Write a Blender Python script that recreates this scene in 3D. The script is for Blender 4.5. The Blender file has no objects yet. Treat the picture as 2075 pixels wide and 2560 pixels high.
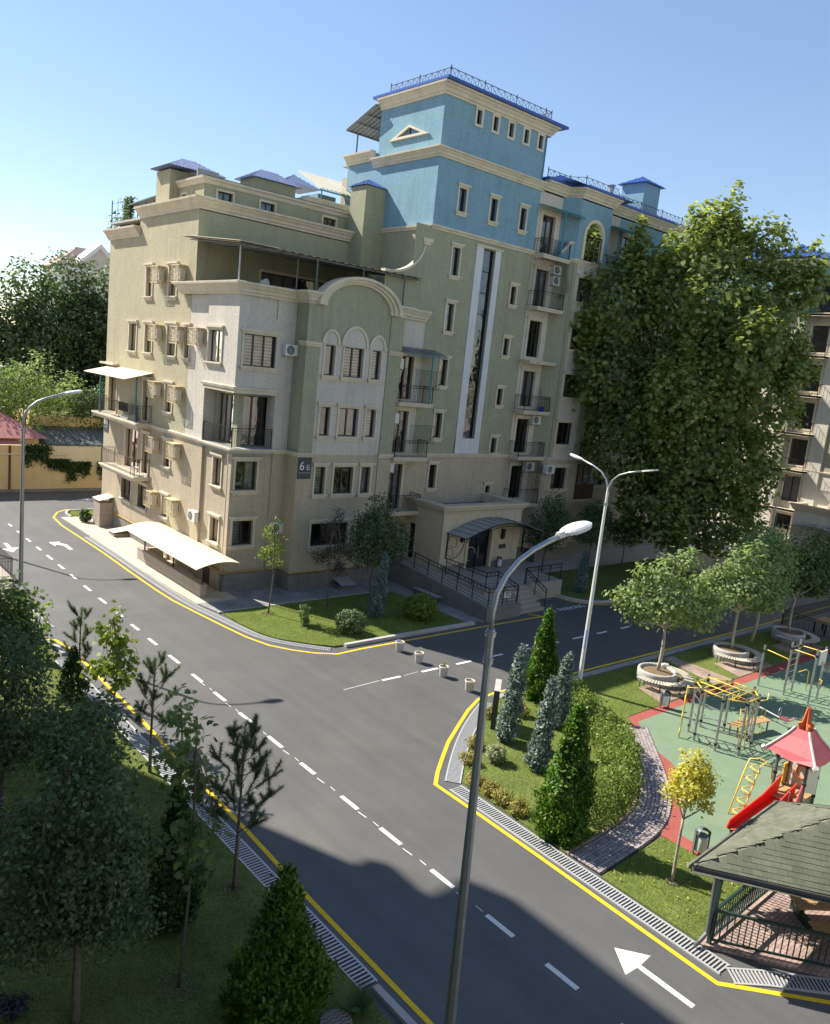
import bpy, bmesh, math, random
import numpy as np
from mathutils import Vector, Matrix
random.seed(11); rng = np.random.default_rng(11)
scene = bpy.context.scene
C = scene.collection
R = math.radians

# ---------------------------------------------------------------- camera
cam = bpy.data.cameras.new('camera'); cam_o = bpy.data.objects.new('camera', cam); C.objects.link(cam_o)
cam.sensor_fit = 'HORIZONTAL'; cam.sensor_width = 36.0; cam.lens = 36.0 * 1993.76 / 2075.0
cam.clip_start = 0.1; cam.clip_end = 3000
yaw, pitch, roll = .726573, .176272, -.10552
fw = Vector((math.sin(yaw) * math.cos(pitch), math.cos(yaw) * math.cos(pitch), -math.sin(pitch)))
rt = Vector((math.cos(yaw), -math.sin(yaw), 0)); dn = fw.cross(rt)
r2 = rt * math.cos(roll) + dn * math.sin(roll); d2 = dn * math.cos(roll) - rt * math.sin(roll)
M = Matrix((r2, -d2, -fw)).transposed().to_4x4(); M.translation = (0, 0, 12.0)
cam_o.matrix_world = M
scene.camera = cam_o

# ---------------------------------------------------------------- sky, sun, exposure
SUN_EL = R(43); LX, LY = .381, -.925          # light travels towards +x, -y
w = bpy.data.worlds.new('World'); scene.world = w; w.use_nodes = True
nt = w.node_tree; bg = nt.nodes['Background']
sky = nt.nodes.new('ShaderNodeTexSky'); sky.sky_type = 'NISHITA'; sky.sun_disc = False
sky.sun_elevation = SUN_EL; sky.sun_rotation = math.atan2(-LX, -LY)
sky.air_density = 1.0; sky.dust_density = 0.05; sky.ozone_density = 2.2; sky.altitude = 0
gm = nt.nodes.new('ShaderNodeGamma'); gm.inputs[1].default_value = 0.74          # the hazy summer sky is flatter than the clear-air model
hs_n = nt.nodes.new('ShaderNodeHueSaturation'); hs_n.inputs['Saturation'].default_value = 1.14; hs_n.inputs['Hue'].default_value = .506
nt.links.new(sky.outputs[0], gm.inputs[0]); nt.links.new(gm.outputs[0], hs_n.inputs['Color']); nt.links.new(hs_n.outputs[0], bg.inputs[0]); bg.inputs[1].default_value = 0.105
sl = bpy.data.lights.new('sun', 'SUN'); sl.energy = 3.9; sl.angle = R(0.55); sl.color = (1.0, .935, .82)
so = bpy.data.objects.new('sun', sl); C.objects.link(so)
ld = Vector((LX * math.cos(SUN_EL), LY * math.cos(SUN_EL), -math.sin(SUN_EL)))
so.rotation_euler = ld.to_track_quat('-Z', 'Y').to_euler(); so.location = (-20, 50, 60)
vs = scene.view_settings; vs.view_transform = 'Standard'; vs.look = 'None'; vs.exposure = 1.4; vs.gamma = 1
scene.render.engine = 'CYCLES'; scene.cycles.max_bounces = 6; scene.cycles.transparent_max_bounces = 12

# ---------------------------------------------------------------- object helpers
ORG = {}
def meta(o, label=None, cat=None, group=None, kind=None):
    if label: o['label'] = label
    if cat: o['category'] = cat
    if group: o['group'] = group
    if kind: o['kind'] = kind
    return o
def thing(name, label, cat, loc=(0, 0, 0), group=None, rz=0):
    o = bpy.data.objects.new(name, None); C.objects.link(o); o.location = loc; o.rotation_euler = (0, 0, rz)
    o.empty_display_size = .3
    ORG[o] = Vector(loc); return meta(o, label, cat, group)
def link(name, me, parent=None, local=False):
    o = bpy.data.objects.new(name, me); C.objects.link(o)
    if parent is not None:
        o.parent = parent; ORG[o] = ORG[parent]
    else: ORG[o] = Vector((0, 0, 0))
    return o
def dup(root, loc, rz=0.0, label=None, group=None):
    r = root.copy(); C.objects.link(r); r.location = loc; r.rotation_euler = (0, 0, rz); ORG[r] = Vector(loc)
    if label: r['label'] = label
    if group: r['group'] = group
    for ch in list(root.children):
        c = ch.copy(); C.objects.link(c); c.parent = r; ORG[c] = ORG[r]
        for g in list(ch.children):
            d = g.copy(); C.objects.link(d); d.parent = c; ORG[d] = ORG[r]
    return r

class PL:                                       # a facade plane: u along, n outwards
    def __init__(s, o, u, n): s.o = Vector(o); s.u = Vector(u); s.n = Vector(n)
    def P(s, u, z, d=0):
        p = s.o + s.u * u + s.n * d; return (p.x, p.y, z)
def FY(y): return PL((0, y, 0), (1, 0, 0), (0, -1, 0))
def FX(x): return PL((x, 0, 0), (0, 1, 0), (-1, 0, 0))

class MB:
    def __init__(s): s.v = []; s.f = []; s.m = []
    def poly(s, pts, mi=0):
        k = len(s.v); s.v += [tuple(p) for p in pts]; s.f.append(tuple(range(k, k + len(pts)))); s.m.append(mi); return s
    def hexa(s, p, mi=0):                       # 8 points: bottom 4, top 4
        k = len(s.v); s.v += [tuple(q) for q in p]
        for f in ((3, 2, 1, 0), (4, 5, 6, 7), (0, 1, 5, 4), (1, 2, 6, 5), (2, 3, 7, 6), (3, 0, 4, 7)):
            s.f.append(tuple(k + i for i in f)); s.m.append(mi)
        return s
    def box(s, x0, x1, y0, y1, z0, z1, mi=0):
        return s.hexa([(x0, y0, z0), (x1, y0, z0), (x1, y1, z0), (x0, y1, z0), (x0, y0, z1), (x1, y0, z1), (x1, y1, z1), (x0, y1, z1)], mi)
    def pbox(s, pl, u0, u1, z0, z1, d0, d1, mi=0):
        return s.hexa([pl.P(u0, z0, d1), pl.P(u1, z0, d1), pl.P(u1, z0, d0), pl.P(u0, z0, d0), pl.P(u0, z1, d1), pl.P(u1, z1, d1), pl.P(u1, z1, d0), pl.P(u0, z1, d0)], mi)
    def prism(s, pts, z0, z1, mi=0, cap=True):
        n = len(pts); k = len(s.v)
        s.v += [(p[0], p[1], z0) for p in pts] + [(p[0], p[1], z1) for p in pts]
        for i in range(n):
            j = (i + 1) % n; s.f.append((k + i, k + j, k + n + j, k + n + i)); s.m.append(mi)
        if cap:
            s.f.append(tuple(k + n + i for i in range(n))); s.m.append(mi); s.f.append(tuple(k + n - 1 - i for i in range(n))); s.m.append(mi)
        return s
    def pprism(s, pl, pts, d0, d1, mi=0):       # polygon in facade (u,z) extruded along n
        n = len(pts); k = len(s.v)
        s.v += [pl.P(u, z, d0) for u, z in pts] + [pl.P(u, z, d1) for u, z in pts]
        for i in range(n):
            j = (i + 1) % n; s.f.append((k + i, k + j, k + n + j, k + n + i)); s.m.append(mi)
        s.f.append(tuple(k + n + i for i in range(n))); s.m.append(mi); s.f.append(tuple(k + n - 1 - i for i in range(n))); s.m.append(mi)
        return s
    def tube(s, pts, r, n=6, mi=0, cap=True):
        pts = [Vector(p) for p in pts]; m = len(pts); k = len(s.v)
        rs = r if isinstance(r, (list, tuple)) else [r] * m
        ref = None
        for i, p in enumerate(pts):
            t = (pts[min(i + 1, m - 1)] - pts[max(i - 1, 0)]).normalized()
            if ref is None: ref = Vector((0, 0, 1)) if abs(t.z) < .9 else Vector((1, 0, 0))
            a = (ref - t * ref.dot(t)).normalized(); ref = a; b = t.cross(a)
            for q in range(n):
                an = 2 * math.pi * (q + .5) / n; s.v.append(tuple(p + (a * math.cos(an) + b * math.sin(an)) * rs[i]))
        for i in range(m - 1):
            for q in range(n):
                q2 = (q + 1) % n; s.f.append((k + i * n + q, k + i * n + q2, k + (i + 1) * n + q2, k + (i + 1) * n + q)); s.m.append(mi)
        if cap:
            s.f.append(tuple(k + n - 1 - q for q in range(n))); s.m.append(mi); s.f.append(tuple(k + (m - 1) * n + q for q in range(n))); s.m.append(mi)
        return s
    def lathe(s, prof, c=(0, 0, 0), n=20, mi=0):
        k = len(s.v); m = len(prof)
        for r, z in prof:
            for q in range(n):
                a = 2 * math.pi * q / n; s.v.append((c[0] + r * math.cos(a), c[1] + r * math.sin(a), c[2] + z))
        for i in range(m - 1):
            for q in range(n):
                q2 = (q + 1) % n; s.f.append((k + i * n + q, k + i * n + q2, k + (i + 1) * n + q2, k + (i + 1) * n + q)); s.m.append(mi)
        return s
    def sweep(s, path, prof, mi=0, closed=False):   # path in plan, outward on the right hand; prof (out, z)
        P = [Vector((p[0], p[1])) for p in path]; n = len(P); k = len(s.v); m = len(prof)
        for i in range(n):
            d0 = (P[i] - P[i - 1]).normalized() if (i > 0 or closed) else None
            d1 = (P[(i + 1) % n] - P[i]).normalized() if (i < n - 1 or closed) else None
            d0 = d0 or d1; d1 = d1 or d0
            n0 = Vector((d0.y, -d0.x)); n1 = Vector((d1.y, -d1.x)); mt = (n0 + n1).normalized()
            sc = 1 / max(.3, mt.dot(n0))
            for o, z in prof:
                q = P[i] + mt * sc * o; s.v.append((q.x, q.y, z))
        for i in range(n if closed else n - 1):
            a = k + i * m; b = k + ((i + 1) % n) * m
            for j in range(m):
                j2 = (j + 1) % m; s.f.append((a + j, a + j2, b + j2, b + j)); s.m.append(mi)
        if not closed:
            s.f.append(tuple(k + j for j in range(m))); s.m.append(mi); s.f.append(tuple(k + (n - 1) * m + m - 1 - j for j in range(m))); s.m.append(mi)
        return s
    def ribbon(s, path, wd, z, mi=0, off=0.0):
        P = [Vector((p[0], p[1])) for p in path]; n = len(P); L = []; Q = []
        for i in range(n):
            d0 = (P[i] - P[i - 1]).normalized() if i > 0 else (P[1] - P[0]).normalized()
            d1 = (P[i + 1] - P[i]).normalized() if i < n - 1 else d0
            n0 = Vector((d0.y, -d0.x)); n1 = Vector((d1.y, -d1.x)); mt = (n0 + n1).normalized(); sc = 1 / max(.4, mt.dot(n0))
            L.append(P[i] + mt * sc * (off + wd / 2)); Q.append(P[i] + mt * sc * (off - wd / 2))
        for i in range(n - 1):
            s.poly([(L[i].x, L[i].y, z), (L[i + 1].x, L[i + 1].y, z), (Q[i + 1].x, Q[i + 1].y, z), (Q[i].x, Q[i].y, z)], mi)
        return s
    def build(s, name, mats, parent=None, smooth=False, label=None, cat=None, group=None, kind=None, org=None, fix=True):
        o0 = ORG[parent] if parent is not None else Vector(org or (0, 0, 0))
        me = bpy.data.meshes.new(name)
        me.from_pydata([(x - o0.x, y - o0.y, z - o0.z) for x, y, z in s.v], [], s.f)
        if not isinstance(mats, (list, tuple)): mats = [mats]
        for m in mats: me.materials.append(m)
        if len(mats) > 1: me.polygons.foreach_set('material_index', s.m)
        if fix:
            bm = bmesh.new(); bm.from_mesh(me); bmesh.ops.recalc_face_normals(bm, faces=bm.faces); bm.to_mesh(me); bm.free()
        if smooth: me.polygons.foreach_set('use_smooth', [True] * len(me.polygons))
        me.update()
        o = link(name, me, parent)
        if parent is None and org is not None: o.location = org; ORG[o] = Vector(org)
        return meta(o, label, cat, group, kind)

# ---------------------------------------------------------------- materials
def newmat(name):
    m = bpy.data.materials.new(name); m.use_nodes = True; t = m.node_tree; b = t.nodes['Principled BSDF']; return m, t, b
def N(t, kind, **kw):
    n = t.nodes.new('ShaderNode' + kind)
    for k, v in kw.items(): setattr(n, k, v)
    return n
def mat(name, col, rough=.8, var=.12, vscale=1.5, bump=0.0, bscale=40, metal=0.0, spec=.35, streak=0.0, dirt=None, dscale=.8, damt=.3, fine=None, coat=0.0, lane=False, wear=0.0):
    m, t, b = newmat(name); L = t.links
    geo = N(t, 'NewGeometry'); pos = geo.outputs['Position']
    n1 = N(t, 'TexNoise'); n1.inputs['Scale'].default_value = vscale; n1.inputs['Detail'].default_value = 5; n1.inputs['Roughness'].default_value = .65
    L.new(pos, n1.inputs['Vector'])
    mr = N(t, 'MapRange'); mr.inputs[1].default_value = .25; mr.inputs[2].default_value = .75; mr.inputs[3].default_value = 1 - var; mr.inputs[4].default_value = 1 + var
    L.new(n1.outputs[0], mr.inputs[0])
    mul = N(t, 'VectorMath', operation='SCALE'); mul.inputs[0].default_value = col; L.new(mr.outputs[0], mul.inputs['Scale'])
    out = mul.outputs[0]
    if fine:
        n3 = N(t, 'TexNoise'); n3.inputs['Scale'].default_value = fine[0]; n3.inputs['Detail'].default_value = 2; L.new(pos, n3.inputs['Vector'])
        m3 = N(t, 'MapRange'); m3.inputs[1].default_value = .3; m3.inputs[2].default_value = .7; m3.inputs[3].default_value = 1 - fine[1]; m3.inputs[4].default_value = 1 + fine[1]; L.new(n3.outputs[0], m3.inputs[0])
        s3 = N(t, 'VectorMath', operation='SCALE'); L.new(out, s3.inputs[0]); L.new(m3.outputs[0], s3.inputs['Scale']); out = s3.outputs[0]
    if streak:
        mp = N(t, 'Mapping'); mp.inputs['Scale'].default_value = (3.5, 3.5, .22); L.new(pos, mp.inputs[0])
        n2 = N(t, 'TexNoise'); n2.inputs['Scale'].default_value = 1.0; n2.inputs['Detail'].default_value = 6; n2.inputs['Roughness'].default_value = .7; L.new(mp.outputs[0], n2.inputs['Vector'])
        m2 = N(t, 'MapRange'); m2.inputs[1].default_value = .5; m2.inputs[2].default_value = .75; m2.inputs[3].default_value = 1; m2.inputs[4].default_value = 1 - streak; L.new(n2.outputs[0], m2.inputs[0])
        s2 = N(t, 'VectorMath', operation='SCALE'); L.new(out, s2.inputs[0]); L.new(m2.outputs[0], s2.inputs['Scale']); out = s2.outputs[0]
    if dirt:
        n4 = N(t, 'TexNoise'); n4.inputs['Scale'].default_value = dscale; n4.inputs['Detail'].default_value = 8; n4.inputs['Roughness'].default_value = .7; L.new(pos, n4.inputs['Vector'])
        m4 = N(t, 'MapRange'); m4.inputs[1].default_value = .5; m4.inputs[2].default_value = .68; m4.inputs[3].default_value = 0; m4.inputs[4].default_value = damt; L.new(n4.outputs[0], m4.inputs[0])
        mx = N(t, 'MixRGB'); mx.inputs[2].default_value = (*dirt, 1); L.new(m4.outputs[0], mx.inputs[0]); L.new(out, mx.inputs[1]); out = mx.outputs[0]
    if lane:                                      # worn wheel lanes and old tyre marks
        mp = N(t, 'Mapping'); mp.inputs['Scale'].default_value = (1.1, .07, 1); mp.inputs['Rotation'].default_value = (0, 0, .03); L.new(pos, mp.inputs[0])
        n5 = N(t, 'TexNoise'); n5.inputs['Scale'].default_value = 1.6; n5.inputs['Detail'].default_value = 7; n5.inputs['Roughness'].default_value = .6; L.new(mp.outputs[0], n5.inputs['Vector'])
        m5 = N(t, 'MapRange'); m5.inputs[1].default_value = .35; m5.inputs[2].default_value = .65; m5.inputs[3].default_value = .9; m5.inputs[4].default_value = 1.09; L.new(n5.outputs[0], m5.inputs[0])
        s5 = N(t, 'VectorMath', operation='SCALE'); L.new(out, s5.inputs[0]); L.new(m5.outputs[0], s5.inputs['Scale']); out = s5.outputs[0]
    if wear:
        n6 = N(t, 'TexNoise'); n6.inputs['Scale'].default_value = 22; n6.inputs['Detail'].default_value = 8; n6.inputs['Roughness'].default_value = .75; L.new(pos, n6.inputs['Vector'])
        m6 = N(t, 'MapRange'); m6.inputs[1].default_value = .56; m6.inputs[2].default_value = .66; m6.inputs[3].default_value = 0; m6.inputs[4].default_value = wear; L.new(n6.outputs[0], m6.inputs[0])
        mx6 = N(t, 'MixRGB'); mx6.inputs[2].default_value = (.14, .135, .13, 1); L.new(m6.outputs[0], mx6.inputs[0]); L.new(out, mx6.inputs[1]); out = mx6.outputs[0]
    L.new(out, b.inputs['Base Color'])
    b.inputs['Roughness'].default_value = rough; b.inputs['Metallic'].default_value = metal; b.inputs['Specular IOR Level'].default_value = spec
    if coat: b.inputs['Coat Weight'].default_value = coat
    if bump:
        nb = N(t, 'TexNoise'); nb.inputs['Scale'].default_value = bscale; nb.inputs['Detail'].default_value = 4; nb.inputs['Roughness'].default_value = .6; L.new(pos, nb.inputs['Vector'])
        bp = N(t, 'Bump'); bp.inputs['Strength'].default_value = bump; bp.inputs['Distance'].default_value = .02; L.new(nb.outputs[0], bp.inputs['Height']); L.new(bp.outputs[0], b.inputs['Normal'])
    return m
def leafmat(name, c1, c2, trans=.35, rough=.55, c3=None):
    m, t, b = newmat(name); L = t.links
    geo = N(t, 'NewGeometry'); cr = N(t, 'ValToRGB'); L.new(geo.outputs['Random Per Island'], cr.inputs[0])
    cr.color_ramp.elements[0].color = (*c1, 1); cr.color_ramp.elements[1].color = (*c2, 1)
    if c3: e = cr.color_ramp.elements.new(.9); e.color = (*c2, 1); cr.color_ramp.elements[-1].color = (*c3, 1)
    L.new(cr.outputs[0], b.inputs['Base Color']); b.inputs['Roughness'].default_value = rough; b.inputs['Specular IOR Level'].default_value = .35
    tr = N(t, 'BsdfTranslucent'); sc = N(t, 'MixRGB'); sc.blend_type = 'MULTIPLY'; sc.inputs[0].default_value = 1; sc.inputs[2].default_value = (1.1, 1.15, .6, 1); L.new(cr.outputs[0], sc.inputs[1]); L.new(sc.outputs[0], tr.inputs[0])
    mx = N(t, 'MixShader'); mx.inputs[0].default_value = trans; L.new(b.outputs[0], mx.inputs[1]); L.new(tr.outputs[0], mx.inputs[2])
    L.new(mx.outputs[0], t.nodes['Material Output'].inputs[0]); return m
def glassmat(name, tint=.7, wob=.3, base=.07):
    m, t, b = newmat(name); L = t.links; t.nodes.remove(b)
    geo = N(t, 'NewGeometry'); nz = N(t, 'TexNoise'); nz.inputs['Scale'].default_value = 1.3; nz.inputs['Detail'].default_value = 1; L.new(geo.outputs['Position'], nz.inputs['Vector'])
    bp = N(t, 'Bump'); bp.inputs['Strength'].default_value = wob; bp.inputs['Distance'].default_value = .08; L.new(nz.outputs[0], bp.inputs['Height'])
    gl = N(t, 'BsdfGlossy'); gl.inputs['Roughness'].default_value = .03; gl.inputs['Color'].default_value = (.95, .97, 1, 1); L.new(bp.outputs[0], gl.inputs['Normal'])
    tr = N(t, 'BsdfTransparent'); tr.inputs[0].default_value = (tint, tint, tint, 1)
    lw = N(t, 'Fresnel'); lw.inputs[0].default_value = 1.5; ad = N(t, 'Math', operation='ADD'); ad.inputs[1].default_value = base; L.new(lw.outputs[0], ad.inputs[0])
    mx = N(t, 'MixShader'); L.new(ad.outputs[0], mx.inputs[0]); L.new(tr.outputs[0], mx.inputs[1]); L.new(gl.outputs[0], mx.inputs[2])
    L.new(mx.outputs[0], t.nodes['Material Output'].inputs[0]); return m
def stripemat(name, c1, c2, scale, axis=2, rough=.8):
    m, t, b = newmat(name); L = t.links; geo = N(t, 'NewGeometry'); sx = N(t, 'SeparateXYZ'); L.new(geo.outputs['Position'], sx.inputs[0])
    a = N(t, 'Math', operation='MULTIPLY'); a.inputs[1].default_value = scale; L.new(sx.outputs[axis], a.inputs[0]); fr = N(t, 'Math', operation='FRACT'); L.new(a.outputs[0], fr.inputs[0])
    gt = N(t, 'Math', operation='GREATER_THAN'); gt.inputs[1].default_value = .5; L.new(fr.outputs[0], gt.inputs[0])
    mx = N(t, 'MixRGB'); mx.inputs[1].default_value = (*c1, 1); mx.inputs[2].default_value = (*c2, 1); L.new(gt.outputs[0], mx.inputs[0]); L.new(mx.outputs[0], b.inputs['Base Color']); b.inputs['Roughness'].default_value = rough
    return m

ST = dict(bump=.75, bscale=8, var=.10, vscale=.7, rough=.95, spec=.15, streak=.2, fine=(11, .09))
M_tan = mat('tan_stucco', (.455, .385, .28), **ST)
M_khaki = mat('khaki_stucco', (.405, .37, .255), **ST)
M_green = mat('green_stucco', (.335, .335, .235), **ST)
M_white = mat('white_stucco', (.54, .50, .435), **ST)
M_blue = mat('blue_stucco', (.20, .335, .41), **ST)
M_cream = mat('cream_trim', (.62, .555, .43), rough=.85, var=.08, vscale=2, bump=.1, streak=.1, dirt=(.25, .24, .22), dscale=.9, damt=.35, spec=.2)
M_pale = mat('pale_strip', (.62, .62, .62), rough=.85, var=.06, bump=.1, streak=.12, spec=.2)
M_plinth = mat('grey_stone_plinth', (.20, .185, .165), rough=.7, var=.18, vscale=2.5, bump=.15, fine=(60, .15))
M_granite = mat('beige_granite', (.36, .31, .26), rough=.6, var=.12, vscale=3, fine=(70, .14), bump=.05)
M_lime = mat('limestone_block', (.56, .47, .335), rough=.75, var=.10, vscale=3, bump=.15, bscale=25, streak=.08)
M_brown = mat('brown_frame', (.045, .022, .014), rough=.35, var=.1, spec=.5)
M_dark = mat('dark_interior', (.012, .012, .014), rough=.9, var=.2)
M_glass = glassmat('window_glass')
M_curt = stripemat('curtain_cloth', (.42, .42, .42), (.30, .31, .33), 9, 0)
M_curty = stripemat('curtain_cloth_side', (.42, .42, .42), (.30, .31, .33), 9, 1)
M_zebra = stripemat('zebra_blind', (.50, .51, .49), (.27, .29, .27), 6.5, 2)
M_iron = mat('black_iron', (.018, .018, .02), rough=.45, var=.2, spec=.5, metal=.3)
M_steel = mat('galvanised_steel', (.36, .375, .385), rough=.42, metal=.75, var=.14, vscale=6, spec=.5)
M_greyp = mat('grey_paint_metal', (.10, .115, .115), rough=.45, var=.12, vscale=5, spec=.5)
M_bluem = mat('blue_metal_roof', (.03, .085, .32), rough=.35, metal=.15, var=.15, vscale=2, spec=.5)
M_silver = mat('blue_grey_sheet', (.15, .20, .36), rough=.45, metal=.1, var=.12, vscale=3)
M_teal = mat('teal_paint', (.06, .23, .27), rough=.5, var=.1)
M_tealroof = mat('teal_corrugated_sheet', (.07, .25, .23), rough=.5, var=.12)
M_creamsheet = mat('cream_sheet', (.70, .62, .43), rough=.55, var=.07, vscale=1.2, streak=.05)
M_acw = mat('white_plastic', (.66, .66, .63), rough=.5, var=.06, vscale=4)
M_latt = mat('cream_metal_lattice', (.60, .50, .31), rough=.5, var=.05)
M_sign = mat('charcoal_plate', (.055, .06, .07), rough=.5, var=.1)
M_ltr = mat('white_lettering', (.75, .75, .75), rough=.6, var=.02)
M_asph = mat('asphalt', (.088, .087, .086), rough=.58, var=.16, vscale=.35, bump=.35, bscale=160, spec=.55, fine=(45, .25), dirt=(.13, .12, .105), dscale=.3, damt=.4, lane=True)
M_road_w = mat('white_road_paint', (.72, .72, .70), rough=.8, var=.1, vscale=12, fine=(60, .1), wear=.5)
M_road_y = mat('yellow_road_paint', (.80, .52, .015), rough=.8, var=.08, vscale=10, fine=(60, .12), wear=.45)
M_conc = mat('concrete', (.40, .39, .365), rough=.9, var=.12, vscale=2.5, bump=.2, bscale=60, streak=.1, fine=(80, .1))
M_pave = mat('grey_pavers', (.30, .285, .27), rough=.9, var=.2, vscale=2.2, bump=.3, bscale=30, fine=(14, .2))
M_pavel = mat('light_pavement', (.52, .46, .36), rough=.9, var=.16, vscale=1.1, bump=.2, bscale=40, dirt=(.30, .27, .2), dscale=1.2, damt=.6)
M_brick = mat('reddish_paver', (.36, .245, .21), rough=.9, var=.16, vscale=5, bump=.2, bscale=60)
M_brickg = mat('grey_pink_paver', (.31, .27, .265), rough=.9, var=.15, vscale=5, bump=.2, bscale=60)
M_joint = mat('dark_joint', (.07, .06, .055), rough=.95, var=.2)
M_rubg = mat('green_rubber', (.165, .225, .148), rough=.95, var=.10, vscale=1.2, fine=(70, .22), spec=.15)
M_rubr = mat('red_rubber', (.30, .085, .07), rough=.95, var=.10, vscale=1.5, fine=(70, .2), spec=.15)
M_soil = mat('soil_mulch', (.17, .12, .07), rough=1, var=.3, vscale=9, bump=.6, bscale=40)
M_lawn = mat('lawn_ground', (.125, .155, .045), rough=1, var=.3, vscale=.9, bump=.5, bscale=60, fine=(25, .35), dirt=(.16, .13, .06), dscale=1.3, damt=.28, spec=.1)
M_bark = mat('bark', (.16, .13, .10), rough=.95, var=.25, vscale=12, bump=.5, bscale=30)
M_barkp = mat('pale_bark', (.34, .31, .25), rough=.9, var=.3, vscale=5, bump=.3, bscale=20)
M_grate = mat('grate_metal', (.50, .51, .52), rough=.5, metal=.35, var=.1, vscale=10)
M_wood = mat('wood_slats', (.40, .25, .12), rough=.7, var=.2, vscale=8, bump=.15, bscale=50)
M_paleW = mat('pale_wood_slats', (.50, .46, .38), rough=.75, var=.12, vscale=8)
M_yellow = mat('yellow_painted_tube', (.78, .56, .07), rough=.4, var=.05, spec=.5)
M_red = mat('red_plastic', (.62, .035, .02), rough=.35, var=.06, spec=.5)
M_pink = mat('faded_red_panel', (.62, .11, .12), rough=.5, var=.08, spec=.4)
M_orange = mat('orange_panel', (.55, .13, .05), rough=.5, var=.06)
M_offw = mat('off_white_panel', (.62, .58, .52), rough=.5, var=.05)
M_shing = mat('green_asphalt_shingle', (.17, .175, .13), rough=.95, var=.22, vscale=1.6, fine=(90, .3), bump=.3, bscale=120, spec=.1)
M_dkgreen = mat('dark_green_paint', (.016, .045, .04), rough=.5, var=.1, spec=.5)
M_pinkroof = mat('faded_red_metal_roof', (.42, .18, .17), rough=.5, var=.15, vscale=1)
M_yellowwall = mat('yellow_plaster', (.62, .46, .24), rough=.95, var=.12, vscale=.6, bump=.3, bscale=9, streak=.15)
M_poly = mat('grey_polycarbonate', (.27, .29, .27), rough=.35, var=.12, vscale=2, spec=.5)
# ================================================================ the ground
def brickmat(name, c1, c2, mortar, scale, bw=.2, rh=.1, bump=.4):
    m, t, b = newmat(name); L = t.links; geo = N(t, 'NewGeometry')
    br = N(t, 'TexBrick'); br.inputs['Scale'].default_value = scale; br.inputs['Color1'].default_value = (*c1, 1); br.inputs['Color2'].default_value = (*c2, 1); br.inputs['Mortar'].default_value = (*mortar, 1)
    br.inputs['Brick Width'].default_value = bw; br.inputs['Row Height'].default_value = rh; br.inputs['Mortar Size'].default_value = .008; L.new(geo.outputs['Position'], br.inputs['Vector'])
    nz = N(t, 'TexNoise'); nz.inputs['Scale'].default_value = 1.2; nz.inputs['Detail'].default_value = 6; L.new(geo.outputs['Position'], nz.inputs['Vector'])
    mr = N(t, 'MapRange'); mr.inputs[1].default_value = .3; mr.inputs[2].default_value = .7; mr.inputs[3].default_value = .72; mr.inputs[4].default_value = 1.25; L.new(nz.outputs[0], mr.inputs[0])
    s = N(t, 'VectorMath', operation='SCALE'); L.new(br.outputs[0], s.inputs[0]); L.new(mr.outputs[0], s.inputs['Scale']); L.new(s.outputs[0], b.inputs['Base Color']); b.inputs['Roughness'].default_value = .9
    bp = N(t, 'Bump'); bp.inputs['Strength'].default_value = bump; bp.inputs['Distance'].default_value = .006; bp.invert = True; L.new(br.outputs['Fac'], bp.inputs['Height']); L.new(bp.outputs[0], b.inputs['Normal'])
    return m
M_walk = brickmat('grey_paving_blocks', (.30, .29, .28), (.24, .235, .23), (.13, .12, .11), 1.0)
M_walkr = brickmat('pink_paving_blocks', (.40, .29, .25), (.34, .235, .205), (.16, .12, .1), 1.0)

g = MB(); g.poly([(-900, -900, -.04), (900, -900, -.04), (900, 1500, -.04), (-900, 1500, -.04)]).build('ground', M_pavel, kind='structure')
road = MB().poly([(-40, -40, 0), (170, -40, 0), (170, 63.2, 0), (-40, 63.2, 0)]).build('road', M_asph, kind='structure')
def slab(name, pts, z0, z1, m, kind='structure', parent=None): return MB().prism(pts, z0, z1).build(name, m, parent, kind=kind if parent is None else None)

# --- painted lines (children of the road)
def line(name, pts, wd, m, z=.005): return MB().ribbon(pts, wd, z).build(name, m, road)
YL = [(8.4, 32.0), (9.2, 31.85), (9.72, 31.48), (9.94, 30.2), (9.94, 27), (9.93, 23.6), (9.82, 20), (9.78, 16), (9.68, 13), (9.64, 8), (9.62, -6)]
line('edge_line', YL, .12, M_road_y)
YR = [(120, 18.9), (45, 19.03), (35.2, 19.12), (26.8, 19.28), (23.9, 19.35), (22.3, 19.4), (21.33, 19.27), (20.24, 18.73), (18.94, 17.92), (17.87, 17.24), (17, 16.57), (16.2, 15.93), (15.63, 15.4), (15.62, 13.95), (15.57, 11.3), (15.5, 9), (15.44, 7), (15.42, 6.25), (16.02, 5.61), (16.98, 4.58), (19, 2.4), (25, -4)]
line('edge_line', YR, .12, M_road_y)
YB = [(34, 56.1), (19.48, 56.12), (17.78, 56.12), (17.01, 55.4), (16.32, 53.88), (16.08, 51.4), (16.1, 48), (16.1, 44.2), (16.0, 40), (15.95, 36.5), (15.99, 34.6), (16.22, 32.5), (16.45, 30.6), (16.7, 28.8), (17.08, 27.51), (17.67, 26.64), (18.35, 25.93), (19.13, 25.45), (20.4, 25.52), (28, 25.45), (32.17, 25.35), (31.75, 25.95)]
line('edge_line', YB, .11, M_road_y)
line('edge_line', [(32.6, 28.75), (35.93, 28.62), (35.99, 27.65), (36.14, 26.68), (36.86, 25.65), (37.78, 25.28), (39.74, 25.12), (60, 24.9), (110, 24.7)], .11, M_road_y)
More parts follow.
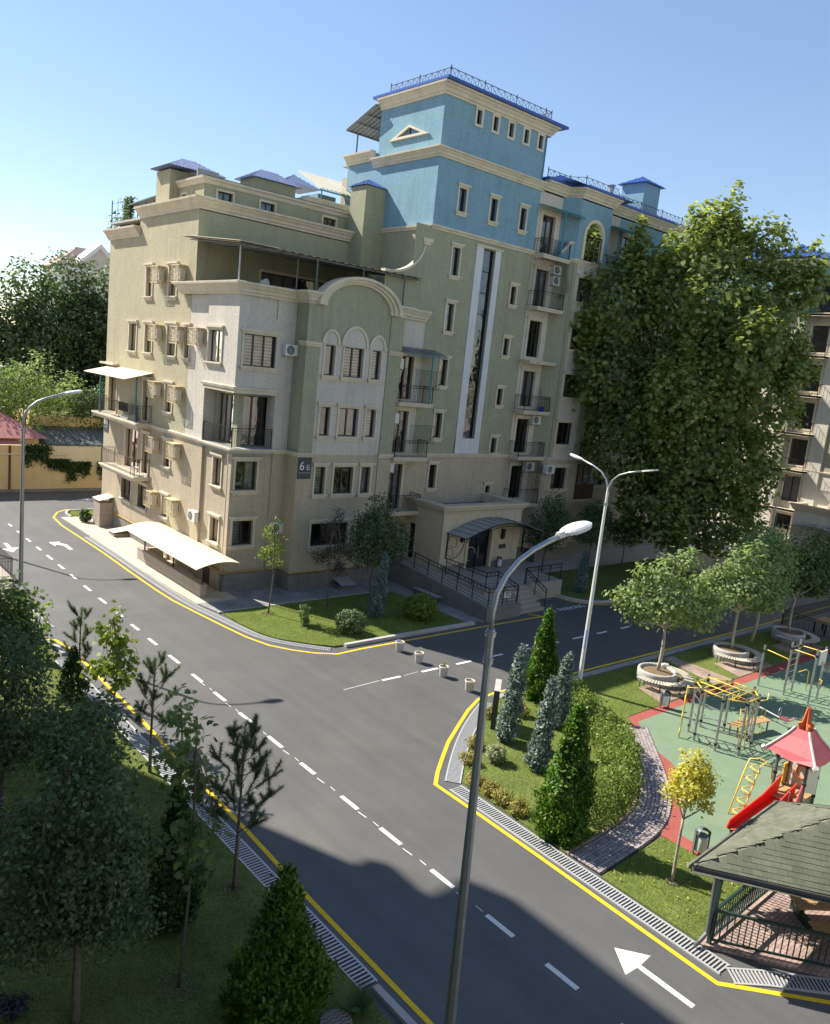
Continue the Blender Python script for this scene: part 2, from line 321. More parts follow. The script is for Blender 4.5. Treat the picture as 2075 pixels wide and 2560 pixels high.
for y0, y1 in ((52.5, 51.8), (50.5, 49.7), (48.5, 47.7), (46.4, 45.6), (44.45, 43.5), (42.4, 41.5), (40.4, 39.55), (38.3, 37.36), (36.15, 35.27), (34.06, 33.23), (32.13, 31.32), (30.23, 29.4), (28.17, 27.23), (26.06, 25.23), (24.24, 23.39), (22.35, 21.5), (20.41, 19.54), (18.44, 17.67), (16.28, 15.5), (14.47, 13.6), (12.4, 11.6), (10.47, 9.64), (8.68, 7.85), (6.8, 5.95), (4.9, 4.1)):
    f = (y0 - 5) / 47; xx = 12.70 + .56 * f
    MB().ribbon([(xx, y0), (xx, y1)], .13, .005).build('lane_dash', M_road_w, road)
for k, (x0, x1) in enumerate(((19.1, 20.02), (21.13, 22.03), (23.07, 23.95), (25.1, 25.9), (27.0, 27.75), (28.95, 29.75), (30.81, 31.68), (32.73, 33.52), (34.72, 35.5), (36.7, 37.5), (38.7, 39.5), (40.7, 41.5), (42.7, 43.5), (44.7, 45.5), (46.7, 47.5), (48.7, 49.5))):
    MB().ribbon([(x0, 22.37 - (x0 - 19) * .010), (x1, 22.37 - (x1 - 19) * .010)], .13, .005).build('lane_dash', M_road_w, road)
# thin pre-marking scribbles between dashes
sc = MB()
for y0 in (11.1, 13.1, 15.05, 17.1, 19.05, 21.0, 22.9, 24.9):
    f = (y0 - 5) / 47; xx = 12.70 + .56 * f; sc.ribbon([(xx - .05, y0 + .35), (xx - .03, y0)], .025, .004); sc.ribbon([(xx + .01, y0 - .25), (xx, y0 - .5)], .02, .004)
sc.ribbon([(17.2, 22.3), (19.0, 22.4)], .025, .004); sc.ribbon([(20.2, 22.36), (21.0, 22.42)], .02, .004); sc.build('survey_scratch', M_road_w, road)
def arrow(pts, name='lane_arrow'): MB().poly([(x, y, .005) for x, y in pts]).build(name, M_road_w, road)
arrow([(14.42, 8.15), (13.94, 7.52), (14.33, 7.5), (14.31, 6.2), (14.45, 6.2), (14.47, 7.5), (14.9, 7.54)])
arrow([(14.62, 45.3), (14.82, 45.3), (14.85, 46.5), (14.6, 46.95), (14.72, 47.25), (14.1, 47.3), (14.15, 46.35), (14.35, 46.65), (14.62, 46.3)])
arrow([(11.75, 45.55), (12.3, 46.55), (11.95, 46.5), (11.98, 47.7), (11.78, 47.7), (11.75, 46.45), (11.4, 46.4)])
arrow([(19.6, 59.6), (20.6, 59.9), (20.6, 59.7), (21.9, 59.7), (21.9, 59.5), (20.6, 59.5), (20.6, 59.3)])
def text_mesh(txt, size, extrude=0.0, align='LEFT'):
    cu = bpy.data.curves.new('lettering', 'FONT'); cu.body = txt; cu.size = size; cu.extrude = extrude; cu.align_x = align; cu.resolution_u = 3
    o = bpy.data.objects.new('lettering', cu); C.objects.link(o); bpy.context.view_layer.update()
    me = bpy.data.meshes.new_from_object(o.evaluated_get(bpy.context.evaluated_depsgraph_get())); bpy.data.objects.remove(o); bpy.data.curves.remove(cu); return me
def place_text(name, txt, size, mtx, m, parent, extrude=0.0, align='LEFT', bold=0.0):
    me = text_mesh(txt, size, extrude, align); me.materials.clear(); me.materials.append(m)
    me.transform(Matrix.Translation(-ORG[parent]) @ mtx); return link(name, me, parent)
me_np = place_text('painted_words', 'NO  PARKING', .62, Matrix.Translation((32.85, 25.55, .006)) @ Matrix.Diagonal((.86, .95, 1, 1)), M_road_w, road)

# --- lawns, beds and pavements
def chaikin(p, n=2):
    for _ in range(n):
        q = [p[0]]
        for a, b in zip(p, p[1:]): q += [(a[0] * .75 + b[0] * .25, a[1] * .75 + b[1] * .25), (a[0] * .25 + b[0] * .75, a[1] * .25 + b[1] * .75)]
        p = q + [p[-1]]
    return p
LAWN_L = [(-14, -12), (9.05, -12), (9.02, 10), (9.02, 29.3), (9.25, 29.9), (9.3, 30.7), (9.0, 31.3), (8.3, 31.65), (6, 31.75), (-14, 31.75)]
LAWN_F = [(17.2, 32.0), (17.22, 30.3), (17.38, 29.0), (17.7, 28.0), (18.25, 27.3), (18.8, 26.7), (19.45, 26.15), (20, 26.1), (27.35, 26.05), (27.15, 31.4), (26.8, 32.0)]
LAWN_2 = [(36.65, 31.5), (36.5, 28.8), (36.38, 27), (37.4, 25.85), (39.65, 25.5), (52, 25.35), (52.4, 31.25)]
LAWN_R = [(16.4, 15.05), (17.25, 15.8), (18.55, 16.8), (20, 17.8), (21.75, 18.85), (24, 18.85), (28, 18.55), (44.5, 18.2), (44.3, 15.3), (25.3, 15.35), (24.5, 14.2), (23.7, 13.5), (21.55, 12.12), (20.05, 11.22), (16.28, 10.98)]
LAWN_Y = [(16.25, 9.85), (19.25, 10.02), (19.3, 9.6), (19.3, 8.5), (19.7, 7.45), (16.25, 7.2)]
LAWN_FAR = [(17.6, 53.7), (17.5, 54.6), (18.1, 55.6), (26, 55.6), (26, 53.7)]
for nm, p, z in (('lawn', LAWN_L, .05), ('lawn', LAWN_F, .07), ('lawn', LAWN_2, .08), ('lawn', LAWN_R, .05), ('lawn', LAWN_Y, .05), ('lawn', LAWN_FAR, .07)): slab(nm, p, -.02, z, M_lawn)
slab('pavement', [(16.72, 53.6), (16.72, 46), (16.65, 40), (16.65, 36), (16.75, 33.6), (19.5, 33.6), (19.5, 53.6)], -.02, .055, M_pavel)
slab('footpath', [(16.77, 33.55), (17.08, 32.12), (28.5, 32.12), (28.5, 36), (18.9, 36), (18.9, 33.55)], -.02, .06, M_walk)
slab('footpath', [(27.4, 26.02), (28.45, 25.98), (28.45, 32.1), (26.95, 32.1), (27.25, 31.4)], -.02, .064, M_walk)
slab('footpath', [(33.9, 31.55), (60, 31.35), (60, 36), (33.9, 36)], -.02, .07, M_conc)
slab('footpath', [(33.2, 28.85), (36.3, 28.85), (36.6, 31.53), (33.2, 31.53)], -.02, .066, M_conc)
slab('footpath', [(60, 28), (68.5, 26), (68.5, 70), (60, 70)], -.02, .07, M_conc)
def kerb(pts, wd, z, label=None, m=None, n=1):
    p = chaikin(pts, n) if n else pts
    return MB().sweep(p, [(-wd / 2, -.03), (wd / 2, -.03), (wd / 2, z - .02), (wd / 2 - .02, z), (-wd / 2, z)]).build('kerb', m or M_conc, kind='structure')
kerb([(19.9, 25.98), (23.7, 25.97)], .2, .15, n=0); kerb([(23.73, 25.97), (27.65, 25.93)], .2, .14, n=0)
kerb([(36.42, 28.85), (36.13, 28.0), (36.22, 26.76), (37.22, 25.66), (39.65, 25.36), (56, 25.1)], .16, .14)
kerb([(9.32, -12), (9.3, 10.15)], .17, .1, n=0)
kerb([(9.5, 29.75), (9.52, 30.7), (9.15, 31.45), (8.3, 31.83), (5, 31.95)], .16, .12)
kerb([(17.05, 32.06), (26.9, 32.06)], .12, .085, n=0)
kerb([(17.35, 53.6), (17.3, 54.7), (17.95, 55.75), (26, 55.75)], .16, .13)
kerb([(44.5, 18.72), (28.4, 18.86), (24, 19.0), (22.0, 19.05)], .32, .05, m=M_pave, n=0)

# --- rubber playground, paths
slab('rubber_border', [(25.3, 15.33), (44.3, 15.28), (44.3, -14), (22, -14), (22, 4), (21, 6.4), (19.9, 7.25), (19.33, 8.5), (19.33, 10.1), (20.95, 10.72), (22.6, 12.05), (23.7, 13.3), (24.5, 14.15)], -.02, .035, M_rubr)
slab('rubber_floor', [(25.35, 14.88), (28.6, 14.9), (44.3, 14.72), (44.3, -14), (22.3, -14), (22.3, 4), (21.3, 6.5), (20.3, 7.5), (19.75, 8.8), (19.85, 9.8), (22.7, 11.45), (23.5, 12.28), (23.84, 13.05), (24.61, 14.08)], -.02, .04, M_rubg)
slab('paved_pad', [(28.3, 16.86), (27.75, 15.4), (30.6, 15.34), (31.7, 16.6), (30.2, 17.0)], -.02, .058, M_walkr)
slab('paved_pad', [(34.5, 16.9), (33.95, 15.36), (37.2, 15.34), (37.3, 16.3)], -.02, .058, M_walkr)
slab('paved_pad', [(40.1, 16.9), (39.85, 15.36), (42.9, 15.34), (43, 16.6)], -.02, .058, M_walkr)
slab('paved_path', [(32.6, 18.42), (33.35, 18.4), (33.3, 15.34), (31.95, 15.36)], -.02, .06, M_walkr)

# --- drain grates: each a channel frame with its own bars
def grate(label, path, wd, pitch, bars=300, bw=.035):
    p = path; t = thing('drain_grate', label, 'drain grate', (p[0][0], p[0][1], 0))
    fr = MB(); fr.ribbon(p, wd, .004, 1)
    for sgn in (1, -1):
        o = sgn * (wd / 2 - .02); fr.sweep(p, [(o - .022, .0), (o + .022, .0), (o + .022, .03), (o - .022, .03)])
    fr.build('frame', [M_grate, M_joint], t)
    me = None; L = [0]
    for a, b in zip(p, p[1:]): L.append(L[-1] + math.hypot(b[0] - a[0], b[1] - a[1]))
    n = int(L[-1] / pitch); rest = MB(); bb = wd / 2 - .03
    for k in range(n):
        s = (k + .5) * pitch; i = max(j for j in range(len(L)) if L[j] <= s); i = min(i, len(p) - 2); f = (s - L[i]) / (L[i + 1] - L[i])
        x = p[i][0] * (1 - f) + p[i + 1][0] * f; y = p[i][1] * (1 - f) + p[i + 1][1] * f
        an = math.atan2(p[i + 1][1] - p[i][1], p[i + 1][0] - p[i][0])
        if k < bars:
            if me is None:
                b = MB().box(-bw / 2, bw / 2, -bb, bb, .006, .028); me = bpy.data.meshes.new('bar'); me.from_pydata(b.v, [], b.f); me.materials.append(M_grate)
            o = link('bar', me, t); o.location = (x - p[0][0], y - p[0][1], 0); o.rotation_euler = (0, 0, an)
        else:
            c_, s_ = math.cos(an), math.sin(an); q = lambda a, b_, z: (x + a * c_ - b_ * s_, y + a * s_ + b_ * c_, z)
            rest.hexa([q(-bw / 2, -bb, .006), q(bw / 2, -bb, .006), q(bw / 2, bb, .006), q(-bw / 2, bb, .006), q(-bw / 2, -bb, .028), q(bw / 2, -bb, .028), q(bw / 2, bb, .028), q(-bw / 2, bb, .028)])
    if rest.v: meta(rest.build('grate_bars', M_grate, t), kind='stuff')
    return t
grate('long slatted drain grate between the shaded lawn and the yellow line', [(9.24, 10.28), (9.26, 16), (9.27, 29.3)], .45, .098)
grate('straight slatted drain grate beside the conical thuja and the brick path', [(15.92, 6.35), (15.95, 10), (15.98, 13), (16.02, 14.95)], .47, .085)
grate('curved slatted drain grate around the tip of the hedge island', chaikin([(16.15, 15.2), (17.0, 15.95), (18.22, 16.93), (19.68, 17.93), (21.4, 18.88)], 2), .48, .072)
grate('slatted drain grate in front of the gazebo railing', [(15.85, 6.2), (16.45, 5.72), (17.5, 4.72), (19.2, 3.0)], .47, .085)
grate('slatted drain grate curving round the sunlit corner lawn by the building', chaikin([(19.15, 25.97), (18.56, 26.6), (18.02, 27.2), (17.5, 27.88), (17.17, 28.8), (16.97, 30.1), (16.8, 31.5), (16.55, 33), (16.42, 35.2), (16.43, 39), (16.54, 44), (16.52, 48)], 1), .36, .085, 120)
grate('short drain grate near the stair railing at the left edge', [(9.9, 32.9), (9.8, 34.2), (9.75, 36.3)], .45, .13)

# --- block path: each paver near the road its own piece
path_c = chaikin([(16.3, 10.42), (17.6, 10.46), (19.7, 10.66), (21.2, 11.42), (22.6, 12.6), (23.5, 13.45), (24.9, 14.75)], 3)
pb = MB().ribbon(path_c, 1.0, .042).build('block_path', M_joint, kind='structure')
kerb([(q[0], q[1]) for q in MB().ribbon(path_c, .01, 0, off=-.55).v[0::4]], .09, .075, m=M_brick, n=0)
L = [0]
for a, b in zip(path_c, path_c[1:]): L.append(L[-1] + math.hypot(b[0] - a[0], b[1] - a[1]))
pm = []
for m in (M_brickg, mat('rosy_paver', (.34, .275, .26), rough=.9, var=.15, vscale=5), mat('light_pink_paver', (.36, .315, .305), rough=.9, var=.15, vscale=5), mat('dark_paver', (.23, .2, .195), rough=.9, var=.15, vscale=5)):
    b = MB().box(-.057, .057, -.049, .049, 0, .03); me = bpy.data.meshes.new('paver'); me.from_pydata(b.v, [], b.f); me.materials.append(m); pm.append(me)
cnt = 0; s = .06; rest = MB()
while s < L[-1] - .05:
    i = max(j for j in range(len(L)) if L[j] <= s); i = min(i, len(path_c) - 2); f = (s - L[i]) / (L[i + 1] - L[i])
    x = path_c[i][0] * (1 - f) + path_c[i + 1][0] * f; y = path_c[i][1] * (1 - f) + path_c[i + 1][1] * f; an = math.atan2(path_c[i + 1][1] - path_c[i][1], path_c[i + 1][0] - path_c[i][0])
    for k in range(8):
        o = -.47 + .117 * (k + .5); px_, py_ = x - math.sin(an) * o, y + math.cos(an) * o
        r = random.random(); me = pm[0] if r < .52 else pm[2] if r < .78 else pm[1] if r < .9 else pm[3]
        if cnt < 296:
            ob = link('paver', me, pb); ob.location = (px_, py_, .036 + random.uniform(0, .006)); ob.rotation_euler = (0, 0, an + random.uniform(-.03, .03)); cnt += 1
        else:
            c_, s_ = math.cos(an), math.sin(an); q = lambda a, b_, z: (px_ + a * c_ - b_ * s_, py_ + a * s_ + b_ * c_, z)
            zt = .067 + random.uniform(0, .005)
            rest.hexa([q(-.057, -.049, .03), q(.057, -.049, .03), q(.057, .049, .03), q(-.057, .049, .03), q(-.057, -.049, zt), q(.057, -.049, zt), q(.057, .049, zt), q(-.057, .049, zt)], pm.index(me))
    s += .133
meta(rest.build('pavers', [m.materials[0] for m in pm], pb), kind='stuff')
# ================================================================ apartment building
def wall(name, parent, pl, u0, u1, z0, z1, holes, m, dep=.4, back=True):
    us = sorted({u0, u1} | {x for h in holes for x in h[:2] if u0 < x < u1}); zs = sorted({z0, z1} | {x for h in holes for x in h[2:4] if z0 < x < z1})
    b = MB()
    for a, c in zip(us, us[1:]):
        for d, e in zip(zs, zs[1:]):
            um, zm = (a + c) / 2, (d + e) / 2
            if any(h[0] < um < h[1] and h[2] < zm < h[3] for h in holes): continue
            b.poly([pl.P(a, d), pl.P(c, d), pl.P(c, e), pl.P(a, e)])
    for h in holes:
        a, c, d, e = max(h[0], u0), min(h[1], u1), max(h[2], z0), min(h[3], z1)
        if c <= a or e <= d: continue
        for p, q in (((a, d), (a, e)), ((c, e), (c, d)), ((c, d), (a, d)), ((a, e), (c, e))):
            b.poly([pl.P(*p), pl.P(*q), pl.P(*q, -dep), pl.P(*p, -dep)])
        if back: b.poly([pl.P(a, d, -dep), pl.P(c, d, -dep), pl.P(c, e, -dep), pl.P(a, e, -dep)], 1)
    return b.build(name, [m, M_dark], parent, fix=False)
def window(parent, pl, u0, u1, z0, z1, n=2, lint=.2, sill=.16, trim=.11, cur=0, tm=None, name='window', arch=False, sash=None):
    b = MB(); tm = tm or M_cream
    if trim:
        b.pbox(pl, u0 - trim, u0 - .002, z0, z1, -.02, .05); b.pbox(pl, u1 + .002, u1 + trim, z0, z1, -.02, .05)
        if lint:
            b.pbox(pl, u0 - trim, u1 + trim, z1 + .002, z1 + .07, -.02, .055); b.pbox(pl, u0 - trim - .04, u1 + trim + .04, z1 + .07, z1 + .13, -.02, .09); b.pbox(pl, u0 - trim - .1, u1 + trim + .1, z1 + .13, z1 + .13 + lint - .1, -.02, .15)
        elif not arch: b.pbox(pl, u0 - trim, u1 + trim, z1 + .002, z1 + trim, -.02, .05)
        if sill:
            b.pbox(pl, u0 - trim - .08, u1 + trim + .08, z0 - .07, z0 - .002, -.02, .15); b.pbox(pl, u0 - trim - .03, u1 + trim + .03, z0 - .13, z0 - .07, -.02, .10); b.pbox(pl, u0 - trim, u1 + trim, z0 - .07 - sill, z0 - .13, -.02, .06)
        else: b.pbox(pl, u0 - trim, u1 + trim, z0 - trim, z0 - .002, -.02, .05)
        wn = b.build(name, tm, parent); fp = wn; fn = 'frame'
    f = MB(); t = .055; D0, D1 = -.21, -.15
    f.pbox(pl, u0, u0 + t, z0, z1, D0, D1); f.pbox(pl, u1 - t, u1, z0, z1, D0, D1); f.pbox(pl, u0 + t, u1 - t, z0, z0 + t, D0, D1); f.pbox(pl, u0 + t, u1 - t, z1 - t, z1, D0, D1)
    for k in range(1, n):
        c = u0 + (u1 - u0) * k / n; f.pbox(pl, c - .04, c + .04, z0 + t, z1 - t, D0, D1 + .003)
    if sash: f.pbox(pl, u0 + t, u1 - t, sash - .03, sash + .03, D0, D1 + .002)
    if trim: fo = f.build('frame', M_brown, wn)
    else: wn = f.build(name, M_brown, parent)
    MB().poly([pl.P(u0 + .02, z0 + .02, -.185), pl.P(u1 - .02, z0 + .02, -.185), pl.P(u1 - .02, z1 - .02, -.185), pl.P(u0 + .02, z1 - .02, -.185)]).build('pane', M_glass, wn, fix=False)
    if cur:
        cm = {1: M_curt if abs(pl.n.y) > .5 else M_curty, 2: M_zebra, 0: M_curt}[cur % 10]; a, c = u0 + .03, u1 - .03
        if cur >= 20: a = u0 + (u1 - u0) * .5
        elif cur >= 10: c = u0 + (u1 - u0) * .52
        MB().poly([pl.P(a, z0 + .03, -.3), pl.P(c, z0 + .03, -.3), pl.P(c, z1 - .03, -.3), pl.P(a, z1 - .03, -.3)]).build('curtain', cm, wn, fix=False)
    return wn
def railing(name, parent, pts, h=.95, sp=.115, m=None, br=.008, posts=True, mid=True, hoops=True):
    b = MB(); m = m or M_iron
    b.tube([(p[0], p[1], p[2] + h) for p in pts], .022, 4); b.tube([(p[0], p[1], p[2] + .09) for p in pts], .014, 4)
    if mid: b.tube([(p[0], p[1], p[2] + h - .14) for p in pts], .01, 4)
    for a, c in zip(pts, pts[1:]):
        a, c = Vector(a), Vector(c); L = (c - a).length; n = max(1, int(L / sp)); d = (c - a) / n
        for k in range(n):
            q = a + d * (k + .5); b.tube([(q.x, q.y, q.z + .09), (q.x, q.y, q.z + h)], br, 4, cap=False)
        if posts:
            for q in (a, c): b.tube([(q.x, q.y, q.z), (q.x, q.y, q.z + h)], .02, 4)
    return b.build(name, m, parent, fix=False)

A = thing('apartment_building', 'green, blue and cream stepped apartment building with a blue tower on the street corner', 'building', (18.85, 34.5, 0))
LW, BF, AF, TF, RF = FX(18.85), FY(34.93), FY(33.83), FY(34.49), FY(33.6)
BL, BFl, BLl = FX(18.70), FY(35.06), FX(18.85)
COR = [(0, -.58), (.07, -.58), (.09, -.48), (.16, -.44), (.20, -.32), (.30, -.22), (.34, -.14), (.42, -.12), (.44, -.02), (.40, 0), (0, 0)]
def cornice(name, path, zt, s=1.0, m=None): return MB().sweep(path, [(o * s, zt + z * s) for o, z in COR]).build(name, m or M_cream, A)
BELT = [(0, -.22), (.05, -.22), (.07, -.12), (.13, -.10), (.15, 0), (0, .02)]
def belt(path, zt, s=1.0, m=None): return MB().sweep(path, [(o * s, zt + z * s) for o, z in BELT]).build('string_course', m or M_cream, A)

# ---- left (street) wall
lh = {0: [(47.46, 48.96, 2.23, 3.5), (45.09, 46.34, 2.19, 3.55), (42.07, 42.85, 2.33, 3.5)],
      1: [(46.66, 48.61, 4.3, 6.65), (45.01, 45.95, 4.3, 6.62), (42.09, 42.92, 5.2, 6.62)],
      2: [(50.4, 51.7, 7.4, 9.72), (45.35, 46.2, 7.4, 9.74), (42.22, 43.1, 8.25, 9.74)],
      3: [(47.6, 48.7, 11.33, 12.91), (45.29, 46.3, 11.35, 12.91), (42.09, 43.2, 11.34, 12.93), (40.42, 40.95, 11.33, 12.92)],
      4: [(45.6, 46.45, 14.5, 16.12), (42.36, 43.35, 14.52, 16.1)]}
wall('wall', A, LW, 38.1, 52.4, 1.0, 7.08, lh[0] + lh[1], M_tan)
wall('wall', A, LW, 40.4, 52.4, 7.08, 18.4, lh[2] + lh[3] + lh[4], M_khaki)
wall('wall', A, LW, 40.1, 47.7, 18.4, 18.95, [], M_khaki)
wall('wall', A, LW, 38.1, 40.4, 7.08, 14.8, [], M_white)
wall('wall', A, LW, 40.1, 40.4, 14.8, 18.4, [], M_khaki)
for k, hs in lh.items():
    for i, (a, c, d, e) in enumerate(hs):
        door = (e - d) > 1.9
        window(A, LW, a, c, d, e, n=2 if c - a > .9 else 1, sill=0 if door else .16, cur=random.choice((0, 1, 11, 0)), lint=.2)
# window grilles on the ground floor
for a, c, d, e in lh[0][:2]:
    b = MB()
    for k in range(9): u = a + (c - a) * (k + .5) / 9; b.tube([LW.P(u, d + .02, .03), LW.P(u, e - .02, .03)], .01, 4, cap=False)
    for z in (d + .3, (d + e) / 2, e - .25): b.tube([LW.P(a, z, .03), LW.P(c, z, .03)], .01, 4)
    for k in range(3): u = a + (c - a) * (k + .5) / 3; b.tube([LW.P(u + .16 * math.cos(t_), d + .35 + .16 * math.sin(t_), .035) for t_ in [i * .6 for i in range(11)]], .009, 4)
    b.build('window_grille', M_iron, A, fix=False)
# ---- corner bay
wall('wall', A, BL, 34.93, 38.1, 10.15, 14.8, [(36.5, 37.9, 11.32, 12.88)], M_white); window(A, BL, 36.5, 37.9, 11.32, 12.88, cur=10)
wall('wall', A, BF, 18.70, 21.9, 10.15, 14.8, [(19.03, 20.8, 11.32, 12.84), (18.95, 20.78, 13.67, 14.62)], M_white, dep=.09, back=False)
MB().pbox(BF, 18.95, 20.78, 13.67, 14.62, -.12, -.088).build('wall_panel', M_white, A)
MB().pbox(BF, 19.03, 20.8, 11.32, 12.84, -.45, -.43).build('interior', M_dark, A)
window(A, BF, 19.03, 20.8, 11.32, 12.84, n=3, cur=2)
wall('wall', A, BFl, 18.85, 21.08, 1.0, 7.15, [(19.09, 20.27, 5.2, 6.65), (19.12, 20.27, 2.37, 3.64)], M_tan); window(A, BFl, 19.09, 20.27, 5.2, 6.65, cur=21); window(A, BFl, 19.12, 20.27, 2.37, 3.64, cur=12)
wall('wall', A, BLl, 35.06, 38.0, 1.0, 7.15, [(36.02, 36.9, 5.18, 6.6), (35.95, 36.86, 2.28, 3.52)], M_tan); window(A, BLl, 36.02, 36.9, 5.18, 6.6, n=2, cur=1); window(A, BLl, 35.95, 36.86, 2.28, 3.52, n=2, cur=2)
MB().box(18.72, 18.9, 38.0, 38.12, 1.0, 7.1).build('pier', M_tan, A)
wall('wall', A, BF, 21.08, 21.9, 1.0, 7.2, [], M_tan); wall('wall', A, BF, 20.97, 21.9, 7.2, 10.15, [], M_white)
MB().poly([(21.08, 34.93, 1), (21.08, 35.06, 1), (21.08, 35.06, 7.2), (21.08, 34.93, 7.2)]).build('wall', M_tan, A, fix=False)
# loggia: floor, beam, inner walls, glazing
MB().box(18.62, 21.1, 34.85, 38.2, 7.06, 7.3).build('loggia_floor', M_conc, A)
MB().prism([(18.66, 34.89), (21.0, 34.89), (21.0, 35.2), (18.95, 35.2), (18.95, 38.2), (18.66, 38.2)], 9.98, 10.16).build('loggia_beam', M_cream, A)
MB().sweep([(18.7, 38.3), (18.7, 34.93), (21.05, 34.93)], [(0, 10.16), (.09, 10.16), (.12, 10.28), (0, 10.3)]).build('string_course', M_cream, A)
IL, IF = FX(19.32), FY(35.6)
wall('wall', A, IL, 35.6, 38.3, 7.3, 10.0, [(36.1, 37.7, 7.35, 9.8)], M_green); window(A, IL, 36.1, 37.7, 7.35, 9.8, n=3, trim=0, cur=1)
wall('wall', A, IF, 19.32, 21.9, 7.3, 10.0, [(19.6, 21.25, 7.35, 9.85)], M_green); window(A, IF, 19.6, 21.25, 7.35, 9.85, n=3, trim=0, cur=11)
MB().poly([(18.7, 38.1, 7.3), (19.4, 38.1, 7.3), (19.4, 38.1, 10), (18.7, 38.1, 10)]).build('loggia_side', M_white, A, fix=False); MB().poly([(20.97, 34.93, 7.3), (20.97, 35.7, 7.3), (20.97, 35.7, 10), (20.97, 34.93, 10)]).build('loggia_side', M_white, A, fix=False)
railing('railing', A, [(18.76, 38.05, 7.3), (18.76, 35.0, 7.3), (20.95, 35.0, 7.3)], h=.98, sp=.1)
# ---- arched middle block
am = [(22.95, 23.57), (24.13, 25.36), (25.9, 26.52)]
rows = [(2.36, 3.58), (5.14, 6.57), (8.18, 9.65), (11.24, 12.74)]
h0 = [(22.98, 25.36) + rows[0], am[2] + rows[0]] + [a + rows[1] for a in am]
wall('wall', A, AF, 21.85, 27.85, 1.0, 7.2, h0, M_tan)
wall('wall', A, AF, 22.6, 26.95, 7.2, 12.95, [a + rows[2] for a in am] + [a + rows[3] for a in am], M_white)
wall('wall', A, AF, 22.6, 26.95, 12.95, 15.0, [], M_green)
wall('wall', A, AF, 21.85, 22.6, 7.2, 15.0, [], M_green); wall('wall', A, AF, 26.95, 27.85, 7.2, 15.0, [], M_green)
MB().pbox(AF, 21.81, 22.62, 7.25, 14.7, -.05, .06).build('pilaster', M_green, A); MB().pbox(AF, 26.97, 27.86, 7.25, 14.7, -.05, .06).build('pilaster', M_green, A)
MB().pbox(AF, 26.97, 27.86, 1.0, 7.0, -.05, .06).build('pilaster', M_tan, A); MB().pbox(AF, 21.81, 22.62, 1.0, 7.0, -.05, .06).build('pilaster', M_tan, A)
MB().poly([(21.85, 33.83, 1), (21.85, 36, 1), (21.85, 36, 7.2), (21.85, 33.83, 7.2)]).build('wall', M_tan, A, fix=False)
MB().poly([(21.85, 33.83, 7.2), (21.85, 36, 7.2), (21.85, 36, 15), (21.85, 33.83, 15)]).build('wall', M_green, A, fix=False)
MB().poly([(27.85, 33.83, 1), (27.85, 35, 1), (27.85, 35, 15), (27.85, 33.83, 15)]).build('wall', M_green, A, fix=False)
for i, a in enumerate(am):
    for r in (1, 2, 3): window(A, AF, a[0], a[1], *rows[r], n=2 if i == 1 else 1, cur=(2, 2, 0, 1)[(i + r) % 4], lint=.2 if r < 3 else 0, arch=r == 3)
window(A, AF, 22.98, 25.36, *rows[0], n=3, cur=0); window(A, AF, *am[2], *rows[0], n=1, cur=2)
# arched heads over the top row
for a, ht in zip(am, (.62, .92, .62)):
    c = (a[0] + a[1]) / 2; w_ = (a[1] - a[0]) / 2 + .11; b = MB(); n = 14
    outer = [(c + (w_ + .13) * math.cos(math.pi * k / n), 12.74 + .05 + (ht + .13) * math.sin(math.pi * k / n)) for k in range(n + 1)]; inner = [(c + w_ * math.cos(math.pi * k / n), 12.79 + ht * math.sin(math.pi * k / n)) for k in range(n + 1)]
    for k in range(n): b.pprism(AF, [outer[k], outer[k + 1], inner[k + 1], inner[k]], -.02, .1)
    b.build('arch_moulding', M_cream, A)
    MB().pprism(AF, inner, -.01, .03).build('arch_panel', M_white, A)
# big segmental gable with its moulding
n = 18; c, r_, zc = 25.0 - .2, 2.02, 14.62
gp = [(c - r_ * math.cos(math.pi * k / n), 15.0 + 1.22 * math.sin(math.pi * k / n)) for k in range(n + 1)]
MB().pprism(AF, gp, -.3, .02).build('gable', M_green, A)
b = MB()
for (s0, s1, d1) in ((1.0, 1.09, .16), (1.09, 1.19, .28), (1.19, 1.3, .42)):
    P0 = [(c - r_ * s0 * math.cos(math.pi * k / n), 14.62 + 1.25 * s0 * math.sin(math.pi * k / n)) for k in range(n + 1)]; P1 = [(c - r_ * s1 * math.cos(math.pi * k / n), 14.62 + 1.25 * s1 * math.sin(math.pi * k / n)) for k in range(n + 1)]
    for k in range(n): b.pprism(AF, [P1[k], P1[k + 1], P0[k + 1], P0[k]], -.3, d1)
b.build('arch_moulding', M_cream, A)
cornice('cornice', [(18.85, 41.3), (18.70, 41.3), (18.70, 34.93), (21.85, 34.93), (21.85, 33.83), (22.35, 33.83)], 15.2)
cornice('cornice', [(27.25, 33.83), (27.9, 33.83), (27.9, 34.4), (29.9, 34.4)], 15.2)
MB().prism([(18.8, 35.0), (21.95, 35.0), (21.95, 33.9), (28.4, 33.9), (28.4, 41), (18.8, 41)], 14.7, 14.8).build('terrace_floor', M_conc, A)
belt([(21.85, 34.4), (21.85, 33.78), (22.62, 33.78)], 12.8); belt([(26.95, 33.78), (27.88, 33.78), (27.88, 34.3)], 12.8)
belt([(18.85, 52.4), (18.85, 38.3), (18.70, 38.2), (18.70, 34.93), (21.85, 34.93), (21.85, 33.8), (22.66, 33.8)], 7.28); belt([(26.9, 33.8), (27.88, 33.8), (27.88, 34.47), (38.08, 34.49)], 7.28)
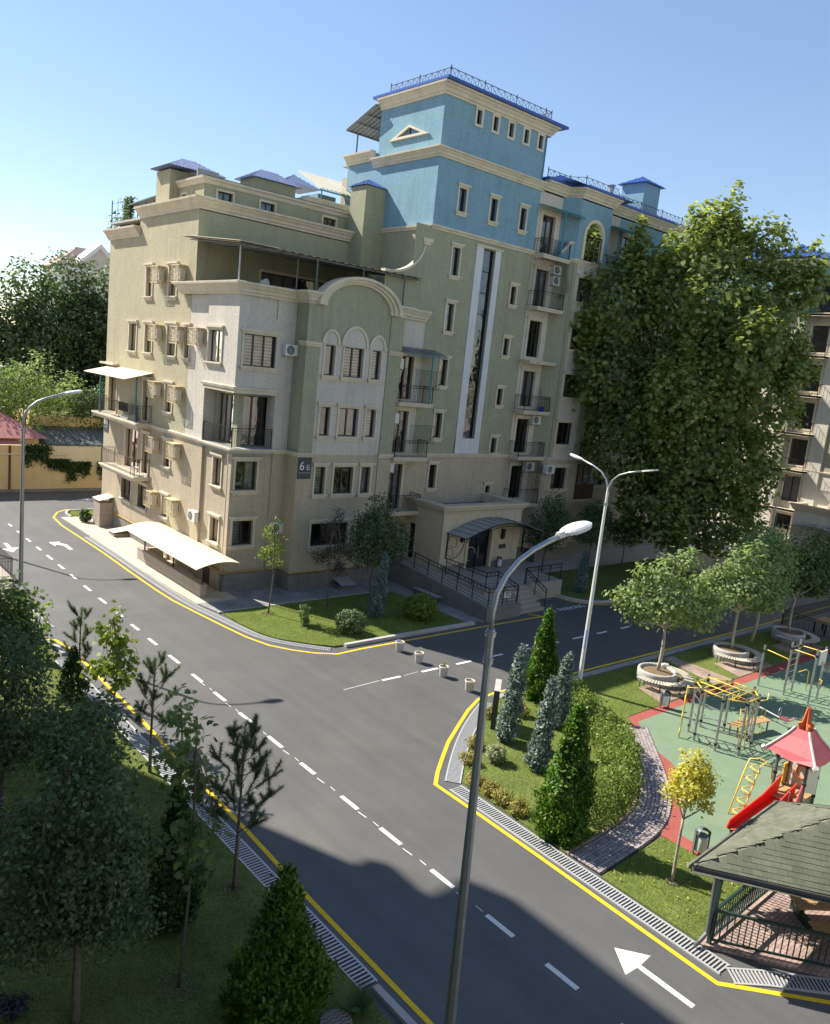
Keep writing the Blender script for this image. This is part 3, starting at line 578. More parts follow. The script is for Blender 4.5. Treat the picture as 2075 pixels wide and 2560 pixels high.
# ---- upper block behind the terrace, roof house
UF = FY(40.1)
wall('wall', A, UF, 18.85, 28.4, 14.8, 18.95, [(22.6, 27.7, 14.85, 16.35)], M_green)
b = MB().pbox(UF, 22.5, 22.6, 14.8, 16.45, -.02, .06).pbox(UF, 22.6, 28.2, 16.35, 16.47, -.02, .06); b.build('window_surround', M_cream, A)
window(A, UF, 22.6, 24.9, 14.85, 16.35, n=3, trim=0, cur=1); window(A, UF, 24.9, 27.7, 14.85, 16.35, n=4, trim=0)
cornice('cornice', [(18.85, 47.7), (18.85, 40.1), (28.5, 40.1), (28.5, 40.6)], 19.47)
cornice('cornice', [(18.85, 52.6), (18.85, 47.62)], 18.48)
MB().box(18.8, 28.5, 40.1, 52.4, 18.85, 18.95).build('roof', M_conc, A)
MB().poly([(18.85, 52.4, 1), (28.5, 52.4, 1), (28.5, 52.4, 18.4), (18.85, 52.4, 18.4)]).build('wall', M_khaki, A, fix=False)
PF, PX = FY(40.9), FX(19.42)
wall('wall', A, PF, 19.42, 28.9, 18.9, 20.45, [(20.2, 21.06, 19.62, 20.12), (22.75, 23.62, 19.6, 20.1), (26.86, 27.73, 19.58, 20.08)], M_green)
wall('wall', A, PX, 40.9, 44.9, 18.9, 20.45, [(42.9, 43.5, 19.2, 19.95)], M_khaki); window(A, PX, 42.9, 43.5, 19.2, 19.95, n=2, lint=0, sill=0)
MB().poly([(19.42, 44.9, 18.9), (28.9, 44.9, 18.9), (28.9, 44.9, 20.4), (19.42, 44.9, 20.4)]).build('wall', M_green, A, fix=False)
for a, c in ((20.2, 21.06), (22.75, 23.62), (26.86, 27.73)): window(A, PF, a, c, 19.58 + .02, 20.1, n=2, lint=0, sill=0)
MB().sweep([(19.42, 44.9), (19.42, 40.9), (28.6, 40.9)], [(0, 20.34), (.05, 20.34), (.12, 20.5), (.22, 20.56), (.24, 20.66), (0, 20.7)]).build('cornice', M_cream, A)
MB().box(19.3, 28.7, 40.75, 45, 20.66, 20.72).build('roof', M_greyp, A)
def hip(name, x0, x1, y0, y1, z0, z1, m, parent=None, ribs=0, over=.3):
    x0 -= over; x1 += over; y0 -= over; y1 += over; b = MB(); w_ = (y1 - y0) / 2; L_ = x1 - x0
    if L_ > 2 * w_: r0, r1 = (x0 + w_, y0 + w_, z1), (x1 - w_, y0 + w_, z1)
    else: r0, r1 = ((x0 + x1) / 2 - .05, (y0 + y1) / 2, z1), ((x0 + x1) / 2 + .05, (y0 + y1) / 2, z1)
    e = [(x0, y0, z0), (x1, y0, z0), (x1, y1, z0), (x0, y1, z0)]
    b.poly([e[0], e[1], r1, r0]).poly([e[1], e[2], r1]).poly([e[2], e[3], r0, r1]).poly([e[3], e[0], r0]).poly(e[::-1])
    if ribs:
        def lerp(p, q, f): return tuple(p[i] + (q[i] - p[i]) * f for i in range(3))
        for (p, q, s_, t_) in ((e[0], e[1], r0, r1), (e[3], e[0], r0, r0), (e[1], e[2], r1, r1), (e[2], e[3], r1, r0)):
            k = int(math.dist(p, q) / ribs)
            for i in range(1, k):
                f = i / k; a_ = lerp(p, q, f); c_ = lerp(s_, t_, f)
                if s_ == t_ or True:
                    # run up the slope perpendicular to the eave until the hip
                    ax = Vector(q) - Vector(p); ax.normalize(); mid = (Vector(s_) + Vector(t_)) / 2; up = mid - Vector(p); up = up - ax * up.dot(ax)
                    d_ = (Vector(a_) - Vector(p)).dot(ax); Ltot = math.dist(p, q); s0_ = (Vector(s_) - Vector(p)).dot(ax); t0_ = (Vector(t_) - Vector(p)).dot(ax)
                    fr = min(1, d_ / max(s0_, .01), (Ltot - d_) / max(Ltot - t0_, .01)); top = Vector(a_) + up * fr
                    b.tube([Vector(a_) + Vector((0, 0, .01)), top + Vector((0, 0, .01))], .022, 4)
    return b.build(name, m, parent, fix=False)
# chimneys / roof shafts
b = MB().box(18.9, 20.3, 44.0, 45.8, 18.9, 21.25).box(20.3, 21.35, 44.0, 44.2, 20.6, 21.25); b.build('roof_shaft', M_khaki, A); MB().box(19.95, 21.2, 42.9, 43.0, 20.7, 21.42).build('satellite_panel', M_conc, A)
hip('shaft_roof', 18.85, 21.6, 43.6, 45.7, 21.35, 22.05, M_silver, A, ribs=.18)
MB().box(23.4, 26.1, 42.9, 44.6, 20.6, 21.75).build('roof_shaft', M_green, A); hip('shaft_roof', 23.4, 26.1, 42.9, 44.6, 21.72, 22.4, M_silver, A, ribs=.18)
MB().box(28.3, 29.72, 38.9, 40.4, 14.8, 22.0).build('roof_shaft', M_green, A); hip('shaft_roof', 28.3, 29.7, 38.9, 40.4, 22.02, 22.5, M_bluem, A, ribs=.3, over=.12)
hip('shaft_roof', 27.4, 29.4, 46, 48, 22.6, 23.4, M_silver, A, ribs=.2)
MB().sweep([(25.9, 45), (25.9, 40.6 + .35), (28.6, 40.95)], [(0, 20.6), (.05, 20.6), (.12, 20.85), (.2, 21.0), (0, 21.05)]).build('cornice', M_cream, A)
MB().box(26, 28.6, 41.0, 41.15, 20.6, 21.02).build('parapet', M_white, A)
sa = MB()
for k in range(26):
    x_ = 27.2 + k * .15; q = .05 if k % 2 else 0; sa.hexa([(x_, 42.0, 21.85 + q), (x_ + .15, 42.0, 21.85 + q), (x_ + .15, 44.6, 23.1 + q), (x_, 44.6, 23.1 + q), (x_, 42.0, 21.88 + q), (x_ + .15, 42.0, 21.88 + q), (x_ + .15, 44.6, 23.13 + q), (x_, 44.6, 23.13 + q)])
aw_ = sa.build('awning', M_creamsheet, A, fix=False); MB().tube([(27.4, 42.1, 20.7), (27.4, 42.1, 21.85)], .04, 6).build('awning_post', M_teal, aw_); MB().tube([(27.2, 42.05, 21.8), (31.0, 42.05, 21.8)], .05, 4).build('awning_frame', M_teal, aw_)
MB().box(28.4, 29.72, 44, 46, 19, 22).build('wall', M_blue, A)
# terrace roof on thin posts
b = MB(); zs0, zs1 = 16.78, 17.35; n = 46
for k in range(n):
    x0 = 18.0 + k * (29.0 - 18.0) / n; x1 = x0 + (29.0 - 18.0) / n; zz = .03 if k % 2 else 0
    b.hexa([(x0, 33.95, zs0 + zz), (x1, 33.95, zs0 + zz), (x1, 40.05, zs1 + zz), (x0, 40.05, zs1 + zz), (x0, 33.95, zs0 + .03 + zz), (x1, 33.95, zs0 + .03 + zz), (x1, 40.05, zs1 + .03 + zz), (x0, 40.05, zs1 + .03 + zz)])
b.build('terrace_awning', mat('brown_sheet_roof', (.13, .095, .06), rough=.8, var=.3, vscale=3), A, fix=False)
MB().hexa([(18.0, 33.95, 16.86), (20.0, 33.95, 16.86), (20.0, 40.05, 17.42), (18.0, 40.05, 17.42), (18.0, 33.95, 16.885), (20.0, 33.95, 16.885), (20.0, 40.05, 17.445), (18.0, 40.05, 17.445)]).build('terrace_awning', M_creamsheet, A)
for x, y_ in ((18.6, 35.0), (21.75, 35.0), (22.3, 34.1), (25.1, 34.1), (27.85, 34.1)): MB().tube([(x, y_, 14.8), (x, y_, 16.85)], .045, 6).build('awning_post', M_greyp if x > 19 else M_steel, A)
b = MB().tube([(18.3, 34.1, 16.74), (28.9, 34.1, 16.74)], .05, 4)
for k in range(12): x = 18.4 + k * .93; b.tube([(x, 34.0, 16.73), (x, 40, 17.28)], .035, 4)
b.build('awning_frame', M_greyp, A)
# ---- tower front
th = [(31.4, 31.96, 5.2, 6.6), (31.38, 31.96, 8.2, 9.64), (31.38, 31.93, 11.24, 12.72), (31.4, 31.95, 14.33, 15.86), (31.4, 31.97, 17.41, 18.93), (36.3, 36.75, 4.6, 5.27), (36.32, 36.82, 7.36, 8.3), (36.37, 36.83, 10.36, 11.36), (36.41, 36.87, 13.4, 14.42), (36.48, 36.94, 16.46, 17.52)]
wall('wall', A, TF, 27.85, 38.08, 1.0, 7.08, [(28.4, 29.32, 4.05, 6.63)] + [h for h in th if h[2] < 7], M_tan)
st = (33.78, 34.78, 8.22, 19.25)
wall('wall', A, TF, 29.92, 38.08, 7.08, 19.72, [h for h in th if h[2] > 7] + [st], M_green, dep=.35)
wall('wall', A, TF, 27.85, 29.92, 7.08, 14.9, [(28.4, 29.36, 7.3, 9.64), (28.42, 29.38, 10.3, 12.66)], M_white)
wall('wall', A, TF, 28.6, 29.92, 14.9, 19.72, [], M_green)
wall('wall', A, TF, 26.8, 28.6, 14.7, 16.9, [], M_green)
for h in th: window(A, TF, *h, n=1, lint=.2, cur=random.choice((0, 0, 1)))
for z0, z1 in ((7.3, 9.64), (10.3, 12.66)): window(A, TF, 28.4, 29.36, z0, z1, n=2, sill=0, trim=.16, cur=0)
window(A, TF, 28.4, 29.32, 4.05, 6.63, n=2, sill=0, trim=.14, cur=1)
MB().pbox(TF, 28.2, 29.9, 13.2, 14.6, -.02, .04).build('wall_panel', M_white, A)
# stair strip window
b = MB().pbox(TF, 33.22, 33.78, 7.3, 19.3, -.03, .07).pbox(TF, 34.78, 35.24, 7.3, 19.3, -.03, .07).pbox(TF, 33.22, 35.24, 7.3, 8.2, -.03, .069); b.build('stair_window_surround', M_pale, A)
MB().pbox(TF, 33.14, 35.34, 19.3, 19.42, -.03, .13).build('stair_window_head', M_cream, A)
b = MB(); sw = []
z = 8.22
while z < 19.2:
    b.pbox(TF, 33.8, 34.76, z - .025, z + .025, -.2, -.14); z += 1.22 if int(z * 7) % 2 else 1.85
b.pbox(TF, 33.8, 33.85, 8.2, 19.25, -.2, -.14).pbox(TF, 34.72, 34.77, 8.2, 19.25, -.2, -.14)
sw = b.build('stair_window', M_iron, A)
for k in range(6): z0 = 8.25 + k * 1.83; MB().poly([TF.P(33.8, z0, -.17), TF.P(34.76, z0, -.17), TF.P(34.76, z0 + 1.83, -.17), TF.P(33.8, z0 + 1.83, -.17)]).build('pane', M_glass, sw, fix=False)
# curved shoulder wall
pts = [(28.6, 14.9), (29.72, 14.9), (29.72, 19.0), (29.4, 18.9)] + [(27.0 + 2.35 * math.sin(t_), 18.85 - 1.95 * math.cos(t_)) for t_ in [math.pi / 2 - k * math.pi / 2 / 12 for k in range(13)]] + [(26.8, 16.9), (26.8, 14.9)]
b = MB(); TF2 = FY(34.47)
arc = [(27.0 + 2.4 * math.sin(t_), 18.9 - 1.98 * math.cos(t_)) for t_ in [k * math.pi / 2 / 14 for k in range(15)]]
for k in range(14): b.pprism(TF2, [(arc[k][0], 14.8), (arc[k + 1][0], 14.8), arc[k + 1], arc[k]], -.25, 0)
b.pprism(TF2, [(29.4, 14.8), (29.75, 14.8), (29.75, 18.9), (29.4, 18.9)], -.25, 0); b.build('shoulder_wall', M_green, A, fix=False)
b = MB()
for k in range(14): b.pprism(TF2, [arc[k], arc[k + 1], (arc[k + 1][0] - .05, arc[k + 1][1] + .12), (arc[k][0] - .05, arc[k][1] + .12)], -.3, .06)
b.pprism(TF2, [(26.7, 16.85), (27.05, 16.85), (27.05, 17.05), (26.7, 17.05)], -.32, .08).pprism(TF2, [(29.1, 18.85), (29.8, 18.85), (29.8, 19.05), (29.1, 19.05)], -.35, .1).pprism(TF2, [(29.2, 18.7), (29.7, 18.7), (29.7, 18.85), (29.2, 18.85)], -.3, .05); b.build('shoulder_coping', M_cream, A, fix=False)
# ---- tower upper part
TX = FX(29.72)
h6 = [(31.42, 31.97, 20.86, 22.1), (33.95, 34.48, 20.83, 22.09), (36.5, 37.01, 20.82, 22.08)]
wall('wall', A, TF, 29.72, 38.08, 19.72, 23.35, h6, M_blue)
for h in h6: window(A, TF, *h, n=1)
ht = [(x + .14, x + .5, 25.66, 26.4) for x in (32.08, 33.4, 34.7, 36.0, 37.28)]
TT = FY(34.6)
wall('wall', A, TT, 29.8, 38.08, 23.35, 26.55, ht, M_blue)
for h in ht: window(A, TT, *h, n=1, lint=0, sill=0, trim=.14)
wall('wall', A, TX, 34.49, 43, 14.8, 19.72, [], M_green); wall('wall', A, TX, 34.49, 42.4, 19.72, 23.4, [], M_blue); wall('wall', A, FX(29.8), 34.6, 40.1, 23.35, 26.55, [], M_blue)
MB().box(29.75, 42, 40.1, 43, 19.7, 24.2).build('wall', M_blue, A)
MB().poly([(38.08, 34.49, 19.7), (38.08, 43, 19.7), (38.08, 43, 26.6), (38.08, 34.49, 26.6)]).poly([(29.8, 40.1, 23.3), (38.08, 40.1, 23.3), (38.08, 40.1, 26.6), (29.8, 40.1, 26.6)]).build('wall', M_blue, A, fix=False)
cornice('cornice', [(29.72, 40.3), (29.72, 34.49), (38.3, 34.49)], 23.85, .85); cornice('cornice', [(29.72, 43), (29.72, 40.2)], 24.32, .95)
MB().box(29.72, 38.08, 34.49, 40.3, 23.5, 23.6).build('roof', M_conc, A)
belt([(29.72, 40), (29.72, 34.49), (38.08, 34.49)], 19.85, 1.1)
cornice('cornice', [(29.8, 40.1), (29.8, 34.6), (38.4, 34.6), (38.4, 36)], 27.1, 1.0)
MB().box(29.35, 39.3, 34.0, 40.5, 27.1, 27.24).build('roof_edge', M_bluem, A)
hip('roof', 29.5, 39.1, 34.2, 40.3, 27.24, 28.0, M_bluem, A, ribs=.35, over=0)
# triangular window
b = MB(); T3 = [(39.0, 24.65), (35.57, 24.65), (37.3, 25.33)]; T4 = [(38.35, 24.78), (36.2, 24.78), (37.28, 25.2)]; TX2 = FX(29.8)
for i in range(3): j = (i + 1) % 3; b.pprism(TX2, [T3[i], T3[j], T4[j], T4[i]], -.02, .14)
tw = b.build('triangular_window', M_cream, A); MB().poly([TX2.P(*p, .012) for p in T4]).build('pane', M_glass, tw, fix=False); MB().pbox(TX2, 37.24, 37.3, 24.78, 25.2, .01, .05).build('frame', M_brown, tw)
# canopy on the tower's left side
b = MB()
for k in range(44):
    x_ = 29.3 + k * .15; q = .045 if k % 2 else 0; b.hexa([(x_, 40.1, 26.75 + q), (x_ + .15, 40.1, 26.75 + q), (x_ + .15, 42.9, 25.75 + q), (x_, 42.9, 25.75 + q), (x_, 40.1, 26.78 + q), (x_ + .15, 40.1, 26.78 + q), (x_ + .15, 42.9, 25.78 + q), (x_, 42.9, 25.78 + q)])
cn_ = b.build('roof_canopy', mat('grey_brown_sheet', (.26, .22, .17), rough=.8, var=.25), A, fix=False)
f = MB().tube([(29.3, 42.8, 25.72), (35.8, 42.8, 25.72)], .05, 4).tube([(29.3, 41.9, 26.05), (35.8, 41.9, 26.05)], .035, 4).tube([(29.3, 41.0, 26.38), (35.8, 41.0, 26.38)], .035, 4)
for x_ in (29.35, 31.4, 33.5): f.tube([(x_, 40.1, 26.68), (x_, 42.85, 25.7)], .045, 4)
f.build('canopy_frame', M_greyp, cn_, fix=False); MB().tube([(30.1, 42.75, 24.2), (30.1, 42.75, 25.7)], .05, 6).build('canopy_post', M_greyp, cn_)
# vine trellis and dark awning on the far roof corner
tr_ = MB()
for y_ in (50.9, 52.0, 53.1, 54.1): tr_.tube([(19.5, y_, 18.4), (19.5, y_, 20.55)], .035 if y_ in (50.9, 54.1) else .015, 4)
for z_ in (19.0, 19.45, 19.9, 20.35): tr_.tube([(19.5, 50.9, z_), (19.5, 54.1, z_)], .012, 4)
tr_.build('trellis', M_iron, A, fix=False)
MB().hexa([(19.3, 46.6, 20.15), (21.5, 46.6, 20.15), (21.5, 51.0, 19.95), (19.3, 51.0, 19.95), (19.3, 46.6, 20.22), (21.5, 46.6, 20.22), (21.5, 51.0, 20.02), (19.3, 51.0, 20.02)]).build('roof_awning', M_greyp, A)
for y_ in (47.2, 48.4, 49.6, 50.8): MB().tube([(19.4, y_, 18.4), (19.4, y_, 20.0)], .03, 4).build('awning_post', M_iron, A)
# roof railings with crossed panels
def xrail(pts, z, h=.5, sp=.52):
    b = MB()
    for a, c in zip(pts, pts[1:]):
        a, c = Vector((*a, z)), Vector((*c, z)); L_ = (c - a).length; n = max(1, round(L_ / sp)); d = (c - a) / n; U = Vector((0, 0, h))
        b.tube([a + U, c + U], .02, 4).tube([a + U * .12, c + U * .12], .016, 4)
        for k in range(n + 1):
            q = a + d * k; b.tube([q, q + U * (1.25 if k % 5 == 0 else 1)], .026 if k % 5 == 0 else .014, 4)
            if k < n: b.tube([q + U * .12, q + d + U], .011, 4, cap=False).tube([q + U, q + d + U * .12], .011, 4, cap=False)
    return b.build('roof_railing', M_iron, A, fix=False)
xrail([(29.7, 39.3), (29.7, 34.25), (37.9, 34.25), (37.9, 36)], 27.22)
# ---- right wing: balcony recess, projecting bay, second recess
dz = [(4.4, 6.53), (7.4, 9.58), (10.4, 12.62), (13.53, 15.77), (16.6, 18.9), (19.9, 22.12)]
dd = [(38.58, 39.78) + z for z in dz]
WF = FY(34.55)
wall('wall', A, WF, 38.08, 40.7, 1.0, 23.4, dd, M_white)
for h in dd: window(A, WF, *h, n=2, sill=0, trim=.2, cur=random.choice((0, 1, 21)))
for (z0, z1, m) in ((1.0, 7.1, M_tan), (7.1, 19.72, M_green), (19.72, 23.5, M_blue)):
    MB().poly([(40.3, 34.55, z0), (41.0, 33.6, z0), (41.0, 33.6, z1), (40.3, 34.55, z1)]).build('wall', m, A, fix=False)
bw = [(41.5, 43.1, 5.12, 6.55), (41.52, 43.1, 8.12, 9.56), (41.56, 43.16, 11.24, 12.68), (41.6, 43.2, 14.3, 15.75), (41.6, 43.2, 17.3, 18.8)]
wall('wall', A, RF, 41.0, 44.2, 1.0, 7.1, bw[:1] + [(41.5, 43.1, 2.2, 3.5)], M_tan); wall('wall', A, RF, 41.0, 44.2, 7.1, 19.72, bw[1:], M_white); wall('wall', A, RF, 41.0, 44.2, 19.72, 23.4, [], M_blue)
MB().pbox(RF, 40.98, 41.3, 7.2, 19.6, -.05, .05).build('pilaster', M_green, A); MB().pbox(RF, 43.55, 44.2, 7.2, 19.6, -.05, .05).build('pilaster', M_green, A)
for h in bw + [(41.5, 43.1, 2.2, 3.5)]: window(A, RF, *h, n=2, cur=random.choice((1, 11, 0)))
# big arched window
n = 14; c, w_ = 42.55, .86; b = MB()
outl = [(c - w_, 19.9), (c - w_, 21.4)] + [(c - w_ * math.cos(math.pi * k / n), 21.4 + .86 * math.sin(math.pi * k / n)) for k in range(1, n)] + [(c + w_, 21.4), (c + w_, 19.9)]
outo = [(c + (u - c) * 1.24, 19.9 if z < 20 else 21.4 + (z - 21.4) * 1.24) for u, z in outl]
for k in range(len(outl) - 1): b.pprism(RF, [outo[k], outo[k + 1], outl[k + 1], outl[k]], -.02, .12)
aw = b.build('arched_window', M_cream, A)
MB().poly([RF.P(*p, .02) for p in outl]).build('pane', M_glass, aw, fix=False); MB().poly([RF.P(*p, .008) for p in outl]).build('interior', M_dark, aw, fix=False)
b = MB().pbox(RF, c - .86, c + .86, 21.37, 21.43, .015, .06)
for u in (c - .84, c - .28, c + .28, c + .84): b.pbox(RF, u - .025, u + .025, 19.9, 21.4, .015, .058)
b.pbox(RF, c - .86, c + .86, 19.88, 19.95, .015, .062); b.build('frame', M_brown, aw)
MB().poly([(44.2, 33.6, 1), (44.2, 34.55, 1), (44.2, 34.55, 23.4), (44.2, 33.6, 23.4)]).build('wall', M_green, A, fix=False)
hr = [(46.8, 48.65, 5.13, 6.6), (46.8, 48.65, 8.13, 9.57), (46.8, 48.65, 11.2, 12.65), (46.8, 48.65, 14.25, 15.7), (46.8, 48.65, 17.3, 18.75), (46.9, 48.2, 20.6, 22.3)]
wall('wall', A, WF, 44.2, 60, 1.0, 7.1, [hr[0]], M_tan); wall('wall', A, WF, 46.4, 60, 7.1, 19.72, hr[1:5], M_khaki); wall('wall', A, WF, 44.2, 46.4, 7.1, 23.4, [], M_white); wall('wall', A, WF, 46.4, 60, 19.72, 23.4, hr[5:], M_blue)
for h in hr: window(A, WF, *h, n=2, cur=1)
cornice('cornice', [(38.3, 34.49), (40.6, 34.5), (41.0, 33.6), (44.2, 33.6), (44.2, 34.5), (60, 34.5)], 24.05, 1.0)
MB().prism([(38.2, 34.05), (40.5, 34.05), (40.9, 33.1), (44.7, 33.1), (44.7, 34.0), (60, 34.0), (60, 44), (38.2, 44)], 24.05, 24.2).build('roof_edge', M_bluem, A)
for k, (x0, x1, y0, y1) in enumerate(((39.6, 46, 33.3, 41), (47.5, 60, 34.2, 43))): hip('roof', x0, x1, y0, y1, 24.2, 25.6, M_bluem, A, ribs=.35, over=0)
xrail([(38.4, 34.4), (40.5, 34.4), (41, 33.5), (44.3, 33.5)], 24.2); xrail([(45.5, 34.3), (58, 34.3)], 24.2)
MB().tube([(46.8, 36, 24.2), (46.8, 36, 25.7)], .18, 8).tube([(46.8, 36, 25.7), (46.8, 36, 25.75)], .3, 8).build('vent_pipe', M_steel, A)
belt([(38.08, 34.5), (40.5, 34.5), (41, 33.6), (44.2, 33.6), (44.2, 34.5), (60, 34.5)], 19.85); belt([(38.08, 34.5), (40.5, 34.5), (41, 33.6)], 7.28)
belt([(43.5, 33.6), (44.2, 33.6), (44.2, 34.5), (60, 34.5)], 7.28)
MB().box(52, 54, 37, 39, 24.2, 27.2).build('roof_shaft', M_blue, A); hip('shaft_roof', 52, 54, 37, 39, 27.2, 27.9, M_bluem, A, ribs=.3)
MB().box(30, 60, 36, 44, 23.9, 24.0).build('roof', M_conc, A)
# balcony slabs
def balcony(pl, u0, u1, z, dpt, sides='lr', rail=True, corner=None, h=.95, m=None):
    P = [pl.P(u0, 0, 0)[:2], pl.P(u0, 0, dpt)[:2], pl.P(u1, 0, dpt)[:2], pl.P(u1, 0, 0)[:2]]
    s = MB().prism([p for p in P], z - .16, z); s.sweep([P[0], P[1], P[2], P[3]], [(0, z - .2), (.03, z - .2), (.06, z - .1), (.1, z - .06), (.1, z + .01), (0, z + .01)])
    o = s.build('balcony_slab', M_cream, A, fix=False)
    if rail: railing('railing', o, [(*p, z) for p in P], h=h, m=m)
    return o
for z in (16.55, 10.15, 7.22, 4.12): balcony(WF, 38.15, 40.55, z, .85)
balcony(WF, 38.15, 40.55, 13.3, .8, rail=False); balcony(WF, 38.15, 40.55, 19.66, .85)
for z in (10.15, 7.12): balcony(TF, 27.95, 30.3, z, .85)
balcony(TF, 27.95, 30.1, 4.05, .95)
balcony(WF, 44.35, 46.35, 7.25, .95); balcony(WF, 44.35, 46.35, 13.3, .9); balcony(WF, 44.35, 46.35, 19.66, .9)
g_ = MB().box(44.3, 46.3, 33.55, 33.62, 4.35, 5.35); g_.build('balcony_panel', mat('brown_panel', (.07, .035, .02), rough=.6), A)
b = MB()
for x in (44.3, 44.95, 45.6, 46.28): b.box(x - .03, x + .03, 33.55, 33.61, 5.35, 6.8)
b.box(44.3, 46.3, 33.55, 33.61, 6.74, 6.8); gz = b.build('balcony_glazing', M_brown, A); MB().poly([(44.3, 33.58, 5.35), (46.3, 33.58, 5.35), (46.3, 33.58, 6.75), (44.3, 33.58, 6.75)]).build('pane', M_glass, gz, fix=False); MB().box(44.3, 46.3, 33.6, 34.5, 4.15, 4.33).build('balcony_slab', M_cream, A)
# blue parapet wedge and curved grilles
MB().pprism(FY(33.75), [(39.5, 19.7), (40.95, 19.7), (40.95, 20.7), (40.6, 20.75), (39.9, 20.1)], -.1, .02).build('balcony_parapet', M_blue, A); MB().pprism(FY(33.75), [(39.75, 20.02), (39.85, 20.0), (40.65, 20.72), (40.98, 20.72), (40.98, 20.84), (40.5, 20.84)], -.12, .05).build('parapet_coping', M_cream, A)
def cage(x0, x1, y, z0, z1, belly, name='window_grille', sp=.11):
    b = MB(); n = int((x1 - x0) / sp)
    for k in range(n + 1):
        x = x0 + (x1 - x0) * k / n; zb = z0 + (z1 - z0) * .25; b.tube([(x, y, z0), (x, y - belly, zb), (x, y - belly * .4, zb + (z1 - z0) * .25), (x, y, z0 + (z1 - z0) * .6), (x, y, z1)], .009, 4, cap=False)
    for f in (.0, .6, 1): b.tube([(x0, y, z0 + (z1 - z0) * f), (x1, y, z0 + (z1 - z0) * f)], .013, 4)
    for xs in (x0, x1):
        for k in range(7): yy = y + .8 * k / 7; b.tube([(xs, yy, z0), (xs, yy, z1)], .009, 4, cap=False)
    return b.build(name, M_iron, A, fix=False)
cage(38.1, 40.6, 33.7, 17.5, 19.4, .28); cage(38.1, 40.6, 33.7, 5.07, 7.0, .0)
# raised grille screens on the middle balconies
for z in (10.98, 7.95):
    b = MB()
    for k in range(19): x = 28.95 + k * .1; b.tube([(x, 33.66, z), (x, 33.66, z + 1.0)], .009, 4, cap=False)
    b.tube([(28.9, 33.66, z), (30.8, 33.66, z)], .015, 4).tube([(28.9, 33.66, z + 1.0), (30.8, 33.66, z + 1.0)], .015, 4); b.build('balcony_screen', M_iron, A, fix=False)
# awnings over balconies
def awning(x0, x1, y0, y1, z0, z1, m, pm, posts=(), sheet='x'):
    b = MB(); n = int((x1 - x0) / .16)
    for k in range(n):
        a, c = x0 + (x1 - x0) * k / n, x0 + (x1 - x0) * (k + 1) / n; q = .035 if k % 2 else 0
        b.hexa([(a, y0, z0 + q), (c, y0, z0 + q), (c, y1, z1 + q), (a, y1, z1 + q), (a, y0, z0 + .02 + q), (c, y0, z0 + .02 + q), (c, y1, z1 + .02 + q), (a, y1, z1 + .02 + q)])
    o = b.build('awning', m, A, fix=False); f = MB().tube([(x0 + .1, y0 + .08, z0 - .03), (x1 - .1, y0 + .08, z0 - .03)], .035, 4)
    for x, zb in posts: f.tube([(x, y0 + .1, zb), (x, y0 + .1, z0)], .05, 6)
    f.build('awning_frame', pm, o, fix=False); return o
awning(27.9, 30.9, 33.3, 34.45, 12.78, 13.1, mat('grey_sheet', (.22, .24, .25), rough=.5, metal=.3, var=.15), M_teal, [(29.85, 10.15)])
awning(38.1, 41.2, 33.2, 34.5, 22.25, 22.62, M_tealroof, M_teal, [(39.25, 19.66)]); awning(44.3, 47.3, 33.1, 34.5, 22.3, 22.65, M_tealroof, M_teal, [(46.0, 19.66)])
# street-side balconies with the cream awning
def sbalc(y0, y1, z, dpt, name='balcony_slab'):
    P = [(18.85, y1), (18.85 - dpt, y1), (18.85 - dpt, y0), (18.85, y0)]
    s = MB().prism(P, z - .18, z).sweep(P, [(0, z - .26), (.03, z - .26), (.06, z - .14), (.12, z - .08), (.12, z + .01), (0, z + .01)]); o = s.build(name, M_cream, A, fix=False)
    railing('railing', o, [(P[0][0], P[0][1], z), (*P[1], z), (*P[2], z), (P[3][0], P[3][1], z)], h=1.0, m=mat('brown_iron', (.06, .045, .035), rough=.5, var=.15)); return o
sbalc(44.9, 51.9, 7.3, .85); sbalc(44.9, 50.3, 4.2, .85)
b = MB().hexa([(17.2, 44.9, 9.75), (18.85, 44.9, 10.2), (18.85, 51.6, 10.2), (17.2, 51.6, 9.75), (17.2, 44.9, 9.78), (18.85, 44.9, 10.23), (18.85, 51.6, 10.23), (17.2, 51.6, 9.78)]); o = b.build('awning', M_creamsheet, A)
for y_ in (45.3, 51.0): MB().tube([(18.05, y_, 7.3), (18.05, y_, 9.95)], .06, 6).build('awning_post', M_teal, o)
MB().box(18.5, 18.95, 50.2, 52.6, 10.3, 10.42).build('cornice', M_cream, A)
# ---- solid core boxes, unseen, added against sun leaking through; foundation walls close the foot
MB().box(19.6, 29.5, 41.0, 52.3, 0, 18.7).build('sun_block', M_tan, A); MB().box(19.6, 29.5, 36.4, 40.95, 0, 14.6).build('sun_block', M_tan, A); MB().box(29.95, 59.9, 36.3, 43.8, 0, 23.2).build('sun_block', M_tan, A)
MB().box(28.6, 59.9, 34.62, 36.3, 0, 1.0).build('foundation_wall', M_plinth, A); MB().box(41.02, 44.18, 33.66, 34.6, 0, 1.0).build('foundation_wall', M_plinth, A)
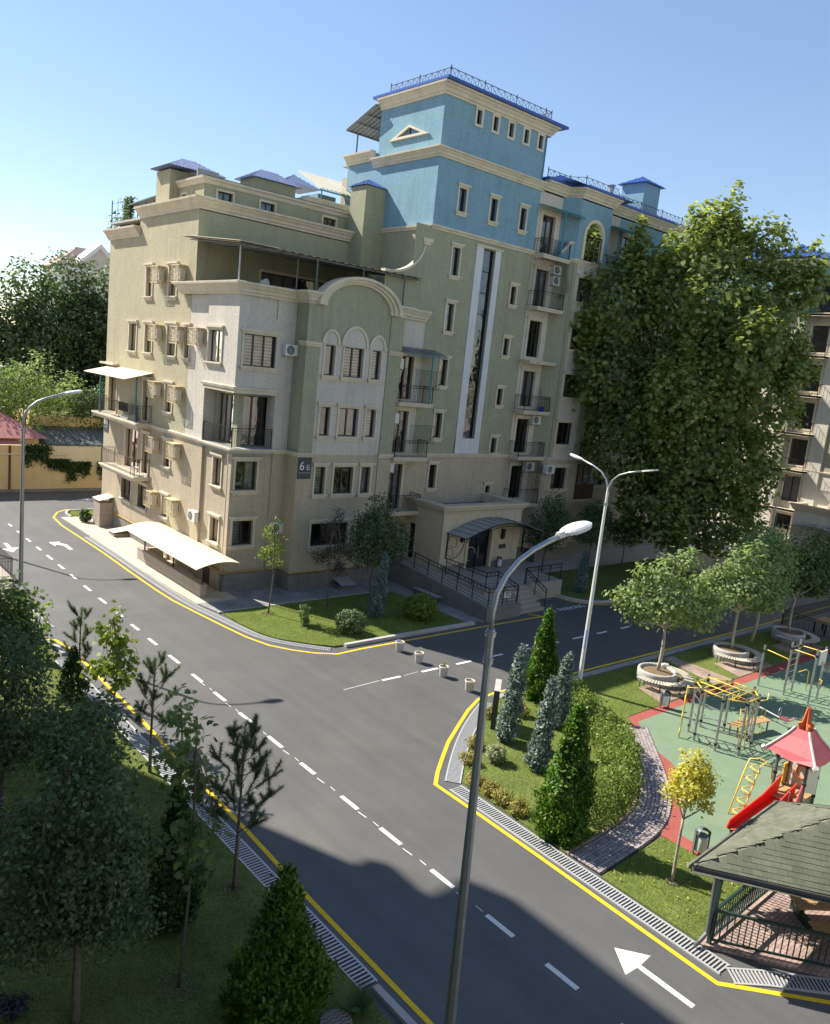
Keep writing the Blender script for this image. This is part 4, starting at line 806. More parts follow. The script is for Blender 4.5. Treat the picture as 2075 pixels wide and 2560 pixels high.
# ---- plinth with stone slabs, pipe, hatches
def plinth(path, z1=.95):
    p = MB().sweep(path, [(-.3, 0), (.03, 0), (.03, z1), (-.3, z1)]); o = p.build('plinth', M_plinth, A); me = {}
    for a, c in zip(path, path[1:]):
        a, c = Vector(a), Vector(c); L_ = (c - a).length; n = max(1, round(L_ / .62)); d = (c - a) / n; nn = Vector((d.y, -d.x)).normalized(); an = math.atan2(d.y, d.x)
        for row in range(3):
            for k in range(n):
                key = round(d.length, 2)
                if key not in me:
                    q = MB().box(-key / 2 + .006, key / 2 - .006, -.012, .012, .006, z1 / 3 - .006); me[key] = bpy.data.meshes.new('stone_slab'); me[key].from_pydata(q.v, [], q.f); me[key].materials.append(M_plinth)
                s = link('stone_slab', me[key], o); m_ = a + d * (k + .5) + nn * .042; s.location = (m_.x - 18.85, m_.y - 34.5, row * z1 / 3); s.rotation_euler = (0, 0, an)
plinth([(18.72, 36.0), (18.72, 34.93), (21.85, 34.93), (21.85, 33.83), (28.5, 33.83)])
plinth([(18.85, 52.4), (18.85, 43.0)])
MB().tube([(18.6, 43), (18.6, 36.1)] and [(18.76, 52.3, 1.03), (18.76, 43, 1.03), (18.76, 38.4, 1.03), (18.63, 38.2, 1.03), (18.62, 34.85, 1.03), (21.78, 34.85, 1.03), (21.78, 33.73, 1.03), (28.4, 33.73, 1.03)], .028, 6).build('gas_pipe', mat('yellow_pipe', (.50, .31, .06), rough=.5), A)
MB().box(18.6, 18.9, 35.2, 38.0, 0, 1.0).build('wall', M_tan, A); MB().box(18.85, 19.1, 38, 43, 0, 1.0).build('wall', M_tan, A)
d_ = MB().box(18.58, 18.6, 36.15, 36.95, .05, .98).build('basement_door', mat('brown_door', (.10, .065, .035), rough=.7), A)
MB().pbox(AF, 24.7, 25.3, .45, .85, .03, .05).build('vent_opening', M_dark, A); MB().pbox(LW, 47.2, 47.7, .35, .7, .03, .06).build('vent_opening', M_dark, A)
MB().tube([(18.62, 34.98, 7.0), (18.62, 34.98, 1.0)], .03, 6).build('downpipe', M_cream, A)
# ---- limestone entrance block
EB = [(30.0, 34.6), (30.0, 31.35), (36.4, 31.35), (36.4, 34.6)]
EF, EX = FY(31.35), FX(30.0)
wall('entrance_wall', A, EF, 30.0, 36.4, 1.0, 4.4, [(32.15, 34.0, 1.0, 3.75)], M_lime, dep=.3)
wall('entrance_wall', A, EX, 31.35, 34.6, .6, 4.4, [(33.6, 34.2, 1.2, 3.3)], M_lime, dep=.2)
MB().poly([(36.4, 31.35, 0), (36.4, 34.6, 0), (36.4, 34.6, 4.4), (36.4, 31.35, 4.4)]).build('entrance_wall', M_lime, A, fix=False)
MB().sweep(EB, [(-.35, 4.3), (.06, 4.3), (.09, 4.42), (.2, 4.52), (.24, 4.66), (.32, 4.7), (.32, 4.8), (-.35, 4.8)]).build('entrance_cornice', M_lime, A)
MB().box(30.2, 36.2, 31.6, 34.5, 4.2, 4.25).build('entrance_roof', M_greyp, A)
me = {}
blk = bpy.data.objects
for row in range(10):
    z0 = 1.02 + row * .33
    for k in range(13):
        u = 30.02 + k * .5 + (.25 if row % 2 else 0)
        if u + .48 > 36.4 or (u + .5 > 31.9 and u < 34.2): continue
        if 'b' not in me:
            q = MB().box(0, .49, -.02, 0, 0, .318); me['b'] = bpy.data.meshes.new('stone_block'); me['b'].from_pydata(q.v, [], q.f); me['b'].materials.append(M_lime)
        s = link('stone_block', me['b'], A); s.location = (u - 18.85, 31.35 - 34.5 - random.uniform(0, .004), z0)
MB().pbox(EF, 30.0, 32.1, .95, 1.32, 0, .04).build('entrance_base', M_plinth, A); MB().pbox(EF, 34.05, 36.4, .95, 1.32, 0, .04).build('entrance_base', M_plinth, A)
for u in (30.0, 35.9): MB().pbox(EF, u, u + .5, 1.33, 4.28, -.02, .05).build('pilaster', M_lime, A)
n = 12; b = MB(); c, w_ = 33.08, .93
o_ = [(c - w_ - .18, 1.0), (c - w_ - .18, 2.9)] + [(c - (w_ + .18) * math.cos(math.pi * k / n), 2.9 + 1.06 * math.sin(math.pi * k / n)) for k in range(1, n)] + [(c + w_ + .18, 2.9), (c + w_ + .18, 1.0)]
i_ = [(c - w_, 1.0), (c - w_, 2.9)] + [(c - w_ * math.cos(math.pi * k / n), 2.9 + .86 * math.sin(math.pi * k / n)) for k in range(1, n)] + [(c + w_, 2.9), (c + w_, 1.0)]
for k in range(len(o_) - 1): b.pprism(EF, [o_[k], o_[k + 1], i_[k + 1], i_[k]], -.05, .08)
b.pprism(EF, i_[1:3] + [(c - w_, 3.76)], -.05, .0).pprism(EF, [(c + w_, 3.76)] + i_[-3:-1], -.05, 0); b.build('arch_moulding', M_lime, A)
db = MB()
for u in (32.2, 33.05, 33.92): db.pbox(EF, u - .04, u + .04, 1.0, 3.7, -.2, -.12)
db.pbox(EF, 32.16, 33.96, 2.85, 2.95, -.2, -.12).pbox(EF, 32.16, 33.96, 1.0, 1.1, -.2, -.12); dr = db.build('entrance_door', M_iron, A); MB().poly([EF.P(32.16, 1, -.16), EF.P(34, 1, -.16), EF.P(34, 3.75, -.16), EF.P(32.16, 3.75, -.16)]).build('pane', M_glass, dr, fix=False)
MB().tube([EF.P(32.55 + .38 * math.cos(t_), 1.85 + .42 * math.sin(t_), -.1) for t_ in [k * .42 for k in range(12)]], .018, 4).build('handle', M_creamsheet, dr); MB().tube([EF.P(33.15, 1.6, -.08), EF.P(33.15, 2.3, -.08)], .018, 6).build('handle', M_steel, dr)
MB().pbox(EF, 34.75, 35.35, 2.05, 2.3, .02, .05).build('plaque', M_sign, A)
for u in (31.55, 34.9):
    q = MB().pbox(EF, u - .09, u + .09, 2.75, 3.2, .06, .22).pbox(EF, u - .12, u + .12, 3.2, 3.26, .02, .25).pbox(EF, u - .05, u + .05, 2.65, 2.75, .02, .18); q.build('wall_lantern', M_iron, A)
# arched polycarbonate canopy with scroll brackets
b = MB(); n = 14; x0, x1 = 30.35, 36.9; zz = lambda f: 3.25 + .75 * math.sin(math.pi * f)
for k in range(n):
    f0, f1 = k / n, (k + 1) / n; xa, xb = x0 + (x1 - x0) * f0, x0 + (x1 - x0) * f1
    b.hexa([(xa, 29.75, zz(f0)), (xb, 29.75, zz(f1)), (xb, 31.3, zz(f1)), (xa, 31.3, zz(f0)), (xa, 29.75, zz(f0) + .02), (xb, 29.75, zz(f1) + .02), (xb, 31.3, zz(f1) + .02), (xa, 31.3, zz(f0) + .02)])
cn = b.build('entrance_canopy', M_poly, A, fix=False); f = MB()
for y_ in (29.75, 30.5, 31.25):
    f.tube([(x0 + (x1 - x0) * k / 28, y_, zz(k / 28) - .03) for k in range(29)], .03, 4)
for k in range(0, 29, 2): f.tube([(x0 + (x1 - x0) * k / 28, 29.72, zz(k / 28) + .03), (x0 + (x1 - x0) * k / 28, 31.3, zz(k / 28) + .03)], .012, 4)
f.tube([(x0 + (x1 - x0) * k / 28, 29.75, zz(k / 28) - .2) for k in range(29)], .02, 4)
for k in range(28): f.tube([(x0 + (x1 - x0) * k / 28, 29.75, zz(k / 28) - (.03 if k % 2 else .2)), (x0 + (x1 - x0) * (k + 1) / 28, 29.75, zz((k + 1) / 28) - (.2 if k % 2 else .03))], .01, 4)
for x in (x0 + .1, x1 - .1):
    f.tube([(x, 31.28, 1.75), (x, 31.28, 3.3)], .05, 4).tube([(x, 29.75, 3.25), (x, 31.28, 3.25)], .05, 4)
    f.tube([(x, 31.25 - 1.3 * math.sin(t_), 3.2 - 1.4 * math.cos(t_)) for t_ in [k * math.pi / 20 for k in range(11)]], .022, 4)
    for (r1, cy, cz) in ((.32, 30.85, 2.85), (.25, 31.0, 2.2)): f.tube([(x, cy + r1 * math.cos(t_), cz + r1 * math.sin(t_)) for t_ in [k * .42 for k in range(14)]], .015, 4)
f.build('canopy_frame', M_iron, cn, fix=False)
# ---- ramp, landing, steps
MB().hexa([(28.5, 25.9, 0), (28.72, 25.9, 0), (28.72, 33.8, 0), (28.5, 33.8, 0), (28.5, 25.9, .72), (28.72, 25.9, .72), (28.72, 33.8, 1.36), (28.5, 33.8, 1.36)]).box(28.72, 31.0, 25.88, 26.08, 0, .7).build('ramp_wall', M_plinth, A)
MB().hexa([(28.72, 26.08, 0), (30.0, 26.08, 0), (30.0, 33.8, 0), (28.72, 33.8, 0), (28.72, 26.08, .62), (30.0, 26.08, .62), (30.0, 33.8, 1.2), (28.72, 33.8, 1.2)]).build('ramp_floor', M_granite, A)
MB().box(30.0, 36.4, 27.6, 31.35, 0, .98).box(30.0, 31.0, 26.08, 27.6, 0, .62).build('landing', M_granite, A)
for k in range(5): MB().box(31.02, 33.2, 26.1 + k * .3, 27.62, .0, .16 + k * .16).build('step', M_granite, A)
def ornrail(pts, h=.95):
    b = MB()
    for a, c in zip(pts, pts[1:]):
        a, c = Vector(a), Vector(c); n = max(1, round((c - a).length / 1.15)); d = (c - a) / n; U = Vector((0, 0, 1))
        for hh, r in ((h, .024), (h - .22, .016), (.32, .012), (.15, .012)): b.tube([a + U * hh, c + U * hh], r, 4)
        for k in range(n + 1): q = a + d * k; b.tube([q, q + U * h], .025, 4)
        m = max(1, round((c - a).length / .3)); e = (c - a) / m
        for k in range(m):
            q = a + e * (k + .5); t0 = [q + e * (.75 * math.cos(t_)) * .7 + U * (h - .11 + .1 * math.sin(t_)) for t_ in [i * math.pi / 4 for i in range(9)]]; b.tube(t0, .009, 4, cap=False)
    return b.build('ramp_railing', M_iron, A, fix=False)
ornrail([(28.82, 33.2, 1.2), (28.82, 26.2, .65), (30.95, 26.2, .62)]); ornrail([(30.1, 30.8, .98), (30.1, 27.7, .98), (31.0, 27.7, .98), (31.0, 26.2, .62)]); ornrail([(33.2, 27.7, .98), (33.2, 26.1, .2)]); ornrail([(33.3, 27.7, .98), (36.3, 27.7, .98)])
# ================================================================ other buildings
A_main = A
M_cream2 = mat('cream_stucco', (.60, .56, .47), **ST)
B = thing('apartment_building', 'cream and pale green apartment building beyond the big plane tree at the right edge', 'building', (68, 30, 0)); A = B
QX = FX(68.0)
bd = [(28.7, 30.1, z, z + 2.15) for z in (4.35, 7.45, 10.5, 13.6, 16.75)] + [(28.75, 29.95, 19.95, 22.1)]
wl = [(32.2, 34.2, z, z + 1.45) for z in (2.0, 5.1, 8.15, 11.2, 14.3, 17.3)] + [(36.4, 38.2, z, z + 1.45) for z in (2.0, 5.1, 8.15, 11.2, 14.3, 17.3)] + [(24.9, 26.0, z, z + 1.0) for z in (4.6, 7.4, 10.5, 13.5)] + [(28.9, 30.3, 1.95, 3.2)]
hs = bd + wl
for (z0, z1, m) in ((.9, 7.1, M_cream2), (7.1, 19.72, M_khaki), (19.72, 23.6, M_blue)):
    if m is M_khaki:
        wall('wall', B, QX, 27.3, 31.2, z0, z1, [h for h in hs if z0 <= h[2] < z1 and 27.3 < h[1] < 31.2], M_cream2); wall('wall', B, QX, 18, 27.3, z0, z1, [h for h in hs if z0 <= h[2] < z1 and h[1] < 27.3], m); wall('wall', B, QX, 31.2, 35.2, z0, z1, [h for h in hs if z0 <= h[2] < z1 and 31.2 < h[0] < 35], M_white); wall('wall', B, QX, 35.2, 60, z0, z1, [h for h in hs if z0 <= h[2] < z1 and h[0] > 35.2], M_cream2)
    else: wall('wall', B, QX, 18, 60, z0, z1, [h for h in hs if z0 <= h[2] < z1], m)
for h in hs: window(B, QX, *h, n=2, sill=0 if h[3] - h[2] > 2 else .16, cur=random.choice((0, 1, 0)))
MB().pbox(QX, 30.45, 31.2, 7.1, 19.7, -.05, .5).build('pier', M_green, B); MB().pbox(QX, 30.45, 31.2, .9, 7.1, -.05, .5).build('pier', M_cream2, B); MB().pbox(QX, 30.45, 33.6, 19.72, 23.6, -.05, .5).build('pier', M_blue, B)
MB().pbox(QX, 27.3, 28.4, .9, 23.6, -.05, .12).build('pier', M_cream2, B)
MB().pbox(QX, 18, 60, 0, .9, -.05, .06).build('plinth', M_plinth, B)
for z in (3.75, 7.05, 10.1, 13.25, 16.42, 19.75): balcony(QX, 28.3, 30.95, z, .95)
balcony(QX, 28.3, 30.95, 19.75, .9)
cornice('cornice', [(68, 60), (68, 33.6), (67.5, 33.6), (67.5, 30.45), (68, 30.45), (68, 18)], 24.1, 1.0); belt([(68, 60), (68, 18)], 7.2); belt([(68, 60), (68, 18)], 19.85)
MB().box(67.3, 80, 18, 60, 24.1, 24.25).build('roof_edge', M_bluem, B); hip('roof', 67.5, 80, 26, 60, 24.25, 26.6, M_bluem, B, ribs=.5, over=0); hip('roof', 66.9, 71, 30.2, 35, 24.25, 25.6, M_bluem, B, ribs=.4, over=0)
xrail([(67.6, 29.5), (67.6, 18)], 24.25)
awning_b = MB().hexa([(66.7, 28.2, 22.3), (68, 28.2, 22.6), (68, 31, 22.6), (66.7, 31, 22.3), (66.7, 28.2, 22.34), (68, 28.2, 22.64), (68, 31, 22.64), (66.7, 31, 22.34)]).build('awning', M_tealroof, B)
MB().box(66.2, 68, 22.5, 28.0, 0, 4.3).build('entrance_wall', M_cream2, B); MB().sweep([(68, 28.0), (66.2, 28.0), (66.2, 22.5)], [(-.2, 4.0), (.1, 4.0), (.25, 4.3), (.3, 4.5), (-.2, 4.5)]).build('entrance_cornice', M_lime, B)
cb = MB()
for k in range(12):
    y0 = 28.4 - k * .45; zz_ = lambda f: 2.55 + .55 * math.sin(math.pi * f)
    cb.hexa([(64.6, y0 - .45, zz_((k + 1) / 12)), (64.6, y0, zz_(k / 12)), (66.2, y0, zz_(k / 12)), (66.2, y0 - .45, zz_((k + 1) / 12))] + [(64.6, y0 - .45, zz_((k + 1) / 12) + .03), (64.6, y0, zz_(k / 12) + .03), (66.2, y0, zz_(k / 12) + .03), (66.2, y0 - .45, zz_((k + 1) / 12) + .03)])
cb.build('entrance_canopy', M_poly, B, fix=False)
cf = MB().tube([(66.1, 28.2, 1.0), (66.1, 28.2, 2.6), (64.7, 28.2, 2.6)], .06, 4).tube([(66.1 - 1.2 * math.sin(t_), 28.2, 2.5 - 1.3 * math.cos(t_)) for t_ in [k * .157 for k in range(11)]], .025, 4); cf.build('canopy_frame', M_iron, B)
MB().box(65, 66.2, 28.3, 31.2, .0, .75).build('landing', M_granite, B)
A = A_main

# the building the picture is taken from, and the block across the yard (both out of frame)
D = thing('apartment_building', 'apartment building the view is taken from, outside the frame on the left', 'building', (-8, 10, 0))
MB().box(-16, -.7, -25, 27, 0, 13.6).build('wall', M_white, D); MB().box(-16, 2.0, 27, 36.2, 0, 25.5).build('wing', M_tan, D)
MB().sweep([(-16, 36.2), (2.0, 36.2), (2.0, 27)][::-1], [(0, 23.1), (.3, 23.1), (.4, 23.7), (0, 23.7)]).build('cornice', M_cream, D); MB().box(-16.8, 2.85, 24.0, 37.0, 25.5, 26.7).build('roof', M_bluem, D)
E2 = thing('apartment_building', 'cream apartment block across the yard, behind the viewer', 'building', (45, -30, 0)); EPL = PL((0, -24, 0), (1, 0, 0), (0, 1, 0))
ew = [(14 + 4.2 * i, 15.8 + 4.2 * i, 2 + 3.05 * k, 3.5 + 3.05 * k) for i in range(14) for k in range(6)]
wall('wall', E2, EPL, 10, 74, 0, 20, ew, M_white); MB().box(10, 74, -36, -24.2, 0, 20).build('body', M_tan, E2)

# ---- far left: wall with ivy, sheds, gabled house
W = thing('boundary_wall', 'yellow plaster boundary wall with a cream sheet fence on top at the far end of the street', 'wall', (19, 63, 0))
MB().box(-10, 18.75, 63.0, 63.3, .0, 3.5).build('plaster_wall', M_yellowwall, W); MB().box(18.75, 45, 63.0, 63.3, 0, 1.95).build('plaster_wall', M_yellowwall, W); MB().box(-10, 45, 62.93, 63.0, 0, .22).build('base', M_plinth, W)
me = bpy.data.meshes.new('fence_sheet'); q = MB().box(0, .2, 0, .03, 0, 1.5).box(.06, .12, -.025, 0, 0, 1.5); me.from_pydata(q.v, [], q.f); me.materials.append(M_creamsheet)
for k in range(60): s = link('fence_sheet', me, W); s.location = (18.78 - 19 + k * .205, .05, 1.98)
MB().box(15.85, 16.0, 62.95, 63.0, .2, 3.5).build('pipe', mat('brown_pipe', (.10, .04, .035), rough=.6), W); MB().tube([(10, 62.95, 2.85), (20, 62.95, 2.85)], .05, 6).build('gas_pipe', M_creamsheet, W)
S = thing('shed', 'low shed with a faded red sheet metal hip roof behind the yellow wall', 'shed', (12, 66, 0))
MB().box(3, 18.3, 64.4, 71, 0, 3.9).build('wall', M_yellowwall, S); hip('roof', 3, 18.5, 64.3, 71, 3.9, 6.1, M_pinkroof, S, ribs=.5, over=.4)
S2 = thing('shed', 'small lean-to shed with a darker red roof at the left edge behind the wall', 'shed', (14.5, 63.9, 0)); MB().box(10, 16.5, 63.35, 64.2, 0, 3.2).build('wall', M_yellowwall, S2); MB().hexa([(9.8, 63.1, 3.25), (16.75, 63.1, 3.25), (16.75, 64.3, 3.7), (9.8, 64.3, 3.7), (9.8, 63.1, 3.32), (16.75, 63.1, 3.32), (16.75, 64.3, 3.77), (9.8, 64.3, 3.77)]).build('roof', M_pinkroof, S2)
S3 = thing('shed', 'tan shed with a grey corrugated roof half hidden by trees behind the wall', 'shed', (21, 70, 0)); MB().box(19, 25, 68, 74, 0, 5.2).build('wall', M_yellowwall, S3)
b = MB()
for k in range(34): y0 = 18.6 + k * .2; q = .03 if k % 2 else 0; b.hexa([(y0, 64.2, 3.4 + q), (y0 + .2, 64.2, 3.4 + q), (y0 + .2, 68, 4.4 + q), (y0, 68, 4.4 + q), (y0, 64.2, 3.43 + q), (y0 + .2, 64.2, 3.43 + q), (y0 + .2, 68, 4.43 + q), (y0, 68, 4.43 + q)])
b.build('roof', M_greyp, S3, fix=False)
Hh = thing('house', 'distant cream house with a pinkish hip roof and a white gable above the trees', 'house', (37, 112, 0))
MB().box(33.5, 50, 110.5, 117, 0, 20).build('wall', M_pale, Hh); hip('roof', 32.8, 51, 110, 117.5, 20.2, 23.2, mat('dusty_roof', (.33, .24, .215), rough=.8, var=.12, vscale=.5), Hh, over=.3)
MB().prism([(32.5, 109.6), (51, 109.6), (51, 109.9), (32.5, 109.9)], 19.7, 20.2).build('gutter', M_acw, Hh)
GP = FY(109.0); MB().pprism(GP, [(36.2, 14), (39.6, 14), (39.6, 21.6), (37.9, 23.0), (36.2, 21.6)], -3, 0).build('gable_wall', M_white, Hh)
MB().pprism(GP, [(35.6, 20.8), (37.9, 23.0), (40.2, 20.8), (40.2, 21.4), (37.9, 23.6), (35.6, 21.4)], -3, .4).build('gable_roof', M_acw, Hh)
# ================================================================ street things
# --- lamps
def single_lamp(loc, label, lean=0.0, group='single-arm street lamps'):
    t = thing('street_lamp', label, 'street lamp', loc, group); x, y, z = loc
    p = MB(); p.tube([(x, y, 0), (x, y, 8.2)], [.105, .058], 8).build('pole', M_steel, t, smooth=False)
    MB().tube([(x, y, 7.72), (x, y, 8.3)], .066, 8).tube([(x, y, 7.76), (x, y, 7.84)], .085, 8).tube([(x, y, 8.18), (x, y, 8.26)], .085, 8).tube([(x - .12, y, 7.8), (x + .12, y, 7.8)], .014, 5).tube([(x - .12, y, 8.22), (x + .12, y, 8.22)], .014, 5).build('clamp', M_steel, t)
    arm = [(0, 8.2), (.0, 8.55), (.06, 8.85), (.22, 9.1), (.48, 9.32), (.8, 9.47), (1.15, 9.58), (1.45, 9.66)]
    MB().tube([(x + a, y, z_) for a, z_ in arm], .042, 8).build('arm', M_steel, t, smooth=True)
    h = MB(); n = 18; U = Vector((.97, 0, .2)).normalized(); V = Vector((0, 1, 0)); Nn = U.cross(V) * -1; c = Vector((x + 1.78, y, 9.74))
    def ring(s, o): return [c + U * (.36 * s * math.cos(2 * math.pi * k / n)) + V * (.17 * s * math.sin(2 * math.pi * k / n)) + Nn * o for k in range(n)]
    r0, r1 = ring(1, -.03), ring(1, .02); r2_, r3 = ring(.8, -.06), ring(.86, .035)
    for q, s_ in ((r2_, r0), (r0, r1), (r1, r3)):
        for k in range(n): h.poly([q[k], q[(k + 1) % n], s_[(k + 1) % n], s_[k]])
    h.poly(r3).poly(r2_[::-1]); hd = h.build('lamp_head', M_acw, t)
    f = MB()
    for k in range(9): a = -.24 + k * .055; q = c + V * 0 + U * (.08 + a * .9); wv = .13 * math.sqrt(max(.05, 1 - ((.08 + a * .9) / .36) ** 2)); f.tube([q - V * wv + Nn * .045, q + V * wv + Nn * .045], .012, 4)
    f.build('cooling_fin', M_steel, hd)
    b0 = c - U * .36; MB().tube([b0 - U * .1, b0 + U * .12], .06, 6).build('bracket', M_acw, hd)
    t.rotation_euler = (lean, 0, 0); return t
single_lamp((8.64, 7.5, 0), 'tall grey street lamp with one curved arm standing nearest, crossing the whole street view', -.028)
single_lamp((8.62, 32.3, 0), 'grey single-arm street lamp at the left edge by the stair railing')
single_lamp((9.7, 48.3, 0), 'single-arm street lamp out of frame left whose shadow falls across the far road')
def double_lamp(loc, label, arm=1.9, k=1.0):
    t = thing('street_lamp', label, 'street lamp', loc, 'double-arm street lamps'); x, y, z = loc
    MB().tube([(x, y, 0), (x, y, 8.3 * k)], [.095, .05], 8).build('pole', M_acw if k == 1 else M_steel, t)
    MB().tube([(x, y, 7.6 * k), (x, y, 7.7 * k)], .08, 8).build('clamp', M_steel, t)
    for s in (1, -1):
        ar = [(0, 8.0), (.03, 8.3), (.14, 8.6), (.4, 8.85), (.8, 9.02), (1.3, 9.16)]
        a = MB().tube([(x, y + s * p * arm / 1.9, q * k) for p, q in ar], .038, 8).build('arm', M_steel, t, smooth=True)
        h = MB(); n = 14; c = Vector((x, y + s * 1.62 * arm / 1.9, 9.24 * k)); U = Vector((0, s * .97, .22)).normalized(); V = Vector((1, 0, 0)); W_ = Vector((0, -s * .22, .97))
        r0 = [c + U * (.34 * math.cos(2 * math.pi * i / n)) + V * (.14 * math.sin(2 * math.pi * i / n)) - W_ * .03 for i in range(n)]; r1 = [p + W_ * .055 for p in r0]
        for i in range(n): h.poly([r0[i], r0[(i + 1) % n], r1[(i + 1) % n], r1[i]])
        h.poly(r0[::-1]).poly(r1).build('lamp_head', M_acw, t)
    return t
dl = double_lamp((25.85, 18.05, 0), 'pale double-arm street lamp rising from the hedge beside the side road', 2.0)
MB().box(25.74, 25.78, 17.97, 18.02, 1.75, 2.55).build('sticker_sign', mat('blue_white_sticker', (.12, .2, .5), rough=.5, var=.5, vscale=14), dl)
double_lamp((65, 29.0, 0), 'farther double-arm street lamp in front of the right-hand building', 2.4, .75)

# --- concrete flower pots
potm = mat('pale_concrete_pot', (.58, .56, .52), rough=.85, var=.08, vscale=4, bump=.15)
M_twig = leafmat('pot_leaf', (.09, .15, .03), (.2, .26, .06))
for i, (x, y, plant, lb) in enumerate(((21.8, 24.6, 0, 'round white concrete pot nearest the lawn kerb in the row across the side road'), (21.7, 23.2, 1, 'white concrete pot holding a small upright twig, second from the lawn kerb'), (21.62, 21.58, 2, 'white concrete pot with a low leafy plant, third from the lawn kerb'), (21.55, 20.02, 0, 'white concrete pot beside the hedge island, last in the row'))):
    t = thing('flower_pot', lb, 'flower pot', (x, y, 0), 'concrete pots closing the side road')
    MB().lathe([(0, 0), (.135, 0), (.15, .02), (.19, .38), (.2, .4), (.2, .44), (.175, .44), (.17, .39), (.17, .375)], (x, y, 0), 24).build('pot', potm, t, smooth=True)
    MB().lathe([(.172, .385), (.1, .40), (0, .40)], (x, y, 0), 16).build('soil', M_soil, t)
    if plant:
        q = MB()
        for k in range(26 if plant == 2 else 9):
            a, r, zz = random.uniform(0, 6.28), random.uniform(0, .11), .42 + random.uniform(0, .16 if plant == 2 else .26); c = Vector((x + r * math.cos(a), y + r * math.sin(a), zz)); d = Vector((math.cos(a), math.sin(a), .5)).normalized(); e = d.cross(Vector((0, 0, 1))).normalized()
            q.poly([c - d * .05, c + e * .025, c + d * .05, c - e * .025])
        q.tube([(x, y, .38), (x + .01, y, .6)], .008, 4); q.build('plant', M_twig, t, fix=False)

# --- air-conditioner covers and units
def panel(b, o, u, v, n1, n2, rs):
    o, u, v = Vector(o), Vector(u), Vector(v); r = random.Random(rs); P = {}
    for i in range(n1 + 1):
        for j in range(n2 + 1):
            fi, fj = i / n1, j / n2
            if 0 < i < n1: fi += r.uniform(-.33, .33) / n1
            if 0 < j < n2: fj += r.uniform(-.33, .33) / n2
            P[i, j] = o + u * fi + v * fj
    nn = u.cross(v).normalized()
    def bar(a, c, w_):
        d = (c - a).normalized(); s = d.cross(nn) * w_; k = nn * .006; b.hexa([a - s - k, c - s - k, c + s - k, a + s - k, a - s + k, c - s + k, c + s + k, a + s + k])
    for i in range(n1 + 1):
        for j in range(n2 + 1):
            if i < n1: bar(P[i, j], P[i + 1, j], .022 if j in (0, n2) else .0075)
            if j < n2: bar(P[i, j], P[i, j + 1], .022 if i in (0, n1) else .0075)
            if i < n1 and j < n2:
                if r.random() < .35: bar(P[i, j], P[i + 1, j + 1], .0075)
                elif r.random() < .5: bar(P[i + 1, j], P[i, j + 1], .0075)
proto = thing('air_conditioner_cover', 'x', 'air conditioner cover', (0, 0, 0), 'perforated covers on the street wall')
b = MB(); panel(b, (-.5, .5, 0), (0, -1.0, 0), (0, 0, .87), 7, 6, 1); b.build('front_panel', M_latt, proto, fix=False)
b = MB(); panel(b, (-.5, -.5, 0), (.47, 0, 0), (0, 0, .87), 4, 6, 2); b.build('side_panel', M_latt, proto, fix=False)
b = MB(); panel(b, (-.5, .5, 0), (.47, 0, 0), (0, 0, .87), 4, 6, 3); b.build('side_panel', M_latt, proto, fix=False)
MB().box(-.47, 0, -.47, .47, .855, .87).build('top_panel', M_latt, proto); MB().box(-.38, -.08, -.4, .4, .12, .7).build('unit', M_acw, proto)
names = [(44.25, 15.2, 'highest row of the street wall, left one'), (41.55, 15.2, 'highest row of the street wall, right one'), (44.2, 12.05, 'fourth-floor row, left one of three'), (41.35, 12.03, 'fourth-floor row, middle of three'), (39.1, 12.03, 'fourth-floor row, right one of three on the white strip'),
         (44.0, 8.93, 'just right of the balcony under the cream awning'), (41.25, 8.9, 'beside the third-floor street window'), (43.9, 5.82, 'right of the lower street balcony'), (41.1, 5.84, 'beside the second-floor street window'), (43.8, 2.7, 'beside the grilled ground-floor window'), (41.0, 2.77, 'above the cream shelter roof')]
for i, (y, z, l) in enumerate(names):
    lb = 'cream perforated air-conditioner cover, ' + l
    if i == 0: proto.location = (18.85, y, z); proto['label'] = lb
    else: dup(proto, (18.85, y, z), 0, lb)
pv = dup(proto, (49.0, 34.55, 8.85), R(90), 'cream perforated air-conditioner cover half hidden by the plane tree')
acp = thing('air_conditioner', 'x', 'air conditioner', (0, 0, 0), 'outdoor air-conditioner units')      # built facing -y
MB().box(-.4, .4, -.3, 0, 0, .55).build('casing', M_acw, acp)
f = MB(); f.lathe([(0.0, 0), (.2, 0), (.22, .012), (.22, 0)], (0, 0, 0), 20); fm = MB(); fm.v = [(x - .1, -.305 - z, y + .28) for x, y, z in f.v]; fm.f = f.f; fm.m = f.m; fm.build('fan_grille', M_greyp, acp)
f = MB()
for k in range(7): f.tube([(-.1 + .03 * math.cos(k * .9), -.315, .28 + .03 * math.sin(k * .9)), (-.1 + .2 * math.cos(k * .9), -.315, .28 + .2 * math.sin(k * .9))], .008, 4)
f.build('fan_blade', M_acw, acp); MB().box(-.35, -.3, -.28, .06, -.05, 0).build('bracket', M_steel, acp); MB().box(.3, .35, -.28, .06, -.05, 0).build('bracket', M_steel, acp)
